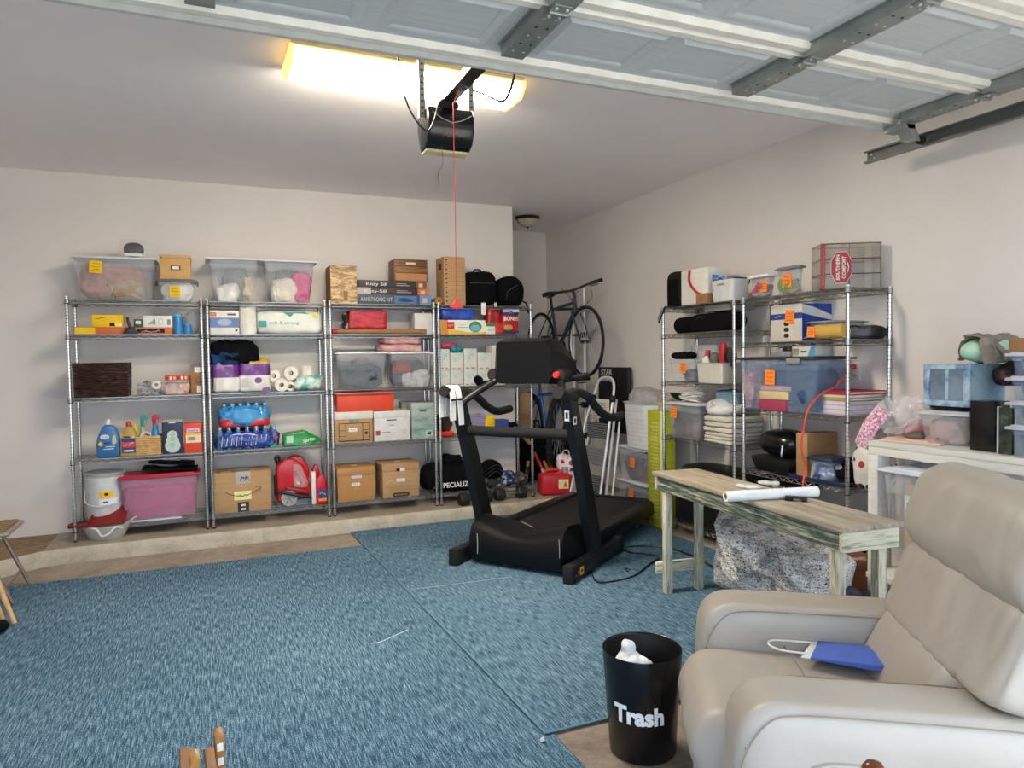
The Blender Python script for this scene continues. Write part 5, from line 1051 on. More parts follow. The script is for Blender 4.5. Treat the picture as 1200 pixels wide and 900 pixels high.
def dk(m, w, d, h, y):
    for (x0, x1, z0, z1) in ((-.40, .42, .06, .09), (-.40, .42, .62, .64), (-.40, -.385, .06, .64), (.405, .42, .06, .64), (-.22, -.205, .06, .64), (.22, .235, .06, .64), (-.4, -.22, .40, .415), (-.4, -.22, .22, .235), (.22, .42, .40, .415)): rect(m, w, d, h, y, x0, x1, z0, z1, INK)
    rect(m, w, d, h, y-.001, -.14, .08, .36, .48, WHITE); m.scr(-.03*w, y-.003, .42*h, .14*w, .04*h, INK); m.prism([(.26*w, .30*h), (.32*w, .36*h), (.38*w, .30*h), (.32*w, .25*h)], y-.0008, y, 'y', INK); rect(m, w, d, h, y-.001, -.12, .13, .66, .76, M('7a9088', .6))
r = carton(p, 'brown file storage box with white lid and printed form lines', CARD, 'file_box', lidband=.065, lidmat=M('dcdad6', .6), deco=dk); zl = z+p.h
p = SL(438, 481, 481.5, z, 6.23, .30)
def dk(m, w, d, h, y): rect(m, w, d, h, y, -.45, -.33, .20, .36, M('c63a44', .5)); rect(m, w, d, h, y, -.30, -.05, .27, .30, M('8a8a8e', .6)); rect(m, w, d, h, y, -.08, .06, .50, .54, M('b0b0b4', .6)); m.tube([(.34*w+.015*cs(a), y-.0005, .28*h+.02*sn(a)) for a in range(7)], .001, INK, n=4); rect(m, w, d, h, y, -.15, .12, .68, .71, INK)
carton(p, 'white file storage box with a small red mark beside the brown one', M('dddcdc', .6), 'file_box', lidband=.06, deco=dk)
p = SL(394.5, 462, 459.5, max(zl, z+p.h), 6.235, .24)
r = carton(p, 'long bright orange red box lying on the file storage boxes', M('e04a2c', .5), 'shoe_box', lidband=.03); m = MB(WHITE); m.box(-p.w/2-.001, -p.w/2, -.06, .06, .01, .05); m.build('side_label', r)
p = SL(482.5, 508.5, 472, z, 6.225, .30)
GPR = speckle('map_print', [(.35, '6f8a84'), (.5, '9fb4ae'), (.65, 'b9b4b4')], 5, (1, 1, 3), .6, 5)
def dk(m, w, d, h, y): rect(m, w, d, h, y, -.15, .15, .76, .82, M('5a5a58', .6)); rect(m, w, d, h, y, .1, .42, .08, .24, M('a8c4b8', .6)); m.tube([(w*(-.45+.9*i/8), y-.0005, h*(.62+.03*((i*3) % 4))) for i in range(9)], .0012, M('8a9a94', .6), n=4); rect(m, w, d, h, y, .2, .36, .12, .18, WHITE)
carton(p, 'grey green printed storage box at the end of the file box shelf', GPR, 'printed_box', deco=dk)
p = SL(471, 483, 471, z+.02, 6.40, .13); carton(p, 'small grey box behind the white file storage box', M('8a8684', .6), 'grey_box', h=hy(476, 471, 6.4).z-z-.02)
z = SZ[0]+.004
for i, (u0, u1, vt, l) in enumerate(((395, 440, 548, 'kraft file box with lid and two white labels on the bottom shelf'), (448, 491, 543, 'kraft file box with dark oval print on the bottom shelf'))):
    p = SL(u0, u1, vt, z, 6.225, .30)
    def dk(m, w, d, h, y):
        if i == 0: rect(m, w, d, h, y-.001, -.13, .14, .68, .80, M('c6cdd8', .6)); rect(m, w, d, h, y-.001, -.13, .09, .46, .55, WHITE); m.scr(-.02*w, y-.003, .505*h, .13*w, .035*h, INK)
        else:
            m.prism([(-.20*w, .02*h), (.20*w, .02*h), (.24*w, .08*h), (.20*w, .14*h), (-.20*w, .14*h), (-.24*w, .08*h)], y-.0008, y, 'y', INK); m.text('BANKERS BOX', (0, y-.002, .06*h), .04*h, M('c8a880', .6), width=.36*w); rect(m, w, d, h, y, -.12, .12, .46, .56, WHITE)
            m.tube([(w*(-.42+.5*k/6), y-.0005, h*(.42+.05*(k % 3))) for k in range(7)], .002, M('e0c8a4', .6), n=4)
            for q in (.3, .22): rect(m, w, d, h, y, -.4, .42, q, q+.008, M('8a6844', .6))
    r = carton(p, l, CARD if i else M('b68654', .75), 'file_box', lidband=.07, deco=dk)
    m = MB(WHITE); m.box(-.02, .03, -.02, .02, p.h, p.h+.001)
    if i: m.box(-.02*p.w, .11*p.w, -p.d/2-.001, -p.d/2, p.h*.77, p.h*.86); m.box(-.12*p.w, -.03*p.w, -p.d/2-.001, -p.d/2, p.h*.77, p.h*.86, INK)
    m.build('lid_label', r)
# ================================================================ SHELVING 4 (corner)
z = SZ[4]+.004
def softbag(p, label, name, strap=True, front=True, seed=1, amp=.006, h=None):
    r = T(p, name, label, 'bag'); h = h or p.h; m = MB(BLACKF); m.blob((0, 0, 0), (p.w, p.d, h), e=4.5, amp=amp, fr=7, fold=.004, seed=seed, n=32); m.build('bag_body', r, 60)
    if front: m = MB(BLACKF); m.blob((-.02*p.w, -p.d*.46, .08*h), (p.w*.7, .05, h*.5), e=4, amp=.003, n=20, seed=seed); m.tube([(-.38*p.w, -p.d/2-.006, h*.64), (.38*p.w, -p.d/2-.006, h*.64)], .003, M('4a4a4c', .4), n=5); m.build('front_pocket', r, 60)
    if strap: m = MB(BLACKF); m.tube(spline([(-.14*p.w, 0, h*.96), (-.08*p.w, 0, h*1.06), (.08*p.w, 0, h*1.06), (.14*p.w, 0, h*.96)], 5), .008, n=6); m.build('handle', r)
    return r
p = SL(546, 584, 317, z, 6.24, .26); softbag(p, 'boxy black bag with front pocket on the shelving top at the corner', 'travel_bag')
p = SL(585, 618.5, 324, z, 6.25, .26); r = T(p, 'backpack', 'rounded black backpack on the shelving top next to the alcove', 'bag'); m = MB(BLACKF); m.blob((0, 0, 0), (p.w, p.d, p.h*1.02), e=2.8, ez=2.6, amp=.008, fr=7, seed=6, n=32); m.build('bag_body', r, 60)
m = MB(M('3a3a3c', .5)); m.tube(spline([(-.25*p.w, -p.d*.5, .2*p.h), (-.2*p.w, -p.d*.53, .5*p.h), (.15*p.w, -p.d*.5, .72*p.h)], 5), .003, n=5); m.build('zipper', r); m = MB(BLACKF); m.tube(spline([(.42*p.w, -.06, .2*p.h), (.52*p.w, -.08, .1*p.h), (.56*p.w, -.1, -.06)], 4), .008, n=6); m.build('strap', r)
z = SZ[3]+.004
p = SL(516.5, 569, 375, z, 6.23, .16)
def dk(m, w, d, h, y):
    rect(m, w, d, h, y, -.5, -.34, 0, 1, M('d88a34', .5)); rect(m, w, d, h, y-.001, -.36, -.20, .36, .86, M('cc2a34', .5)); m.scr(-.28*w, y-.003, .6*h, .1*w, .2*h, WHITE)
    m.prism([(-.34*w, .02*h), (.5*w, .02*h), (.5*w, .16*h), (.1*w, .12*h), (-.2*w, .3*h), (-.34*w, .36*h)], y-.0006, y, 'y', M('f0c020', .5)); m.prism(arc(.27*w, .52*h, .14*w, 0, 360, 20, .40*h)[:-1], y-.001, y, 'y', M('2f8a5a', .5)); m.prism(arc(.27*w, .42*h, .11*w, 0, 360, 20, .24*h)[:-1], y-.0016, y, 'y', M('6ab0d8', .5)); m.scr(.27*w, y-.003, .62*h, .14*w, .16*h, M('f0d860', .5))
    m.scr(-.02*w, y-.002, .67*h, .16*w, .07*h, M('8a8a90', .5)); rect(m, w, d, h, y, -.12, .12, .46, .50, M('8a8a90', .5))
r = carton(p, 'white and yellow carton with red square and green oval print', M('efe9dc', .5), 'trash_bag_box', deco=dk)
q = SL(517, 558.5, 359.5, z+p.h, 6.24, .14); pack(q, 'shiny blue plastic roll pack on the white and yellow carton', 'blue_pack', 'pack', speckle('blue_foil', [(.35, '1c3690'), (.6, '2f55c0'), (.75, '5a80d8')], 8, rough=.25), e=4, amp=.004, seed=3)
p = SL(569.5, 580.5, 379, z, 6.225, .12)
def dk(m, w, d, h, y): rect(m, w, d, h, y, -.5, .5, .72, 1, M('3d8a3c', .5)); rect(m, w, d, h, y, -.3, .4, .3, .5, M('c4c6cc', .6))
carton(p, 'small white carton with green top beside the yellow striped carton', WHITE, 'white_carton', deco=dk)
RB = speckle('red_bag', [(.35, '8a1018'), (.55, 'b81c24'), (.75, 'd0483c')], 9, rough=.3)
p = SL(571, 588, 361, z, 6.26, .12); pack(p, 'red glossy snack bag standing behind the green topped carton', 'snack_bag', 'bag', RB, e=4, amp=.006, fold=.006, fr=12, seed=7)
p = SL(581, 590, 378, z, 6.235, .06); pack(p, 'short orange red pouch between the cartons and the pet food bag', 'snack_bag', 'bag', M('c8381e', .35), e=4, amp=.003, seed=4)
p = SL(588.5, 608.5, 361, z, 6.23, .13); r = T(p, 'pet_food_bag', 'red pet food bag with white and navy top and big white letters', 'bag'); w, d, h = p.w, p.d, p.h; m = MB(M('b41e28', .35)); m.blob((0, 0, 0), (w, d, h), e=6, amp=.004, fr=8, fold=.003, seed=5, n=28); m.build('bag_body', r, 60)
m = MB(M('1f2f5e', .4)); m.blob((0, 0, h*.70), (w*1.03, d*1.03, h*.30), e=6, n=24, flat=False); m.box(-w*.46, w*.46, -d*.5-.005, -d*.5-.002, .02*h, .12*h); m.box(-w*.48, w*.48, -d*.5-.008, -d*.5-.003, .84*h, .97*h, M('d8dce4', .5)); m.prism([(0, .92*h), (.2*w, .78*h), (-.2*w, .78*h)], -d*.5-.010, -d*.5-.008, 'y', M('3a6ac0', .4)); m.text('BONES', (0, -d*.5-.008, .52*h), .14*h, WHITE, width=.84*w, bold=.03); m.blob((-.15*w, -d*.5-.002, .14*h), (.5*w, .012, .22*h), M('c89a4a', .6), n=12); m.build('printed_label', r, 60)
c = hy(566.5, 355, 6.20); r = thing('price_tag', 'white paper tag hanging from the top shelf edge at the corner', 'tag', (c.x, 6.196, c.z)); a = hy(563.5, 369, 6.2); m = MB(WHITE); m.box(-.024, .022, -.002, 0, a.z-c.z, -.0, bev=.001); m.box(-.002, .0, -.004, -.001, -.008, .01); m.build('tag_card', r)
c = hy(580.5, 357, 6.20); r = thing('price_tag', 'black and white square tag on the top shelf edge above the red bag', 'tag', (c.x, 6.196, c.z)); m = MB(INK); m.box(-.022, .022, -.003, 0, -.03, .026); m.box(-.012, -.002, -.004, -.003, -.024, .018, WHITE); m.box(.002, .012, -.004, -.003, -.024, .018, WHITE); m.build('tag_card', r)
z = SZ[2]+.004
def dkb(m, w, d, h, y): m.tube([(w*(.05+.16*cs(a*.7)), y-.0006, h*(.62+.10*sn(a*.7))) for a in range(8)], .0016, M('7c8c8c', .5), n=4); rect(m, w, d, h, y, -.35, -.15, .08, .13, M('9a6a5a', .6)); rect(m, w, d, h, y, .05, .3, .08, .13, M('9a6a5a', .6))
WB = speckle('white_teal_print', [(.35, 'b4ccca'), (.47, 'd8dad4'), (.7, 'dfddd6')], 6, rough=.5)
nm = ('first', 'second', 'third', 'fourth')
bt = None
for i, (u0, u1) in enumerate(((515.5, 527), (528, 543), (544, 559), (560, 576))):
    p = SL(u0, u1, 433.5, z, 6.23, .17); carton(p, 'white teal printed carton in the bottom row, %s from the shelving post' % nm[i], WB, 'printed_carton', deco=dkb, group='white teal cartons beside the treadmill console')
    zt = z+p.h+.001
for i, (u0, u1, vt) in enumerate(((515.5, 527, 409), (528, 543, 413.5), (544, 559, 408.5), (560, 576, 413.5))):
    p = SL(u0, u1, vt, zt, 6.23, .17); carton(p, 'white teal printed carton in the top row, %s from the shelving post' % nm[i], WB, 'printed_carton', deco=dkb, group='white teal cartons beside the treadmill console')
    if i == 0: pa = p
    if i == 1: pb_ = p
p = SL(576.5, 592, 405, z, 6.25, .16); carton(p, 'tall pale pink white carton next to the treadmill console', M('d9d0c8', .6), 'printed_carton')
p = SL(519, 537, 402.5, pa.loc.z+pa.h, 6.26, .08); pack(p, 'pink toy lump lying on the white teal cartons', 'pink_toy', 'toy', M('c83060', .5), e=2.2, amp=.012, fr=16, fold=.01, seed=3)
p = SL(528, 543, 404, pb_.loc.z+pb_.h, 6.24, .08); pack(p, 'teal toy lump beside the pink one on the cartons', 'teal_toy', 'toy', M('1f8088', .5), e=2.2, amp=.012, fr=18, fold=.01, seed=5)
for i, (u0, u1, vt, l) in enumerate(((557, 568, 440, 'black shoe on the shelf in front of the lower cartons'), (566, 580, 446, 'second black shoe lying beside it under the console'))):
    p = SL(u0, u1, vt, z, 6.19, .12); pack(p, l, 'shoe', 'shoe', BLACKF, e=2.4, amp=.006, fr=12, seed=i+2)
p = SL(586, 600, 446, z, 6.24, .10); r = T(p, 'tin_can', 'short tin lying on the shelf under the treadmill console', 'tin'); m = MB(M('b89a6a', .35, .5)); m.cyl((-p.w/2, 0, p.h/2), (p.w/2, 0, p.h/2), p.h/2, n=20); m.build('tin_body', r); m = MB(ALU); m.cyl((-p.w/2-.004, 0, p.h/2), (-p.w/2, 0, p.h/2), p.h*.52, n=20); m.build('lid', r)
p = SL(601, 616, 447, z, 6.24, .12); pack(p, 'lavender blue folded packet at the shelf end beside the tin', 'packet', 'packet', M('8a8cb8', .5), e=4, amp=.004)
z = SZ[1]+.004
p = SL(514, 534, 506, z, 6.23, .22); pack(p, 'bright red nylon bag at the bottom of the sports shelf', 'red_bag', 'bag', M('d8321c', .6), e=4, amp=.006, fr=8, seed=2)
p = SL(514, 532, 486, z+p.h-.01, 6.25, .2); pack(p, 'dark maroon and black clothing heap above the bright red bag', 'clothing_heap', 'clothes', speckle('maroon_heap', [(.45, '0c0c0e'), (.52, '3a141c'), (.62, '5c2430')], 8, rough=.9), e=2.5, amp=.014, fr=9, fold=.012, seed=5)
p = SL(550, 569, 487, z, 6.24, .18); r = basket(p, 'lavender grey plastic basket on the sports shelf behind the treadmill', M('9894b4', .5), 'plastic_basket')
p = SL(569, 581, 488, z, 6.23, .10)
pk_ = pack(p, 'yellow packet beside the lavender basket', 'yellow_packet', 'packet', YELLOW, e=4, amp=.005, seed=6, drz=8)
p = SL(576, 596, 486, z+.05, 6.30, .14); carton(p, 'blue and violet flat box behind the yellow packet', M('3a4a90', .5), 'blue_box', h=.08)
p = SL(583, 610, 496, z, 6.33, .10); pack(p, 'black cable tangle behind the dumbbells on the sports shelf', 'cable_tangle', 'cable', BLACKF, e=2.2, amp=.014, fr=18, fold=.014, seed=8)
def dumbbell(loc, rz, L, r_, mat, label, hexa=True, group=None, bar=None, rb=.014):
    o = thing('dumbbell', label, 'dumbbell', loc, rz, group); hl = L*.28
    m = MB(bar or CHROME_BAR); m.cyl((-L/2+hl*.5, 0, 0), (L/2-hl*.5, 0, 0), rb, n=12); m.build('bar', o)
    for s in (-1, 1):
        m = MB(mat); q = Matrix.Rotation(math.pi/2, 3, 'Y'); a = s*(L/2-hl); b = s*L/2
        if hexa: m.cyl((a, 0, 0), (a+s*hl*.15, 0, 0), r_*.86, r_, n=6, caps=True); m.cyl((a+s*hl*.15, 0, 0), (b-s*hl*.15, 0, 0), r_, n=6, caps=False); m.cyl((b-s*hl*.15, 0, 0), (b, 0, 0), r_, r_*.8, n=6)
        else: m.blob(((a+b)/2, 0, -r_), (hl*1.3, r_*2, r_*2), e=2.2, n=20, flat=False)
        m.build('head', o)
    return o
CHROME_BAR = M('b8babc', .25, .9, name='dumbbell_bar')
for i, (u, mt, l) in enumerate(((583, M('6c6c70', .6), 'grey neoprene dumbbell end nearest the yellow packet'), (593, M('7c7c80', .6), 'grey neoprene dumbbell beside the teal pair'), (603.5, M('1f6a68', .45), 'teal dumbbell beside the grey one on the sports shelf'), (613.5, M('1f6a68', .45), 'teal dumbbell against the shelving corner post'))):
    c = hy(u, 503, 6.27); dumbbell((c.x, 6.31, z+.034), 90, .17, .033, mt, l, hexa=False, bar=mt)
z = SZ[0]+.004
p = SL(499, 567, 545, z, 6.235, .28); DUF = fabric('0d0d0f', '060607')
r = T(p, 'duffel_bag', 'black duffel bag with white lettering on the bottom corner shelf', 'bag'); w, d, h = p.w, p.d, p.h; m = MB(DUF); m.blob((0, 0, 0), (w, d, h), e=3.4, amp=.014, fr=6, fold=.024, seed=4, n=64); m.build('bag_body', r, 60)
m = MB(WHITE); m.text('SPECIALIZED', (.04*w, -d/2-.022, .20*h), .045, M('e8e8e8', .5), width=.62*w, bold=.02, up=(0, .1, 1)); m.build('lettering', r, 0); m = MB(DUF); m.tube(spline([(.05*w, -.1, h*.9), (.12*w, -.14, h*1.25), (.22*w, -.12, h*1.3), (.34*w, -.1, h*.8), (.42*w, -.12, h*.3)], 6), .012, n=6, flat=.4); m.build('strap', r); m = MB(M('7a7c80', .5)); m.tube(spline([(-.38*w, -d*.46, .15*h), (-.28*w, -d*.54, .45*h), (-.32*w, -d*.42, .8*h)], 5), .003, n=5); m.build('piping', r)
p = SL(520, 545, 532, z+.16, 6.30, .16); pack(p, 'black rounded bag hump behind the lettered duffel', 'bag', 'bag', DUF, e=2.6, amp=.012, fr=8, fold=.03, seed=5)
p = SL(567, 593, 540, z, 6.26, .2); r = T(p, 'helmet', 'black bicycle helmet shaped bag beside the duffel', 'helmet'); m = MB(BLACKF); m.blob((0, 0, p.h*.25), (p.w, p.d, p.h*.75), e=2.2, amp=.006, fr=7, seed=2, n=30); m.build('shell', r, 60)
m = MB(M('2a2a2e', .3));
for k in range(3): m.tube(spline([(-.4*p.w, -.1+.02*k, .35*p.h+.12*k*p.h), (0, -.12, .62*p.h+.12*k*p.h), (.4*p.w, -.08, .4*p.h+.14*k*p.h)], 5), .005, n=5)
m.build('vent_rib', r); m = MB(M('9a9ca0', .5)); m.tube(spline([(-.4*p.w, -.12, .2*p.h), (-.1*p.w, -.15, .0+.02), (.25*p.w, -.13, .03)], 5), .004, n=5); m.build('strap', r)
p = SL(590, 606, 552, z, 6.235, .14); pack(p, 'blue and white patterned cloth on the bottom corner shelf', 'patterned_cloth', 'cloth', speckle('blue_pattern', [(.44, '16203c'), (.5, '3c528c'), (.58, 'b4bcd0')], 26, interp='CONSTANT'), e=2.3, amp=.012, fr=13, fold=.008, seed=5)
p = SL(601, 622, 556, z, 6.24, .16); pack(p, 'grey brown patterned cloth hanging over the bottom corner shelf end', 'camo_cloth', 'cloth', speckle('camo', [(.44, '2a2628'), (.5, '55504e'), (.58, '7a7478')], 22, interp='CONSTANT'), e=2.3, amp=.014, fr=13, fold=.01, seed=8)
p = SL(573, 590, 562, z, 6.19, .1); pack(p, 'grey and black glove in front of the helmet bag', 'glove', 'glove', speckle('glove', [(.48, '161618'), (.55, '8a8c92')], 12, interp='CONSTANT'), e=2.3, amp=.01, fr=14, fold=.008, seed=3)
# hex dumbbells on the ledge
DH = M('18181a', .55, name='hex_rubber')
for i, (ua, ub, va, vb, l) in enumerate(((544, 571, 589, 585, 'black hex dumbbell on the ledge directly behind the treadmill upright'), (586, 612, 583, 580, 'black hex dumbbell on the ledge closest to the red gas can'))):
    a, b_ = hz(ua, va+4, LZ), hz(ub, vb+4, LZ); L = (b_-a).length+.085
    dumbbell(((a.x+b_.x)/2, (a.y+b_.y)/2+.02, LZ+.058), math.degrees(math.atan2(b_.y-a.y, b_.x-a.x)), L, .062, DH, l, rb=.015)
# ================================================================ ALCOVE
def bicycle(name, label, loc, rz, fc, wr=.34, mtb=False, tilt=0, steer=0, fc2=None, wsteer=0):
    """local: x forward, y lateral, z up; the origin sits under the bottom bracket"""
    r = thing(name, label, 'bicycle', loc, rz); FM = M(fc, .3, .2); tw = .028 if mtb else .016; bb = Vector((0, 0, wr-.06)); ra = Vector((-.43, 0, wr)); fa = Vector((.60, 0, wr)); hd = Vector((.40, 0, wr+.30)); ht = Vector((.36, 0, wr+.44)); sc = Vector((-.15, 0, wr+.42)); rim = BLACK if mtb else M('c4c6ca', .3, .4)
    tr_ = .019 if mtb else .016; SF = Matrix.Translation(hd) @ Matrix.Rotation(R(wsteer), 4, 'Z') @ Matrix.Translation(-hd); ID = Matrix.Identity(4)
    m = MB(FM); m.tube([bb, hd+Vector((-.01, 0, .03))], tr_*1.25, n=10); m.tube([sc+Vector((0, 0, -.06)), ht+Vector((0, 0, -.04))], tr_, n=10); m.tube([bb, sc], tr_, n=10); m.tube([hd, ht], .022, n=12)
    for s in (-1, 1): m.tube([bb+Vector((0, s*.03, 0)), ra+Vector((0, s*.06, 0))], .009, n=6); m.tube([sc+Vector((0, s*.015, -.05)), ra+Vector((0, s*.06, 0))], .007, n=6)
    m.cyl(bb+Vector((0, -.035, 0)), bb+Vector((0, .035, 0)), .024, n=14)
    if fc2: m.cyl(bb.lerp(hd, .35), bb.lerp(hd, .65), tr_*1.3, mat=M(fc2, .4), n=10)
    m.build('frame', r, 60)
    m = MB(BLACK if mtb else FM)
    for s in (-1, 1): m.tube([hd+Vector((.01, s*.05, -.0)), fa+Vector((0, s*.055, 0))] if not mtb else [hd+Vector((.01, s*.06, 0)), hd+Vector((.1, s*.06, -.2)), fa+Vector((0, s*.06, 0))], .018 if mtb else .010, n=8)
    m.tube([hd+Vector((.01, -.055, 0)), hd+Vector((.01, .055, 0))], .018, n=8); m.xf(SF).build('fork', r, 60)
    def wheel(nm, c):
        Q_ = SF if nm == 'front_wheel' else ID
        m = MB(RUBBER); m.tube([c+Vector((wr*cs(a*math.pi/24), 0, wr*sn(a*math.pi/24))) for a in range(48)], tw, n=8, closed=True); w = m.xf(Q_).build(nm, r, 60)
        m = MB(rim); q = wr-tw-.006; m.tube([c+Vector((q*cs(a*math.pi/24), 0, q*sn(a*math.pi/24))) for a in range(48)], .009, n=6, closed=True); m.xf(Q_).build('rim', w, 60)
        m = MB(ALU)
        for a in range(24): g = a*math.pi/12; s = 1 if a % 2 else -1; m.cyl(c+Vector((.02*cs(g+.9), s*.025, .02*sn(g+.9))), c+Vector((q*cs(g), 0, q*sn(g))), .0013, n=4, caps=False)
        m.xf(Q_).build('spokes', w); m = MB(BLACK); m.cyl(c+Vector((0, -.05, 0)), c+Vector((0, .05, 0)), .018, n=12); m.xf(Q_).build('hub', w)
    wheel('front_wheel', fa); wheel('rear_wheel', ra)
    m = MB(BLACK); hb_ = ht+Vector((.0, 0, .06)); m.tube([ht, hb_, hb_+Vector((.06, 0, .02))], .015, n=8); c = hb_+Vector((.06, 0, .02)); W_ = .31; SQ = Matrix.Translation(hb_) @ Matrix.Rotation(R(steer), 4, 'Z') @ Matrix.Rotation(R(tilt), 4, 'X') @ Matrix.Translation(-hb_)
    m.tube(spline([c+Vector((-.05, -W_, .03)), c+Vector((-.02, -.16, .02)), c, c+Vector((-.02, .16, .02)), c+Vector((-.05, W_, .03))], 5), .0125, n=8).xf(SQ); hnd = m.build('handlebar', r, 60)
    for s in (-1, 1):
        m = MB(RUBBER); m.tube([c+Vector((-.052, s*(W_+.005), .031)), c+Vector((-.035, s*(W_-.12), .026))], .018, n=8).xf(SQ); m.build('grip', hnd); m = MB(BLACK); m.tube(spline([c+Vector((-.03, s*.18, .015)), c+Vector((.02, s*.20, -.01)), c+Vector((.0, s*.27, -.005))], 4), .006, n=6).xf(SQ); m.build('brake_lever', hnd)
    m = MB(BLACK); m.tube(spline([c+Vector((.0, .17, .01)), c+Vector((.09, .12, -.08)), c+Vector((.06, .02, -.2)), hd+Vector((.03, 0, -.02))], 5), .003, n=5); m.tube(spline([c+Vector((.0, -.17, .01)), c+Vector((.08, -.10, -.10)), c+Vector((.04, -.02, -.22))], 5), .003, n=5); m.build('brake_cable', r)
    m = MB(BLACK); st_ = sc+Vector((-.02, 0, .10)); m.tube([sc, st_], .014, n=8); m.build('seat_post', r); m = MB(RUBBER); m.blob((st_.x-.02, 0, st_.z-.01), (.26, .15, .05), e=2, n=20); m.blob((st_.x+.1, 0, st_.z), (.12, .05, .035), e=2, n=14); m.build('saddle', r, 60)
    m = MB(BLACK); m.cyl(bb+Vector((0, .04, 0)), bb+Vector((0, .046, 0)), .09, n=28); m.tube([bb+Vector((0, .06, 0)), bb+Vector((.11, .06, -.13))], .009, n=6); m.tube([bb+Vector((0, -.05, 0)), bb+Vector((-.11, -.05, .13))], .009, n=6)
    m.tube([bb+Vector((0, .043, .09)), ra+Vector((0, .043, .035)), ra+Vector((-.03, .043, 0)), ra+Vector((0, .043, -.035)), bb+Vector((0, .043, -.09))], .004, n=5); m.cyl(ra+Vector((0, .03, 0)), ra+Vector((0, .05, 0)), .045, n=16); m.build('crankset', r)
    for q, s in ((bb+Vector((.11, .10, -.13)), 1), (bb+Vector((-.11, -.09, .13)), -1)): m = MB(BLACK); m.box(q.x-.045, q.x+.045, q.y-.04, q.y+.04, q.z-.01, q.z+.01, bev=.004); m.box(q.x-.047, q.x-.045, q.y-.03, q.y+.03, q.z-.006, q.z+.006, ORANGE); m.build('pedal', r)
    return r
# upper bike on the two-pole stand, wheels in the plane of the side wall, nose toward the doorway
bicycle('hanging_bicycle', 'dark slate bicycle hung high on a pole stand beside the alcove wall', (3.40, 6.72, 1.62-.34), -90, '3b4454', .335, fc2='2b2f3a', steer=-38, tilt=13)
sd = thing('bicycle_stand', 'silver pole bicycle stand leaning by the alcove wall', 'stand', (3.72, 6.70, 0))
for i, (u, v) in enumerate(((671.5, 345), (684, 335))):
    c = hx(u, v, 3.70); m = MB(ALU); m.cyl((-.02, c.y-6.70, LZ), (-.02, c.y-6.70, c.z), .014, n=12); m.build('pole', sd)
c = hx(684, 335, 3.70); c2 = hx(671.5, 345, 3.7)
m = MB(ALU); m.tube([(-.02, c.y-6.7, c.z-.01), (-.02, c2.y-6.7, c2.z-.01)], .012, n=8); m.build('cross_tube', sd)
for zz in (.62, .95, 1.70, 1.98): m = MB(BLACK); m.tube([(-.02, c.y-6.68, zz), (-.30, c.y-6.55, zz), (-.34, c.y-6.55, zz+.03)], .012, n=8); m.box(-.05, .01, c.y-6.76, c.y-6.66, zz-.03, zz+.03, bev=.006); m.build('cradle_arm', sd)
b2 = bicycle('mountain_bicycle', 'bright blue mountain bicycle hung low on the pole stand in the alcove', (3.43, 7.10, LZ+.22), -90, '2464b4', .35, mtb=True, wsteer=-42, steer=-30)
# ladder
LP = Vector((3.43, 5.93, 0)); ld = thing('step_ladder', 'folded aluminium step ladder standing behind the treadmill deck', 'ladder', (3.20, 5.84, .0), -80)
LW = .17
def rail(m, x, y0, z0, y1, z1, s=.012, dx=0): m.tube([(x+dx, y0, z0), (x, y1, z1)], s, n=4)
m = MB(ALU)
hp = [(-LW-.07, .0, .02), (-LW-.02, .18, .80), (-LW*.8, .27, 1.12), (-LW*.65, .29, 1.22), (-LW*.3, .30, 1.26), (LW*.3, .30, 1.26), (LW*.65, .29, 1.22), (LW*.8, .27, 1.12), (LW+.0, .18, .80), (LW+.04, .0, .02)]
m.tube(spline(hp, 5), .0135, n=8); m.build('front_frame', ld, 60)
for s in (-1, 1):
    m = MB(ALU); m.tube([(s*(LW+.06), .06, .03), (s*(LW-.03), .30, 1.06)], .013, n=6); m.tube([(s*(LW+.07), .13, .03), (s*(LW-.0), .31, .85)], .011, n=6); m.build('rear_rail', ld, 60)
    m = MB(BLACK); m.blob((s*LW*.84, .25, 1.03), (.05, .06, .07), e=3, n=12); m.build('hinge', ld, 60)
    for y in (0.0, .07): m = MB(RUBBER); m.cyl((s*(LW+.05)-s*y*.4, y, .0), (s*(LW+.05)-s*y*.4, y, .04), .018, n=10); m.build('rubber_foot', ld)
for k, (zz, hh) in enumerate(((.26, .17), (.52, .17), (.76, .15))):
    xx = LW+.03-.05*zz; m = MB([M('3a3b3e', .6), M('6d6f72', .5), M('2a2a2c', .6)][k % 3]); m.box(-xx, xx, .02+.22*zz, .05+.22*zz, zz-hh/2, zz+hh/2, bev=.006)
    for q in range(8): m.box(-xx*.94, xx*.94, .017+.22*zz, .02+.22*zz, zz-hh*.42+q*hh*.12, zz-hh*.42+q*hh*.12+.006, M('8a8c90', .5))
    m.build('step', ld)
m = MB(M('c9c4b8', .5)); m.box(-.14, .14, .205, .215, .88, 1.06, bev=.004); 
for q in range(7): m.box(-.13+.04*(q % 2), .1, .202, .205, .90+q*.02, .905+q*.02, M('6a6a6a', .6))
m.build('warning_label', ld)
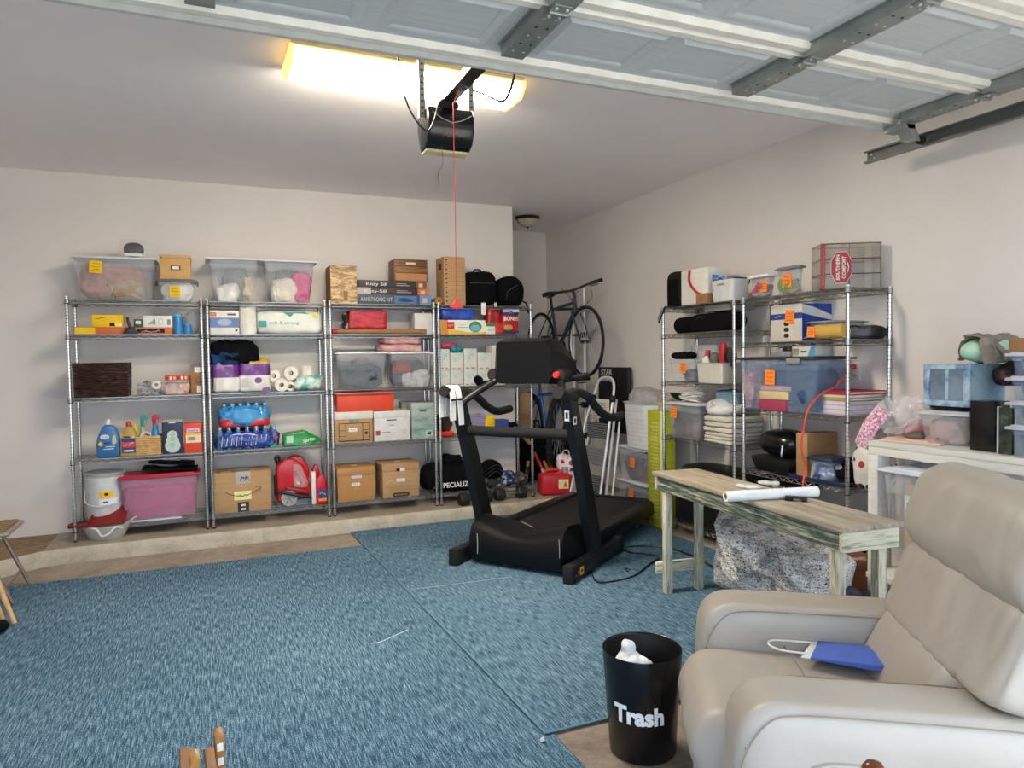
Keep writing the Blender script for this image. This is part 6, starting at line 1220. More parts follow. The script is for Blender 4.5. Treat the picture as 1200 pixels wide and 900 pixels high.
# stacked totes by the ladder, basket and cushion on top
XB = 3.50
def tot(u0, u1, vt, z, label, X, d, nt, lid=M('c6cad2', .4), h=None, drz=0): p = SR(u0, u1, vt, z, X, d=d); tote(p, label, lid, nt=nt, k=.93, ov=.012, h=h, drz=drz); return p
p = tot(722, 757, 564, .008, 'clear tote with orange note at the floor under another tote beside the ladder', XB, .29, [(ORANGE, .02, .66, .075, 6)]); p0 = p
stuffing(p, [('mixed_clutter', 'blue and tan clutter in the floor level clear tote', 'clutter', 0, 0, .8, .8, .75, speckle('clutter1', [(.4, '39465c'), (.5, '6d7480'), (.6, '9a6a4a')], 8, interp='CONSTANT'), 0)])
p = tot(723, 757, 524, p.loc.z+p.h+.002, 'clear tote with orange note stacked on the floor level tote', XB, .29, [(ORANGE, .04, .55, .075, 4)])
stuffing(p, [('mixed_clutter', 'red and navy clutter in the upper clear tote beside the ladder', 'clutter', 0, 0, .8, .8, .75, speckle('clutter2', [(.4, '2c3350'), (.52, '4a4458'), (.6, '7a3436')], 8, interp='CONSTANT'), 0)])
p = SR(725, 762, 472, p.loc.z+p.h+.003, 3.47, d=.33); r = T(p, 'laundry_basket', 'white ribbed plastic basket on the two stacked totes, filled by a grey cushion', 'basket'); m = MB(M('dcdce0', .5)); m.tub(p.w*.88, p.d*.9, p.w, p.d, 0, p.h, .004, None, .15, 8)
for k in range(9): zz = p.h*(.08+.09*k); q = .88+.12*zz/p.h; m.tub(p.w*q+.004, p.d*(.9+.1*zz/p.h)+.004, p.w*q+.005, p.d*(.9+.1*zz/p.h)+.005, zz, zz+.006, .003, M('c8c8ce', .5), .15, 8) if k % 1 == 0 else None
m.tub(p.w, p.d, p.w+.03, p.d+.03, p.h-.02, p.h, .008, WHITE, .15, 8); m.build('basket_body', r, 50)
q = SR(729, 761, 455, p.loc.z+p.h-.08, 3.49, d=.30); q.h = .20; pack(q, 'grey knitted cushion heaped in the white ribbed basket', 'cushion', 'cushion', fabric('a9a6aa', '8e8b90'), e=2.4, amp=.012, fr=6, fold=.01, seed=6, n=36)
# black poster board behind
c0 = hx(708, 430, 3.79); c1 = hx(742, 429, 3.79); cb_ = hx(740, 470, 3.79)
r = thing('poster_box', 'tall black box with white lettering leaning on the side wall behind the ladder', 'box', (3.74, (c0.y+c1.y)/2, .7), -90); w = c0.y-c1.y; m = MB(BLACK); m.box(-w/2, w/2, -.02, .03, -.0, c0.z-.7, bev=.003); m.build('box_body', r); m = MB(WHITE); m.text('STAR', (-w*.2, -.021, c0.z-.7-.075), .05, WHITE, width=w*.38, bold=.02); m.text('WARS', (-w*.2, -.021, c0.z-.7-.145), .05, WHITE, width=w*.38, bold=.02); m.build('lettering', r, 0)
m = MB(M('3a3a3c', .6)); 
for k in range(6): m.tube([(-w*.3+k*.02, -.022, .1), (-w*.28+k*.02, -.022, c0.z-.7-.2)], .002, n=4)
m.build('printed_figure', r)
# yellow-green tall box
cA = hz(762, 607, .01); p = SR(759, 776, 481, .008, 3.45, d=.13)
YG = speckle('lime_box', [(.3, '9aa01c'), (.6, 'b6bc2c'), (.8, 'd0d468')], 7, (1, 1, 3), .5)
def dk(m, w, d, h, y): m.box(.38*w, .5*w, y-.001, y, 0, h, M('e2e4c8', .6)); [rect(m, w, d, h, y, -.3+.1*(k % 2), .2, .08+.03*k, .085+.03*k, M('d8dca0', .6)) for k in range(28)]
carton(p, 'tall lime green box standing on end between the totes and the shelving', YG, 'lime_box', deco=dk)
# green garland and blanket behind the lime box
c = hx(775, 465, 3.62); r = thing('green_sleeping_bag', 'dark green cloth bag draped over the totes behind the lime box', 'bag', (3.66, c.y, c.z-.04), -90); m = MB(fabric('1c4a32', '12301f')); m.tube(spline([(-.20, 0, -.06), (-.08, 0, .02), (.1, .0, .055), (.36, .0, .04)], 6), .045, n=12, flat=.6); m.build('rolled_cloth', r, 60)
q = SR(765, 784, 462, c.z-.22, 3.56, d=.2); pack(q, 'tan and white folded fabric under the green cloth', 'folded_fabric', 'fabric', speckle('tan_fold', [(.4, '8c8478'), (.55, 'b4aa9c'), (.7, 'd2ccc2')], 8, (1, 1, 5)), e=3, amp=.01, fr=10, fold=.01, seed=3)
# gas can, polka-dot bag, yard tools
c = hz(652, 582, LZ); r = thing('gas_can', 'red plastic gas can with yellow label on the ledge beside the treadmill', 'gas can', (c.x+.045, c.y+.13, LZ), -14); RG = M('c01f2c', .4); zt = hy(650, 552, c.y+.05).z-LZ
m = MB(RG); m.box(-.155, .155, -.10, .10, 0, zt*.86, bev=.035, seg=4); m.prism([(-.12, zt*.84), (-.05, zt*.90), (.02, zt*.90), (.05, zt*1.02), (.08, zt*1.02), (.13, zt*.84)], -.05, .05, 'y', None, .012); m.build('can_body', r, 50)
m = MB(WHITE); m.box(.02, .12, -.1035, -.101, zt*.28, zt*.66, M('ecdcae', .5)); m.prism([(.06, zt*.34), (.115, zt*.34), (.088, zt*.6)], -.105, -.1035, 'y', M('e0a41c', .5)); m.prism([(.08, zt*.38), (.095, zt*.38), (.088, zt*.54)], -.106, -.105, 'y', INK); m.build('label', r)
m = MB(M('9a9c9e', .5)); m.cyl((.10, -.02, zt*.88), (.10, -.02, zt*1.12), .035, n=16); m.build('spout_cap', r); m = MB(RG); m.tube(spline([(-.10, 0, zt*.84), (-.07, 0, zt*.99), (.03, 0, zt*1.0)], 5), .016, n=8); m.build('handle', r)
c = hz(668, 583, LZ); DOT = None
def dots(name, base, cols, sc, th=.28, rnd=1.0):
    m, nt, b = new_mat(name); v = coords(nt); vo = nd(nt, 'ShaderNodeTexVoronoi', Scale=sc, Randomness=rnd); nt.links.new(v, vo.inputs['Vector'])
    r1 = ramp(nt, vo.outputs['Distance'], [(0, (1, 1, 1, 1)), (th, (0, 0, 0, 1))], 'CONSTANT'); sp = nt.nodes.new('ShaderNodeSeparateColor'); nt.links.new(vo.outputs['Color'], sp.inputs[0])
    c2 = ramp(nt, sp.outputs[0], [(i/len(cols), x) for i, x in enumerate(cols)], 'CONSTANT'); mx = nt.nodes.new('ShaderNodeMix'); mx.data_type = 'RGBA'; nt.links.new(r1, mx.inputs['Factor']); mx.inputs['A'].default_value = lin(base); nt.links.new(c2, mx.inputs['B']); nt.links.new(mx.outputs['Result'], b.inputs['Base Color']); b.inputs['Roughness'].default_value = .5; return m
DOT = dots('pink_dots', 'e6dada', ['c02430', 'b8347c', '9a1c38', 'c43058'], 13, .36, .25)
zt = hy(664, 532, c.y).z-LZ; r = thing('gift_bag', 'white paper gift bag with big pink and red dots standing behind the gas can', 'bag', (c.x+.10, c.y+.22, LZ), -6); m = MB(DOT); m.taper(.20, .12, .22, .08, 0, zt*.8, DOT, .01); m.blob((-.03, 0, zt*.5), (.2, .12, zt*.42), DOT, e=3, amp=.02, fr=8, fold=.012, n=26); m.build('bag_body', r, 50); m = MB(M('d8c8c8', .6)); m.tube(spline([(-.08, -.04, zt*.85), (-.07, -.05, zt*1.0), (-.02, -.05, zt*1.02), (0, -.04, zt*.86)], 5), .005, n=5); m.build('handle', r)
def toolpos(u, v, Y): return hy(u, v, Y)
a, b_ = hy(626, 530, 6.68), hy(642, 563, 6.55); r = thing('ice_scraper', 'red and cream handled brush tool leaning behind the gas can', 'brush', a); m = MB(M('c42030', .4)); m.tube([(0, 0, 0), (b_-a)*.6], .017, n=10); m.build('grip', r); m = MB(M('e8dcc0', .5)); m.tube([(b_-a)*.6, (b_-a)], .02, n=10); m.build('bristle_head', r)
YT = M('d89a1c', .45)
for i, (ua, va, ub, vb, Y, mt, rr, l) in enumerate(((637, 540, 651, 568, 6.62, YT, .022, 'orange yellow tool handle crossing behind the gas can'), (645, 534, 650, 565, 6.66, YT, .016, 'slim yellow prong beside the gas can spout'), (621, 520, 612, 508, 6.80, M('b8923c', .5), .03, 'gold coloured tool head low in the alcove entrance'), (617, 560, 619, 540, 6.70, speckle('yellow_black', [(.48, '161616'), (.5, 'd8a41c')], 14, interp='CONSTANT'), .022, 'yellow and black drill shaped tool beside the shelving post'))):
    a, b_ = hy(ua, va, Y), hy(ub, vb, Y); one(MB(mt).tube([(0, 0, 0), (b_-a)*.5, (b_-a)], rr, n=10, rads=[rr*.6, rr, rr*.8]), 'tool_handle', l, 'tool', a)
for i, (u0, u1, vt, z0, Y, l) in enumerate(((606, 624, 500, LZ, 6.95, 'dark tall bag standing in the alcove behind the shelving'), (622, 642, 508, LZ, 7.0, 'dark bundle in the alcove under the bicycle wheel'), (652, 676, 505, LZ, 7.05, 'dark folded chair shape in the alcove behind the dotted bag'), (600, 618, 548, LZ, 6.72, 'black plastic case low beside the shelving corner'))):
    p = SL(u0, u1, vt, z0, Y, .2); pack(p, l, 'black_bundle', 'bundle', BLACKF, e=4, amp=.012, fr=6, fold=.01, seed=i+3)
p = SL(608.5, 622, 461, .62, 6.9, .3); carton(p, 'cardboard box seen through the corner shelving above the dark tools', CARD, drz=0)
# ================================================================ SIDE WALL SHELVING A
z = AZ[4]+.004
p = SR(779, 797, 318, z, 3.52, d=.24); r = T(p, 'camera_bag', 'narrow dark olive black bag with a grey strap hanging over the shelving end', 'bag'); m = MB(fabric('2c2b20', '141410')); m.blob((0, 0, 0), (p.w, p.d, p.h), e=5, amp=.005, fr=8, seed=3, n=28); m.build('bag_body', r, 60)
m = MB(BLACKF); m.box(-p.w*.3, p.w*.35, -p.d/2-.006, -p.d/2, p.h*.05, p.h*.78); m.build('mesh_pocket', r)
a = hx(786, 358, 3.46); b_ = hx(776, 378, 3.44); m = MB(BLACK); q = [Vector((-(a.y-p.loc.y), a.x-p.loc.x, 0)), Vector((-(a.y-p.loc.y)-.01, a.x-p.loc.x-.05, -.0)), Vector((-(b_.y-p.loc.y), a.x-p.loc.x-.055, b_.z-z))]; m.tube([q[0]+Vector((0, .03, .01)), q[1], q[2]], .026, n=6, flat=.25); m.cur = M('8e9298', .5); m.tube([q[1].lerp(q[2], .2)+Vector((0, -.009, 0)), q[1].lerp(q[2], .8)+Vector((0, -.009, 0))], .018, n=6, flat=.2); m.build('strap', r)
p = SR(797.5, 829, 314.5, z, 3.485, u2=854); r = T(p, 'foam_cooler', 'white foam cooler with red rope handle and blue lettering on the shelving top', 'cooler'); w, d, h = p.w, p.d, p.h; m = MB(M('dddcd6', .6)); m.box(-w/2, w/2, -d/2, d/2, 0, h, bev=.015, seg=3); m.build('cooler_body', r)
m = MB(M('3a86c0', .6)); R1 = (0, 1, 0); m.prism([(-.28*d, .32*h), (.30*d, .36*h), (.30*d, .74*h), (-.28*d, .78*h)], w/2, w/2+.0008, 'x'); [m.scr(0, w/2+.0015, zq*h, .5*d, .09*h, M('d0e4f2', .5), axis='x') for zq in (.68, .55, .43)]; m.build('printed_label', r)
m = MB(M('b81c34', .5)); m.tube(spline([(-.12*w, -d/2-.008, .96*h), (-.10*w, -d/2-.014, .62*h), (.18*w, -d/2-.014, .32*h), (.50*w, -d/2+.0, .20*h)], 5), .010, n=8); m.build('rope_handle', r)
p = SR(818, 831, 344, z, 3.47, d=.10); p.loc.x = 3.50; carton(p, 'small brown carton in front of the white foam cooler', CARD2)
p = SR(832, 858, 328, z, 3.455, u2=880); r = T(p, 'storage_basket', 'white plastic storage basket with a slot handle on the shelving top', 'basket'); m = MB(M('c9cacc', .5)); m.tub(p.w*.9, p.d*.92, p.w, p.d, 0, p.h, .004, None, .03, 5); m.box(-.04, .04, -p.d/2-.002, -p.d/2+.004, p.h*.74, p.h*.84, M('8c8a88', .6)); m.build('basket_body', r, 50)
q = SR(850, 868, 323, z+p.h-.05, 3.53, d=.12); q.h = .07; pack(q, 'black cloth lump inside the white storage basket', 'black_cloth', 'cloth', BLACKF, e=2.4, amp=.01, fr=10, seed=2)
z = BZ[4]+.004
p = SR(876, 900, 322, z, 3.50, u2=912); tote(p, 'low clear bin with orange note next to the white storage basket', WHITE, nt=[(ORANGE, .28, .45, .065, 0)], k=.9, body=CLRD)
stuffing(p, [('colourful_toys', 'pink and red toys in the low clear bin on the shelving top', 'toys', 0, -.1, .8, .6, .5, speckle('toys', [(.42, 'a84858'), (.5, '8f9298'), (.6, '6f7f98')], 10, interp='CONSTANT'), 0)])
p = SR(908, 937, 312, z, 3.50, u2=944); tote(p, 'clear bin with grey lid and orange note next to the acrylic display case', M('7d7b7a', .5), nt=[(ORANGE, .0, .48, .08, 0)], k=.9, body=CLRD)
stuffing(p, [('colourful_toys', 'green, yellow and red clutter in the grey lidded bin', 'clutter', 0, -.1, .8, .6, .5, speckle('toys2', [(.40, '6a8a4a'), (.5, '8a8a86'), (.58, 'b05a48')], 10, interp='CONSTANT'), 0)])
# acrylic display case
p = P_(); p.w, p.d, p.h = .19, .345, hx(962, 286, 3.44).z-z; p.rz = -120.7; ne = hx(962, 313, 3.45); lx = Vector((-.51, -.86, 0)); ly = Vector((.86, -.51, 0)); p.loc = Vector((ne.x, ne.y, z))-lx*(p.w/2)+ly*(p.d/2); p.loc.z = z; r = T(p, 'display_case', 'clear acrylic three tier display case with a red octagon sign', 'display case'); w, d, h = p.w, p.d, p.h
AC = clear('acrylic', 'a89e94', .26, .08); EG = M('3a322c', .4, name='acrylic_edge')
m = MB(AC); t_ = .004; m.box(-w/2, w/2, -d/2, -d/2+t_, 0, h); m.box(-w/2, w/2, d/2-t_, d/2, 0, h); m.box(-w/2, -w/2+t_, -d/2, d/2, 0, h); m.box(w/2-t_, w/2, -d/2, d/2, 0, h); m.build('case_walls', r)
for k in range(4): m = MB(AC); zz = h*k/3; m.box(-w/2, w/2, -d/2, d/2, max(0, zz-.004), max(.004, zz)); m.build('tier_panel', r)
m = MB(EG)
for k in range(4):
    zz = h*k/3; m.tube([(-w/2, -d/2, zz), (w/2, -d/2, zz), (w/2, d/2, zz), (-w/2, d/2, zz)], .003, n=4, closed=True)
for x, y in ((-w/2, -d/2), (w/2, -d/2), (w/2, d/2), (-w/2, d/2), (w/2, -d*.02)): m.cyl((x, y, 0), (x, y, h), .0022, n=4)
m.build('panel_edges', r)
SR_ = M('a02028', .4); m = MB(SR_); m.box(w/2+.001, w/2+.004, -d*.50, -d*.43, .0, h*1.0); m.box(w/2+.004, w/2+.0045, -d*.47, -d*.46, .08*h, .9*h, M('d8b0a8', .5)); m.build('red_strip', r)
m = MB(M('f0e4dc', .5)); cy_, cz_ = -.14*d, .47*h; oc = lambda k: [(cy_-.02*d+k*.17*d*q[0], cz_+k*.34*h*q[1]) for q in ((-.5, 1), (.5, 1), (1, .4), (1, -.4), (.5, -1), (-.5, -1), (-1, -.4), (-1, .4))]
m.prism(oc(1.04), w/2+.005, w/2+.0065, 'x'); m.cur = SR_; m.prism(oc(1), w/2+.0065, w/2+.008, 'x', SR_)
m.text('SOUTHERN', (w/2+.0095, cy_-.055*d, cz_), .045*d*1.3, WHITE, right=(0, 0, 1), up=(0, -1, 0), width=.56*h, bold=.03); m.text('COMFORT', (w/2+.0095, cy_+.045*d, cz_), .045*d*1.3, WHITE, right=(0, 0, 1), up=(0, -1, 0), width=.50*h, bold=.03)
m.tube([(w/2+.009, cy_+.08*d, cz_-.03), (w/2+.009, cy_+.10*d, cz_), (w/2+.009, cy_+.08*d, cz_+.03)], .0025, WHITE, n=5); m.build('octagon_sign', r, 0)
# A level 4
z = AZ[3]+.004
p = SR(786, 857, 371, z, 3.50, d=.16); r = T(p, 'tripod_bag', 'long black tubular bag lying on the second shelf down', 'bag'); L = p.w; p2 = hx(892, 365, 3.52); Lx = p.loc.y+L/2 - 4.06; m = MB(BLACKF); m.tube(spline([(-L/2+.02, 0, .065), (-L/2+.1, 0, .068), (0, 0, .07), (L/2, 0, .072)], 5), .066, n=18, rads=None); m.blob((L/2-.25, 0, .0), (.5, .16, .145), e=5, amp=.003, n=20); m.build('bag_body', r, 60)
m = MB(M('2e2e30', .6)); m.tube(spline([(-.06, -.07, .0+.09), (0, -.075, .12), (.06, -.07, .09)]), .006, n=6); m.build('handle', r)
p = SR(826, 856, 356, z+.15, 3.49, d=.22); carton(p, 'flat grey plastic case squeezed above the long black bag', M('7d8084', .5), 'flat_case', h=.045)
z = AZ[2]+.004
p = SR(781, 812, 421, z, 3.475, d=.30); tote(p, 'small clear bin with orange note at the far end of the side shelving', None, nt=[(ORANGE, .12, .62, .075, 8)], k=.88, lidh=0); stuffing(p, [('violet_cloth', 'violet grey cloth in the small clear bin with orange note', 'cloth', .15, 0, .6, .7, .4, fabric('5a5870', '3c3a4c'), 0)])
q = SR(783, 805, 413, z+p.h, 3.49, d=.12); pack(q, 'black headphones and cables on top of the small clear bin', 'headphones', 'headphones', BLACKF, e=2.2, amp=.014, fr=16, fold=.012, seed=4)
p = SR(806, 838, 404, z+.05, 3.60, d=.18); tote(p, 'taller clear bin standing behind the white open tray', None, k=.84, lidh=0, h=p.h)
p = SR(816, 846, 425, z, 3.46, u2=872); r = T(p, 'open_tray', 'white rectangular open bin full of red handled tools', 'bin'); m = MB(M('c9c5bc', .5)); m.tub(p.w*.94, p.d*.94, p.w, p.d, 0, p.h, .004, None, .015, 4); m.tub(p.w, p.d, p.w+.012, p.d+.012, p.h-.012, p.h, .004, None, .015, 4); m.build('bin_body', r, 50); pt_ = p
for i, (u, v, ww, hh, mt, l) in enumerate(((847, 402, .07, .20, M('c02430', .35), 'glossy red tool handle standing in the white open bin'), (829, 410, .05, .14, M('b8343c', .4), 'smaller red handle in the white open bin'), (838, 414, .09, .10, M('5c6a62', .6), 'grey green tool head in the white open bin'), (856, 408, .10, .16, BLACK, 'black tool body in the white open bin'))):
    c = hx(u, v, 3.56); one(MB(mt).tube([(0, 0, -hh), (0, .0, -hh*.4), (0, -.01, 0)], ww*.5, n=10, rads=[ww*.2, ww*.5, ww*.35]), 'tool_handle', l, 'tool', (3.56, c.y, c.z))
c = hx(826, 420, 3.5); one(MB(WHITE).box(-.03, .03, -.01, .01, 0, .09, bev=.003).rot(-25, 'Y'), 'white_tag', 'tilted white card at the near side of the open bin', 'card', (3.53, c.y, z+pt_.h-.04), -90)
z = AZ[1]+.004
p = SR(779, 818, 472, z-.02, 3.475, d=.32); tote(p, 'clear tote with white lid and orange note under the white cables', M('c9ccd4', .4), nt=[(ORANGE, -.22, .72, .075, 8)], k=.88); stuffing(p, [('folded_clothes', 'dark grey and pink clothes in the tote under the cables', 'clothes', 0, 0, .8, .8, .8, speckle('dkclothes', [(.4, '2f3640'), (.52, '4a4c58'), (.64, '7c5260')], 6), 0)])
zt = z-.02+p.h; r = thing('white_cable', 'coiled white cables heaped on the white tote lid', 'cable', (3.60, hx(810, 465, 3.6).y, zt+.004), -90); m = MB(M('d9d6cf', .5)); random.seed(3)
for k in range(9): a0 = random.uniform(0, 6.3); rx, ry_ = random.uniform(.07, .13), random.uniform(.05, .09); ox = random.uniform(-.03, .03); m.tube([(ox+rx*cs(a0+a*.5), ry_*sn(a0+a*.5), .008+.009*k+.008*sn(a*1.1+k)) for a in range(13)], .0055, n=6, closed=True)
m.build('coils', r, 60)
p = SR(834, 862, 461, zt+.0, 3.55, d=.2); pack(p, 'pale blue folded cloth beside the white cables', 'blue_cloth', 'cloth', fabric('7f9fb4', '6a8aa2'), e=4, amp=.008, fr=8, fold=.008, seed=2, h=.11)
TW = speckle('towel_white', [(.35, 'b9b2a6'), (.6, 'd4cec4')], 8, (1, 1, 5), .9)
zz = z
for i, (v0, v1, l) in enumerate(((506, 528, 'thick cream folded blanket at the bottom of the towel stack'), (487, 507, 'thick cream folded blanket on top of the towel stack'))):
    p = SR(821, 858, v0+1, zz, 3.475, u2=898); 
    r = T(p, 'folded_blanket', l, 'blanket'); hh = p.h
    for k in range(3):
        m = MB(TW); m.blob((.004*k, 0, hh*k/3-.003), (p.w*(.98-.01*k), p.d, hh/3*1.14), e=7, ez=4.5, amp=.005, fr=9, fold=.006, seed=k+i*4, n=46); m.build('fold_layer', r, 60)
    zz += p.h
p = SR(820, 856, 474, zz, 3.47, u2=886); pack(p, 'rumpled white and navy sheet on top of the cream blankets', 'bed_sheet', 'sheet', speckle('sheet_navy', [(.36, '1a2236'), (.41, 'c9cacc'), (.7, 'e2e2e4')], 4, (1, 1, 2), .85), e=2.6, amp=.018, fr=8, fold=.02, seed=6, n=40, h=.10)
z = AZ[0]+.004
p = SR(789, 864, 549, z, 3.47, d=.34); r = T(p, 'suitcase', 'long black hard case on the bottom of the far side shelving', 'case'); w, d, h = p.w, p.d, p.h; m = MB(BLACK); m.box(-w/2, w/2, -d/2, d/2, 0, h*.88, bev=.04, seg=4); m.blob((0, 0, h*.6), (w, d, h*.4), e=4, n=30, flat=False); m.build('case_shell', r, 50); m = MB(M('6a6c70', .4, .5)); m.tube([(-w*.35, -d/2-.006, h*.5), (-w*.2, -d/2-.01, h*.52), (0, -d/2-.006, h*.5)], .006, n=6); m.build('handle', r)
m = MB(WHITE); m.scr(w*.30, -d/2-.004, .20, .05, .07, M('d8dce0', .5)); m.build('lettering', r, 0)
# ================================================================ SIDE WALL SHELVING B
z = BZ[3]+.004
p = SR(903, 940, 357, z, 3.56, u2=986); r = T(p, 'printer_box', 'white and blue carton with orange note and white swoosh on the second shelf', 'box'); w, d, h = p.w, p.d, p.h
BLUE = M('1c48a0', .5); m = MB(M('cfc9c0', .6)); m.box(-w/2, w/2, -d/2, d/2, 0, h, bev=.002); m.build('box_body', r)
m = MB(M('24418c', .5)); y = -d/2-.001; rect(m, w, d, h, y, -.5, .5, .60, .76, M('24418c', .5)); m.scr(-.25*w, y-.002, .68*h, .2*w, .05*h, WHITE)
for q in (.42, .26, .10): m.blob((.02*w, y, q*h), (.05, .004, .03), INK, n=10, flat=False)
m.box(w/2, w/2+.001, -d/2, d/2, .0, h, BLUE); m.prism([(-.5*d, .06*h), (-.1*d, .28*h), (-.3*d, .10*h)], w/2+.001, w/2+.002, 'x', WHITE); vs = [(-.5*d, .98*h), (-.2*d, .90*h), (.25*d, .70*h), (.30*d, .56*h), (.0*d, .62*h), (-.5*d, .74*h)]; m.prism(vs, w/2+.001, w/2+.002, 'x', WHITE); m.build('printed_panel', r); note(r, .14*w, y-.004, .66*h, ORANGE, .08, 8)
p = SR(945, 975, 376, z, 3.47, u2=1018); 
tote(p, 'clear tray bin with grey rim holding a yellow roll in front of the blue carton', M('8f9298', .45), k=.86, body=CLRD, lidh=.012)
a = hx(958, 388, 3.455); b_ = hx(991, 387, 3.455); r = thing('yellow_roll', 'yellow roll with orange note lying along the shelf edge', 'roll', (3.452, (a.y+b_.y)/2, z+.05), -90); L = a.y-b_.y; m = MB(M('c9a050', .5)); m.cyl((-L/2, 0, 0), (L/2, 0, 0), .043, n=24); m.cyl((-L/2-.006, 0, 0), (-L/2, 0, 0), .036, n=20); m.build('roll_body', r); note(r, -L/2-.005, -.046, 0, ORANGE, .06, 4)
p = SR(998, 1037, 381, z, 3.52, d=.01); 
c = hy(1018, 390, 3.10); pp2 = P_(); pp2.w = .20; pp2.d = .26; pp2.h = .085; pp2.loc = Vector((3.70, 3.17, z)); pp2.rz = -90; pack(pp2, 'black and grey cloth slippers lying at the near end of the second shelf', 'slippers', 'slippers', speckle('slip', [(.46, '141416'), (.55, '4a4850'), (.66, '6c6a72')], 7, rough=.9), e=2.4, amp=.014, fr=10, fold=.012, seed=3)
z = BZ[2]+.004
p = SR(873, 968, 418, z, 3.48, u2=992); p.d = .32
r = tote(p, 'large clear tote with black lid and orange note on the middle shelf', M('202226', .45), nt=[(ORANGE, -.06, .62, .09, 3)], k=.90, body=CLRB, ov=.02)
m = MB(M('8a8c92', .4)); m.box(.16*p.w, .32*p.w, -p.d/2-.012, -p.d/2-.004, p.h*.88, p.h*.97, bev=.003); m.build('latch', r)
stuffing(p, [('blue_backpack', 'slate blue round bag in the large black lidded tote', 'bag', .24, -.06, .40, .7, .82, fabric('3f587c', '2c3f5c'), 0), ('blue_folder', 'bright blue folder pile in the black lidded tote', 'folder', -.16, .12, .36, .4, .84, fabric('2c4a9c', '203878'), 0), ('pink_paper', 'pink and white papers at the end of the black lidded tote', 'papers', -.40, -.1, .14, .6, .84, fabric('b0707c', 'c8b8c0'), 0)])
for i, (dz, hh, mt, l) in enumerate(((0.004, .07, M('a03858', .6), 'dark pink binder at the bottom of the black lidded tote'), (.078, .055, M('cbb98c', .6), 'cream book in the middle of the black lidded tote'), (.136, .03, M('b49aa8', .6), 'mauve book in the black lidded tote above the cream one'))):
    q = P_(); q.w = p.w*.36; q.d = .2; q.loc = Vector((p.loc.x-.045, p.loc.y+.03-.01*i, z+dz)); q.rz = -90; carton(q, l, mt, 'book', 'book', h=hh, drz=3*i-3)
zt = z+p.h+.001
p = SR(928, 955, 406, zt, 3.52, d=.14)
def dk(m, w, d, h, y): m.prism([(.2*w, 0), (.5*w, 0), (.5*w, h), (.34*w, h)], y-.0008, y, 'y', M('5aa4d0', .5)); rect(m, w, d, h, y, -.1, .15, .4, .55, INK); rect(m, w, d, h, y, -.48, -.2, .1, .8, M('a8988a', .6))
carton(p, 'small white and light blue carton on the black tote lid', WHITE, 'small_carton', deco=dk)
p = SR(914, 927, 404, zt, 3.58, d=.09); pack(p, 'small black round object beside the light blue carton', 'black_puck', 'speaker', BLACK, e=2.6, n=20)
p = SR(903, 926, 412, zt, 3.50, d=.12); carton(p, 'flat grey box on the black tote lid under the round black object', M('85898e', .5), 'flat_box')
# folders
z2 = z; specs = ((466, 484, 'dde0ee', 'thick stack of white papers under the coloured folders', 'paper_stack'), (461, 466.5, 'b4a050', 'yellow folder on the thick paper stack', 'folder'), (458.5, 461.5, 'e0dcd8', 'white folder between the yellow and red ones', 'folder'), (454, 459, 'b01c34', 'red folder topmost on the paper stack', 'folder'))
for i, (v0, v1, col, l, nm_) in enumerate(specs):
    q = P_(); q.h = (.085, .022, .014, .022)[i]; q.w = .30; q.d = .315; q.loc = Vector((3.665, 3.235+.006*(i % 2), z2)); q.rz = -90
    r = T(q, nm_, l, 'papers' if i == 0 else 'folder', drz=(-2, 1, 3, -1)[i]); m = MB(M(col, .7))
    if i == 0:
        for k in range(9): m.box(-q.w/2+.003*((k*7) % 4), q.w/2-.003*((k*5) % 4), -q.d/2+.004*((k*3) % 3), q.d/2, q.h*k/9, q.h*(k+.85)/9, M('dde0ee' if k % 3 else 'd4b4c4', .7))
        m.build('sheets', r)
    else: m.box(-q.w/2, q.w/2, -q.d/2, q.d/2, 0, q.h*.25, bev=.001); m.box(-q.w/2, q.w/2, -q.d/2, q.d/2, q.h*.75, q.h, bev=.001); m.box(-q.w/2, q.w/2, -q.d/2-.002, -q.d/2+.004, 0, q.h); m.build('folder_cover', r); m = MB(WHITE); m.box(-q.w/2+.004, q.w/2-.004, -q.d/2+.004, q.d/2-.006, q.h*.25, q.h*.75); m.build('pages', r)
    z2 += q.h+.001
q = P_(); q.w = .06; q.d = .14; q.h = .12; q.loc = Vector((3.55, 3.46, z)); q.rz = -90; pack(q, 'black cord loop standing between the tote and the paper stack', 'headset', 'cord', BLACKF, e=2.2, amp=.014, fr=14, fold=.01, seed=3)
# extension cord from the outlet
r = thing('extension_cord', 'orange red extension cord plugged into the wall outlet and hanging down', 'cord', (0, 0, 0)); CO = M('d8442c', .5)
pts = [Vector((XW-.03, OUT.y, OUT.z+.03)), hy(980, 452, 3.12), hy(962, 462, 3.02), hy(948, 478, 3.0), hy(942, 500, 3.0), hy(939, 525, 3.0), hy(944, 548, 3.0), hy(941, 568, 2.98), hy(944, 596, 2.98)]
m = MB(CO); m.tube(spline(pts, 7), .0055, n=7); m.build('cord', r, 60); m = MB(CO); m.cyl((XW-.012, OUT.y, OUT.z+.03), (XW-.055, OUT.y+.005, OUT.z+.025), .018, .012, n=12); m.build('plug', r)
z = BZ[1]+.004
p = SR(933, 946, 508, z, 3.53, u2=981); r = carton(p, 'cardboard box on the lower side shelf behind the orange cord', speckle('cardboard_tan', [(.3, 'a47c54'), (.7, 'b48c62')], 4, (1, 1, 5), .8))
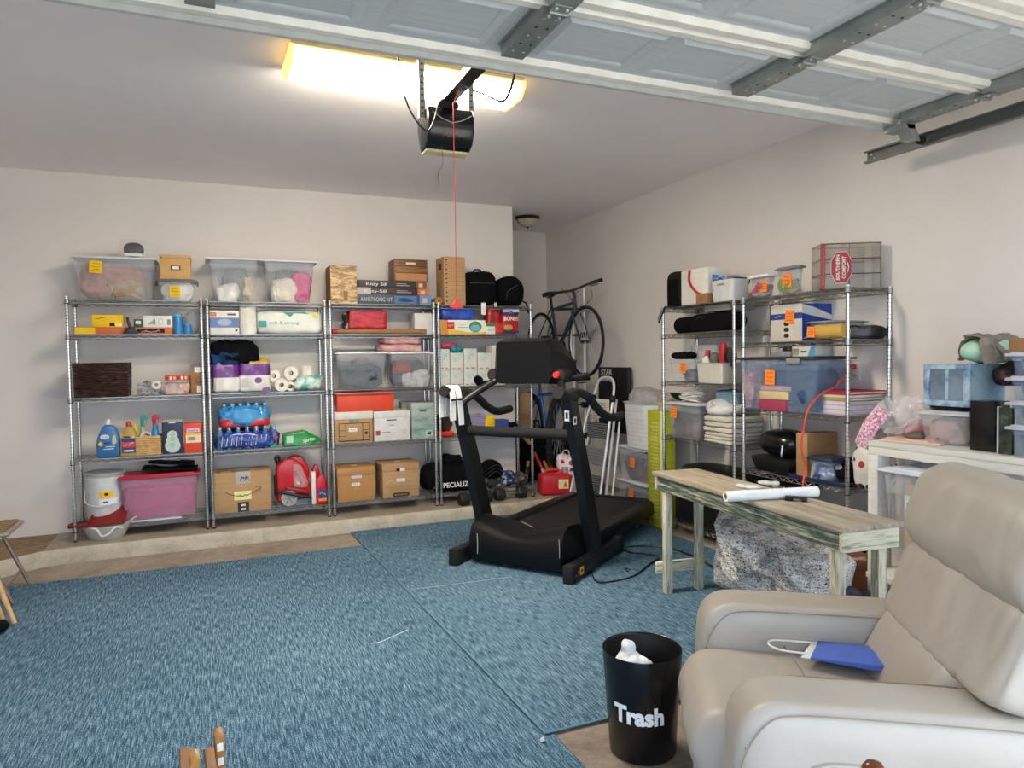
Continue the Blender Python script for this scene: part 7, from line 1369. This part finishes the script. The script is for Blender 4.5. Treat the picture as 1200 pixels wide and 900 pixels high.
p = SR(966, 976, 527, z, 3.49, d=.06); r = T(p, 'paper_towel', 'white folded roll end leaning against the cardboard box', 'roll'); m = MB(M('c9c7c2', .6)); m.tube(spline([(-.14, 0, .0), (-.12, 0, .10), (-.08, 0, .135), (.0, .02, .11), (.08, .03, .09)], 5), .03, n=10, flat=.7); m.build('paper', r, 60)
p = SR(944, 975, 536, z+.012, 3.47, d=.2); tote(p, 'clear blue tinted food box with dark lid in the navy edged tray', M('2c3448', .4), k=.92, body=CLRB, lidh=.02); stuffing(p, [('blue_packets', 'blue white packets in the clear blue tinted box', 'packets', 0, 0, .8, .8, .7, speckle('bpk', [(.42, '3c5490'), (.5, '8a9cc4'), (.6, 'd4dae8')], 12, interp='CONSTANT'), 0)])
q = P_(); q.w = .17; q.d = .18; q.h = .12; q.loc = Vector((3.60, 3.16, z+.012)); q.rz = -90; pack(q, 'black rounded pouch in the tray at the shelf end', 'black_pouch', 'pouch', BLACKF, e=2.3, n=24, amp=.004)
q = P_(); q.w = .05; q.d = .16; q.loc = Vector((3.68, 3.10, z+.012)); q.rz = -90; carton(q, 'dark teal box at the very end of the tray by the post', M('1f4a58', .5), 'teal_box', h=.22)
r = thing('shelf_tray', 'white tray with navy blue rim on the lower side shelf', 'tray', (3.64, 3.31, z), -90); m = MB(M('d0cfcb', .5)); m.box(-.22, .22, -.17, .17, 0, .006); m.build('tray_base', r); m = MB(M('1c2450', .5)); m.box(-.225, .225, -.178, -.17, 0, .024, bev=.002); m.box(-.225, .225, .17, .178, 0, .024, bev=.002); m.box(-.228, -.22, -.178, .178, 0, .024, bev=.002); m.box(.22, .228, -.178, .178, 0, .024, bev=.002); m.build('rim', r)
# black grill machine
q = P_(); q.w = .36; q.d = .30; q.h = .30; q.loc = Vector((3.63, 3.73, z)); q.rz = -90; r = T(q, 'electric_grill', 'black domed electric grill on the lower side shelf beside the cardboard box', 'grill'); m = MB(BLACK); m.taper(.30, .26, .38, .30, 0, .10, bev=.02); m.build('grill_base', r); m = MB(GL); m.blob((0, 0, .10), (.36, .28, .19), e=2.4, n=34, amp=.002); m.build('domed_lid', r, 60); m = MB(ALU); m.tube([(.12, -.15, .12), (.14, -.17, .15), (.14, -.16, .2)], .005, n=6); m.build('handle', r)
q = P_(); q.w = .40; q.d = .3; q.loc = Vector((3.63, 3.72, .34)); q.rz = -90; r = T(q, 'folding_stool', 'black folded frame with straps under the lower side shelf', 'stool'); m = MB(BLACK)
for (a, b_) in (((-.17, -.12, -.22), (.15, -.12, .25)), ((.16, -.12, -.22), (-.16, -.12, .25)), ((-.17, .12, -.22), (.15, .12, .25)), ((.16, .12, -.22), (-.16, .12, .25))): m.tube([a, b_], .016, n=8)
m.build('crossed_legs', r, 60); m = MB(BLACKF); m.box(-.2, .2, -.14, .14, .24, .27, bev=.01); m.build('seat', r)
for i, (x, y, w_, d_, h_, mt, l) in enumerate(((3.64, 3.76, .36, .3, .14, M('8c8f94', .5), 'grey case on the bottom level under the black folded frame'), (3.62, 3.32, .34, .28, .20, BLACKF, 'black bag on the bottom level under the tray'))):
    q = P_(); q.w = w_; q.d = d_; q.h = h_; q.loc = Vector((x, y, BZ[0]+.004)); q.rz = -90; pack(q, l, 'storage_case', 'case', mt, e=5, amp=.003, n=24)
q = SR(870, 905, 606, .115, 3.44, d=.26) 
def dk(m, w, d, h, y): rect(m, w, d, h, y, .1, .3, .3, .5, M('b0343c', .5)); m.scr(.2*w, y-.002, .65*h, .15*w, .1*h, M('4a4a6a', .5)); rect(m, w, d, h, y, -.5, -.1, 0, 1, M('8fa4cc', .5))
q.w, q.h = .30, .30; carton(q, 'white and blue printed carton on the floor level behind the patterned cushion', M('d4d4dc', .5), 'printed_carton', deco=dk, h=.34)
# spotted bag
a, b_ = hx(997, 524, 3.46), hx(1022, 578, 3.46); DB = dots('terrazzo', 'e2e0da', ['c02c30', '202228', '2a3040', 'b83038', '282c34'], 17, .40, .9)
q = P_(); q.w = .22; q.d = .16; q.h = a.z-b_.z; q.loc = Vector((3.46+.08, (a.y+b_.y)/2-.02, b_.z)); q.rz = -90; r = T(q, 'spotted_bag', 'white plastic bag with red and black spots hanging beside the worktable', 'bag'); m = MB(DB); m.blob((0, 0, 0), (q.w, q.d, q.h), e=3, ez=3, amp=.012, fr=7, fold=.008, seed=3, n=34); m.build('bag_body', r, 60); m = MB(WHITE); m.tube(spline([(-.06, 0, q.h*.97), (-.08, -.02, q.h*1.03), (-.02, -.02, q.h*1.04), (0, 0, q.h*.97)]), .02, n=8); m.build('gathered_top', r, 60)
# ================================================================ WORKTABLE BY THE SIDE WALL
TX, TZ = 3.20, .985; t0 = hx(1017, 516, TX); WT = woodmat('white_wood', [(.3, 'd0cfca'), (.5, 'dedcd6'), (.75, 'e8e6e0')], 3, (14, 1, 14)); yF = t0.y; zt = t0.z
wt = thing('worktable', 'white painted wooden worktable along the side wall behind the recliner', 'table', (TX, yF, 0))
hF = zt-hx(1017, 532, TX).z
m = MB(WT); m.box(0, XW-TX-.02, -2.2, 0, zt-.03, zt, bev=.003); m.build('tabletop', wt); m = MB(WT); m.box(-.0, .03, -2.2, 0.0, zt-hF, zt-.031, bev=.003); m.build('front_apron', wt); m = MB(WT); m.box(.031, XW-TX-.02, -.03, 0, zt-hF, zt-.031, bev=.003); m.build('side_apron', wt)
for y in (-.03, -2.17):
    for x in (.0, XW-TX-.12): m = MB(WT); m.box(x, x+.09, y-.03, y+.03, .012, zt-hF, bev=.003); m.build('leg', wt)
m = MB(WT); m.box(-.09, XW-TX-.04, -2.1, -.066, .30, .33, bev=.003); m.build('lower_shelf', wt)
m = MB(WT); m.box(.13, .22, -.15, -.11, zt-hF-.16, zt-hF, bev=.003); m.build('corner_block', wt)
def ST(u0, u1, vt, X, z=None, u2=None, d=.3): return SR(u0, u1, vt, zt+.002 if z is None else z, X, u2, d)
p = ST(1071, 1136, 482, 3.30, d=.36); tote(p, 'clear tote with white lid on the worktable holding peach items, under the blue cabinet', M('c4c6ca', .4), k=.86); z3 = zt+p.h+.004
stuffing(p, [('peach_cloth', 'peach coloured cloth in the clear tote on the worktable', 'cloth', -.05, -.1, .6, .6, .7, fabric('c09a92', 'a8a4ac'), 0)])
c = hx(1105, 478, 3.36); one(MB(BLACK).lathe([(.10, 0), (.105, .012), (.10, .02)], n=30), 'black_plate', 'black round turntable plate under the blue cabinet', 'plate', (3.44, c.y, z3)); 
# blue cabinet
p = ST(1082, 1137, 427, 3.32, z3+.022, u2=1178); r = T(p, 'blue_cabinet', 'small distressed light blue cabinet with two glass panes on the worktable', 'cabinet'); w, d, h = p.w, p.d, p.h; BC_ = speckle('blue_wash', [(.34, '6a8cae'), (.5, '9ab8cc'), (.68, 'b4ccd6')], 6, rough=.6, detail=6)
m = MB(BC_); m.box(-w/2, w/2, -d/2+.016, d/2, 0, .014); m.box(-w/2, w/2, -d/2+.016, d/2, h-.014, h); m.box(-w/2, -w/2+.014, -d/2+.016, d/2, .0141, h-.0141); m.box(w/2-.014, w/2, -d/2+.016, d/2, .0141, h-.0141); m.box(-w/2+.0141, w/2-.0141, d/2-.012, d/2-.002, .0141, h-.0141); m.build('cabinet_body', r)
m = MB(speckle('blue_wash2', [(.36, '566e98'), (.48, '8aa8c4'), (.6, 'b0c6d4')], 9, rough=.6, detail=6, dist=1.5)); f_ = .14
m.box(-w/2, w/2, -d/2, -d/2+.014, 0, h*f_, bev=.002); m.box(-w/2, w/2, -d/2, -d/2+.014, h*(1-f_*.9), h, bev=.002); m.box(-w/2, -w/2+w*.14, -d/2, -d/2+.014, h*f_, h*(1-f_*.9), bev=.002); m.box(w/2-w*.14, w/2, -d/2, -d/2+.014, h*f_, h*(1-f_*.9), bev=.002); m.box(-.02*w, .05*w, -d/2-.002, -d/2+.012, h*f_, h*.87, bev=.002); m.build('door_frame', r)
m = MB(M('6f8088', .15)); m.box(-w*.36, w*.36, -d/2+.006, -d/2+.010, h*f_, h*.87, speckle('frosted', [(.35, '5c6c7c'), (.6, '8494a4')], 5, rough=.25)); m.build('glass_pane', r)
p = ST(1112, 1158, 394, 3.36, p.loc.z+p.h, d=.3); p.h *= 1.0; r = T(p, 'pillow', 'mint green pillow wrapped in brown grey cloth on the blue cabinet', 'pillow'); m = MB(fabric('c6ecd2', 'b2dcc2')); m.blob((-.0, 0, 0), (p.w*.98, p.d, p.h*.94), e=2.2, amp=.008, fr=8, fold=.006, seed=3, n=34); m.build('pillow_body', r, 60)
m = MB(fabric('a0948a', '80756c')); 
def fn(a, b):
    th = math.pi*(.04+.92*a); x = -cs(th)*p.w*.55; zz = sn(th)*p.h*1.04+.004; y = -p.d*.40+p.d*.9*b - .10*sn(th)*(1-b)*0
    return (x, y+(.06 if b == 0 else 0)*math.sin(a*9)+.05*(1-sn(th))*(1-b), max(.004, zz+.012*noise.noise((a*9, b*5, 2))))
m.sheet(fn, 40, 14, None, .006); m.tube(spline([(.30*p.w, -p.d*.36, p.h*.86), (.44*p.w, -p.d*.44, p.h*.55), (.50*p.w, -p.d*.42, p.h*.05), (.40*p.w, -p.d*.44, p.h*.35)], 6), .03, n=8, flat=.6); m.build('wrapping_cloth', r, 60)
p = ST(1137, 1166, 470, 3.28, u2=1184); carton(p, 'glossy black box standing on the worktable beside the clear tote', GL, 'black_box')
p = SR(1168, 1183, 478, zt+.002, 3.24, d=.05); q = T(p, 'picture', 'narrow black framed picture leaning beside the glossy black box', 'picture'); m = MB(speckle('pict', [(.4, '15181a'), (.55, '3c4a3a'), (.66, '9a8a6a')], 14)); m.box(-p.w/2, p.w/2, -.01, .01, 0, p.h); m.build('print', q); m = MB(ALU); m.box(-p.w/2-.006, -p.w/2, -.014, .012, 0, p.h+.004); m.build('frame_edge', q)
p = SR(1158, 1184, 450, zt+.30, 3.42, d=.18); pack(p, 'dark floral cloth bundle behind the stack of clear boxes', 'floral_cloth', 'cloth', speckle('floral', [(.44, '121114'), (.55, '2c2426'), (.66, '8a5a5a')], 12, rough=.9), e=2.4, amp=.014, fr=10, fold=.012, seed=4, h=.12)
zz = zt+.002
for i, (v0, l) in enumerate(((499, 'clear shoe box at the bottom of the stack on the worktable'), (470, 'clear shoe box second up in the stack on the worktable'), (441, 'clear shoe box third up in the stack on the worktable'), (412, 'clear shoe box topmost in the stack, under the brown carton'))):
    p = SR(1178, 1215, v0, zz, 3.18, d=.30); 
    tote(p, l, M('b8bcc8', .4), k=.90, body=CLRB, group='clear shoe boxes stacked on the worktable'); stuffing(p, [('blue_grey_bundle', 'blue grey bundle in the clear shoe box, %s' % ('bottom of the stack', 'second up', 'third up', 'topmost under the brown carton')[i], 'bundle', 0, 0, .7, .7, .7, fabric('6c7c94', '8c98a8'), 0)]); zz += p.h+.001
p = SR(1182, 1215, 396, zz, 3.20, d=.26); carton(p, 'small brown carton on top of the stack of clear shoe boxes', CARD2, 'brown_carton')
# papers, pink bubble wrap and clear bags at the far end of the worktable
c = hz(1050, 512, zt); r = thing('paper_pile', 'peach coloured papers spread at the worktable end', 'papers', (3.40, yF-.16, zt+.002), -90); m = MB(M('e6c2b2', .7)); m.box(-.15, .15, -.14, .14, 0, .008); m.rot(12); m.box(-.12, .12, -.12, .10, .009, .015, M('e8c8b8', .7)); m.build('sheets', r)
c = hx(1066, 508, 3.34); one(MB(M('6a5f54', .6)).blob((0, 0, 0), (.12, .08, .025), e=3, amp=.008, fr=16, n=20), 'netting', 'small brown netting bundle on the peach papers', 'netting', (3.36, c.y, zt+.018), -90)
BUB = speckle('bubble_pink', [(.40, 'b06a8a'), (.50, 'd8a4ba'), (.6, 'f0e0e6')], 70, rough=.25)
a, b_ = hx(1036, 480, 3.34), hx(1010, 522, 3.30); m = MB(BUB); m.tube([b_-a+Vector((0, 0, 0)), (b_-a)*.5+Vector((-.02, 0, .01)), (0, 0, 0)], .05, n=12, flat=.4); one(m, 'bubble_wrap', 'pink bubble wrap strip leaning over the worktable corner', 'bubble wrap', a, smooth=60)
PF = clear('bag_film', 'f6f2f6', .30, .10)
for i, (u0, u1, vt, X, sd_, l) in enumerate(((1030, 1060, 471, 3.42, 3, 'crumpled clear plastic bag standing at the worktable corner'), (1050, 1078, 476, 3.38, 7, 'second clear plastic bag with pink contents beside the clear tote'))):
    p = SR(u0, u1, vt, zt+.016, X, d=.16); pack(p, l, 'plastic_bag', 'bag', PF, e=2.4, amp=.02, fr=9, fold=.06, seed=sd_, n=80)
    if i: p.h *= .4; p.w *= .7; pack(p, 'salmon pink packet inside the second clear plastic bag', 'pink_packet', 'packet', M('c86a66', .6), e=2.4, amp=.006, seed=2)
# tote on the lower shelf
p = SR(1030, 1098, 552, .332, 3.12, d=.44); p.loc.y = min(p.loc.y, yF-.075-p.w/2-.015); lt = p; tote(p, 'big clear tote with white lid under the worktable', M('d4dae6', .4), k=.84, body=CLR, ov=.03)
q = SR(1060, 1112, 571, .34, 3.17, d=.26)
def dk(m, w, d, h, y): rect(m, w, d, h, y, -.5, -.02, .60, .88, WHITE); rect(m, w, d, h, y-.001, -.44, -.18, .66, .80, M('2c8ccc', .5))
carton(q, 'cardboard box with white and blue label inside the tote under the worktable', speckle('carton_peach', [(.3, 'b48a64'), (.7, 'c49a74')], 4), deco=dk)
a = hx(1060, 548, 3.6); one(MB(M('3a1c16', .5)).box(-.06, .06, -.1, .1, 0, .08, bev=.01), 'dark_box', 'dark red brown box glimpsed under the worktable top', 'box', (3.62, a.y, a.z-.04), -90) if 0 else None
q = P_(); q.w = .34; q.d = .30; q.h = .24; q.loc = Vector((3.44, yF-.32, .0)); q.rz = -90; pack(q, 'dark blue grey bag on the floor under the worktable', 'dark_bag', 'bag', fabric('2c3644', '1c222c'), e=3, amp=.014, fr=8, fold=.012, seed=6)
# ================================================================ UNDER THE BENCH
NEWS = None
def news():
    m, nt, b = new_mat('newsprint_fabric'); v = coords(nt, (1, 1, 1)); wv_ = nd(nt, 'ShaderNodeTexWave', Scale=16, Distortion=9, Detail=3); wv_.inputs['Detail Scale'].default_value = 5; wv_.bands_direction = 'Z'; nt.links.new(v, wv_.inputs['Vector']); a0_ = noisef(nt, v, 85, 3, .7, 1.0); am_ = nd(nt, 'ShaderNodeMath', operation='MULTIPLY_ADD'); nt.links.new(wv_.outputs['Fac'], am_.inputs[0]); am_.inputs[1].default_value = .28; nt.links.new(a0_, am_.inputs[2]); a = am_.outputs[0]; c = noisef(nt, v, 9, 4, .6); e = nd(nt, 'ShaderNodeTexVoronoi', Scale=11); nt.links.new(v, e.inputs['Vector'])
    c1 = ramp(nt, a, [(.47, '3c3d42'), (.52, '909094'), (.57, 'e2e0dc')]); c2 = ramp(nt, c, [(.40, 'a4a4a8'), (.50, 'ffffff')]); c3 = ramp(nt, e.outputs['Distance'], [(.10, 'dcb88c'), (.24, 'ffffff')])
    mx = nt.nodes.new('ShaderNodeMix'); mx.data_type = 'RGBA'; mx.blend_type = 'MULTIPLY'; mx.inputs['Factor'].default_value = .8; nt.links.new(c1, mx.inputs['A']); nt.links.new(c2, mx.inputs['B']); my = nt.nodes.new('ShaderNodeMix'); my.data_type = 'RGBA'; my.blend_type = 'MULTIPLY'; my.inputs['Factor'].default_value = .8; nt.links.new(mx.outputs['Result'], my.inputs['A']); nt.links.new(c3, my.inputs['B'])
    nt.links.new(my.outputs['Result'], b.inputs['Base Color']); b.inputs['Roughness'].default_value = .85; bump(nt, b, c, .5, .03); return m
NEWS = news()
def cush(a, b, side):
    W_, H_, T_ = .86, .50, .20
    u, v = a*2-1, b*2-1; px, pz = u*W_/2*(1-.10*(1-v*v)), v*H_/2*(1-.14*(1-u*u)); k = max(0, (1-u**4))**.5*max(0, (1-v**4))**.5
    g = Vector((px*5, side*2, pz*5)); w = Vector((px*3+pz*4, 1, pz*2-px*2)); t = T_*k*(1+.22*noise.noise(g))+k*.022*max(-.5, 1-abs(noise.noise(w*1.9))*4)+k*.012*max(-.5, 1-abs(noise.noise(w*4))*4)
    th = R(-9); x2, z2 = px*cs(th)+pz*sn(th), -px*sn(th)*-1*-1+pz*cs(th)
    x2, z2 = px*cs(th)-pz*sn(th), px*sn(th)+pz*cs(th)
    return (x2, side*t-.10*z2, max(0, z2+.235+.05*(k-.5)))
N_ = 60; m = MB(NEWS)
for sd in (-1, 1):
    vs = [cush(i/N_, j/N_, sd) for i in range(N_+1) for j in range(N_+1)]; m.add(vs, [(i*(N_+1)+j, (i+1)*(N_+1)+j, (i+1)*(N_+1)+j+1, i*(N_+1)+j+1) for i in range(N_) for j in range(N_)])
bm_ = bmesh.new(); q_ = [bm_.verts.new(v) for v in m.v]; [bm_.faces.new([q_[i] for i in f]) for f in m.f]; bmesh.ops.remove_doubles(bm_, verts=bm_.verts[:], dist=.0004); m = MB(NEWS); m.addbm(bm_, NEWS)
one(m, 'floor_cushion', 'large newsprint patterned floor cushion slumped under the weathered bench', 'cushion', (2.90, 3.03, .016), -80, smooth=75)
m = MB(fabric('5c5c68', '3c3c46', 90, .8)); m.blob((0, 0, 0), (.52, .34, .20), e=2.6, amp=.03, fr=6, fold=.05, seed=3, n=60); m.blob((.1, -.02, .08), (.22, .2, .14), e=2.2, amp=.02, fr=8, fold=.03, seed=6, n=30)
one(m, 'grey_towel', 'dark grey fluffy towel heaped on the floor by the bench legs', 'towel', (3.00, 2.72, .004), -70, smooth=75)
m = MB(speckle('brown_leather', [(.3, '5a3828'), (.6, '7c5240')], 6, rough=.4)); m.blob((0, 0, 0), (.22, .16, .32), e=3.4, amp=.012, fr=8, fold=.008, seed=5, n=30); one(m, 'leather_bag', 'brown leather bag standing on the floor behind the bench leg', 'bag', (3.38, 2.90, .004), -80, smooth=70)
# ================================================================ NEAR THE DOORWAY
# folding chair at the far edge of view
CT = M('a89a8c', .4, .4); fc = thing('folding_chair', 'tan metal folding chair with brown seat pad at the edge of the rug', 'chair', (-1.355, 5.34, 0), 90)
m = MB(CT); m.box(-.20, .20, -.19, .19, .42, .445, bev=.012, seg=3); m.build('seat_pan', fc); m = MB(speckle('seat_pad', [(.3, '7a6248'), (.7, '8f7658')], 20)); m.box(-.175, .175, -.165, .165, .445, .458, bev=.01, seg=3); m.build('seat_pad', fc)
E1 = M('8e8078', .35, .6)
def fleg(m, a, b): m.tube([a, b], .0125, n=10)
for s in (-1, 1):
    m = MB(E1); fleg(m, (s*.215, -.20, .012), (s*.215, .14, .84)); m.build('front_leg', fc, 60); m = MB(E1); fleg(m, (s*.19, .28, .012), (s*.19, -.10, .45)); m.build('rear_leg', fc, 60)
m = MB(CT); m.sheet(lambda a, b: (-.20+.40*a, .10+.035*b+.02*math.sin(math.pi*a), .66+.16*b), 12, 4, None, .004); m.build('backrest', fc, 60)
m = MB(E1); m.tube([(-.19, .2, .10), (.19, .2, .10)], .009, n=8); m.build('crossbar', fc); m = MB(E1); m.tube([(-.21, -.16, .11), (.21, -.16, .11)], .009, n=8); m.build('crossbar', fc)
# pale wooden stool legs below it
w1 = thing('wooden_stool', 'pale wooden stool legs reaching onto the rug below the tan folding chair', 'stool', (-1.33, 4.85, .0), 0); WD = speckle('pale_wood', [(.35, 'b08c58'), (.6, 'd0ac78')], 5, (4, 4, 1), .5)
a, b_ = hz(17, 731, .014), hz(6, 728, .014)
for i, (P0) in enumerate((a, hz(3, 726, .014))):
    m = MB(WD); o = Vector((P0.x+1.33, P0.y-4.85, .016)); m.tube([o, o+Vector((-.13, .06, .38))], .017, n=10, rads=[.013, .019]); m.build('leg', w1)
for q in ((-.36, .25), (-.42, -.05)): m = MB(WD); m.tube([(q[0], q[1], .016), (q[0]+.08, q[1]-.02, .38)], .017, n=10); m.build('leg', w1)
m = MB(WD); m.lathe([(.15, .37), (.17, .375), (.17, .40), (.155, .41)], c=(-.20, .06, 0), n=30); m.build('seat', w1)
pk2 = P_(); pk2.w = .16; pk2.d = .12; pk2.h = .06; c = hz(-8, 740, .02); pk2.loc = Vector((c.x+.0, c.y, .014)); pk2.rz = 20; pack(pk2, 'black cloth scrap on the rug beside the pale stool legs', 'black_cloth', 'cloth', BLACKF, e=2.3, amp=.008, fr=12, seed=2)
# folded wooden luggage rack, its slat ends at the bottom edge
c = hz(232, 890, .50); fr_ = thing('folding_rack', 'folded wooden stand with paired slats standing on the rug close to the doorway', 'stand', (c.x, c.y, 0), 8); OW = speckle('oak', [(.35, '7c4f2a'), (.6, '9c6a3c')], 5, (3, 3, 1), .4)
tops = ((216, 876), (228, 884), (244, 876), (256, 858))
for i, (u, v) in enumerate(tops):
    tgt = hz(u, v, (.545, .535, .535, .56)[i]); o = Matrix.Rotation(R(-8), 4, 'Z') @ Vector((tgt.x-c.x, tgt.y-c.y, 0)); sx = (-1, -1, 1, 1)[i]; sy = (1, -1, 1, -1)[i]
    T0 = Vector((o.x, o.y, tgt.z)); B0 = Vector((o.x+sx*.03, o.y-sy*.22-.05, .016)); m = MB(OW if i != 1 else speckle('oak_light', [(.35, '9a6c34'), (.6, 'b88a4c')], 5, (3, 3, 1), .4)); D_ = (B0-T0).normalized(); xx = Vector((1, 0, 0)); yy = D_.cross(xx).normalized()
    vs = []; 
    for P0 in (T0, B0):
        for (a, b_) in ((-.011, -.018), (.011, -.018), (.011, .018), (-.011, .018)): vs.append(P0+xx*a+yy*b_)
    m.hull(vs, [(3, 2, 1, 0), (4, 5, 6, 7), (0, 1, 5, 4), (1, 2, 6, 5), (2, 3, 7, 6), (3, 0, 4, 7)], None, .003)
    if i == 3: 
        for k_ in (.03, .075): q = T0+D_*k_+yy*.0192; m.hull([q+xx*a+D_*b_+yy*t2 for t2 in (0, -.001) for a, b_ in ((-.007, -.012), (.007, -.012), (.007, .012), (-.007, .012))], [(3, 2, 1, 0), (4, 5, 6, 7), (0, 1, 5, 4), (1, 2, 6, 5), (2, 3, 7, 6), (3, 0, 4, 7)], WHITE)
    m.build('slat', fr_)
m = MB(OW); m.tube([(-.09, -.03, .25), (.09, -.03, .25)], .009, n=8); m.build('dowel', fr_); m = MB(OW); m.tube([(-.06, .0, .46), (.06, .0, .46)], .009, n=8); m.build('dowel', fr_)
# turned wooden knob in front of the recliner
c = hz(1024, 894, .72); kn = thing('wooden_cane', 'dark brown turned wooden cane top with gold rings in front of the recliner', 'cane', (c.x, c.y, 0)); m = MB(speckle('walnut', [(.35, '4a2416'), (.6, '6c3a22')], 6, (1, 1, 1), .25)); m.lathe([(.004, .722), (.014, .719), (.021, .708), (.022, .694), (.018, .68), (.013, .67), (.011, .66), (.011, .02), (.012, .012)], n=28); m.build('shaft', kn, 60)
m = MB(M('c08a3c', .3, .6)); 
for zz in (.700, .709): m.lathe([(.0222-.0*zz, zz-.0012), (.0224, zz), (.0222, zz+.0012)] if zz < .705 else [(.0212, zz-.0012), (.0212, zz), (.0206, zz+.0012)], n=28)
m.build('gold_ring', kn); m = MB(RUBBER); m.lathe([(.013, 0), (.015, .004), (.013, .03)], n=16); m.build('rubber_tip', kn)
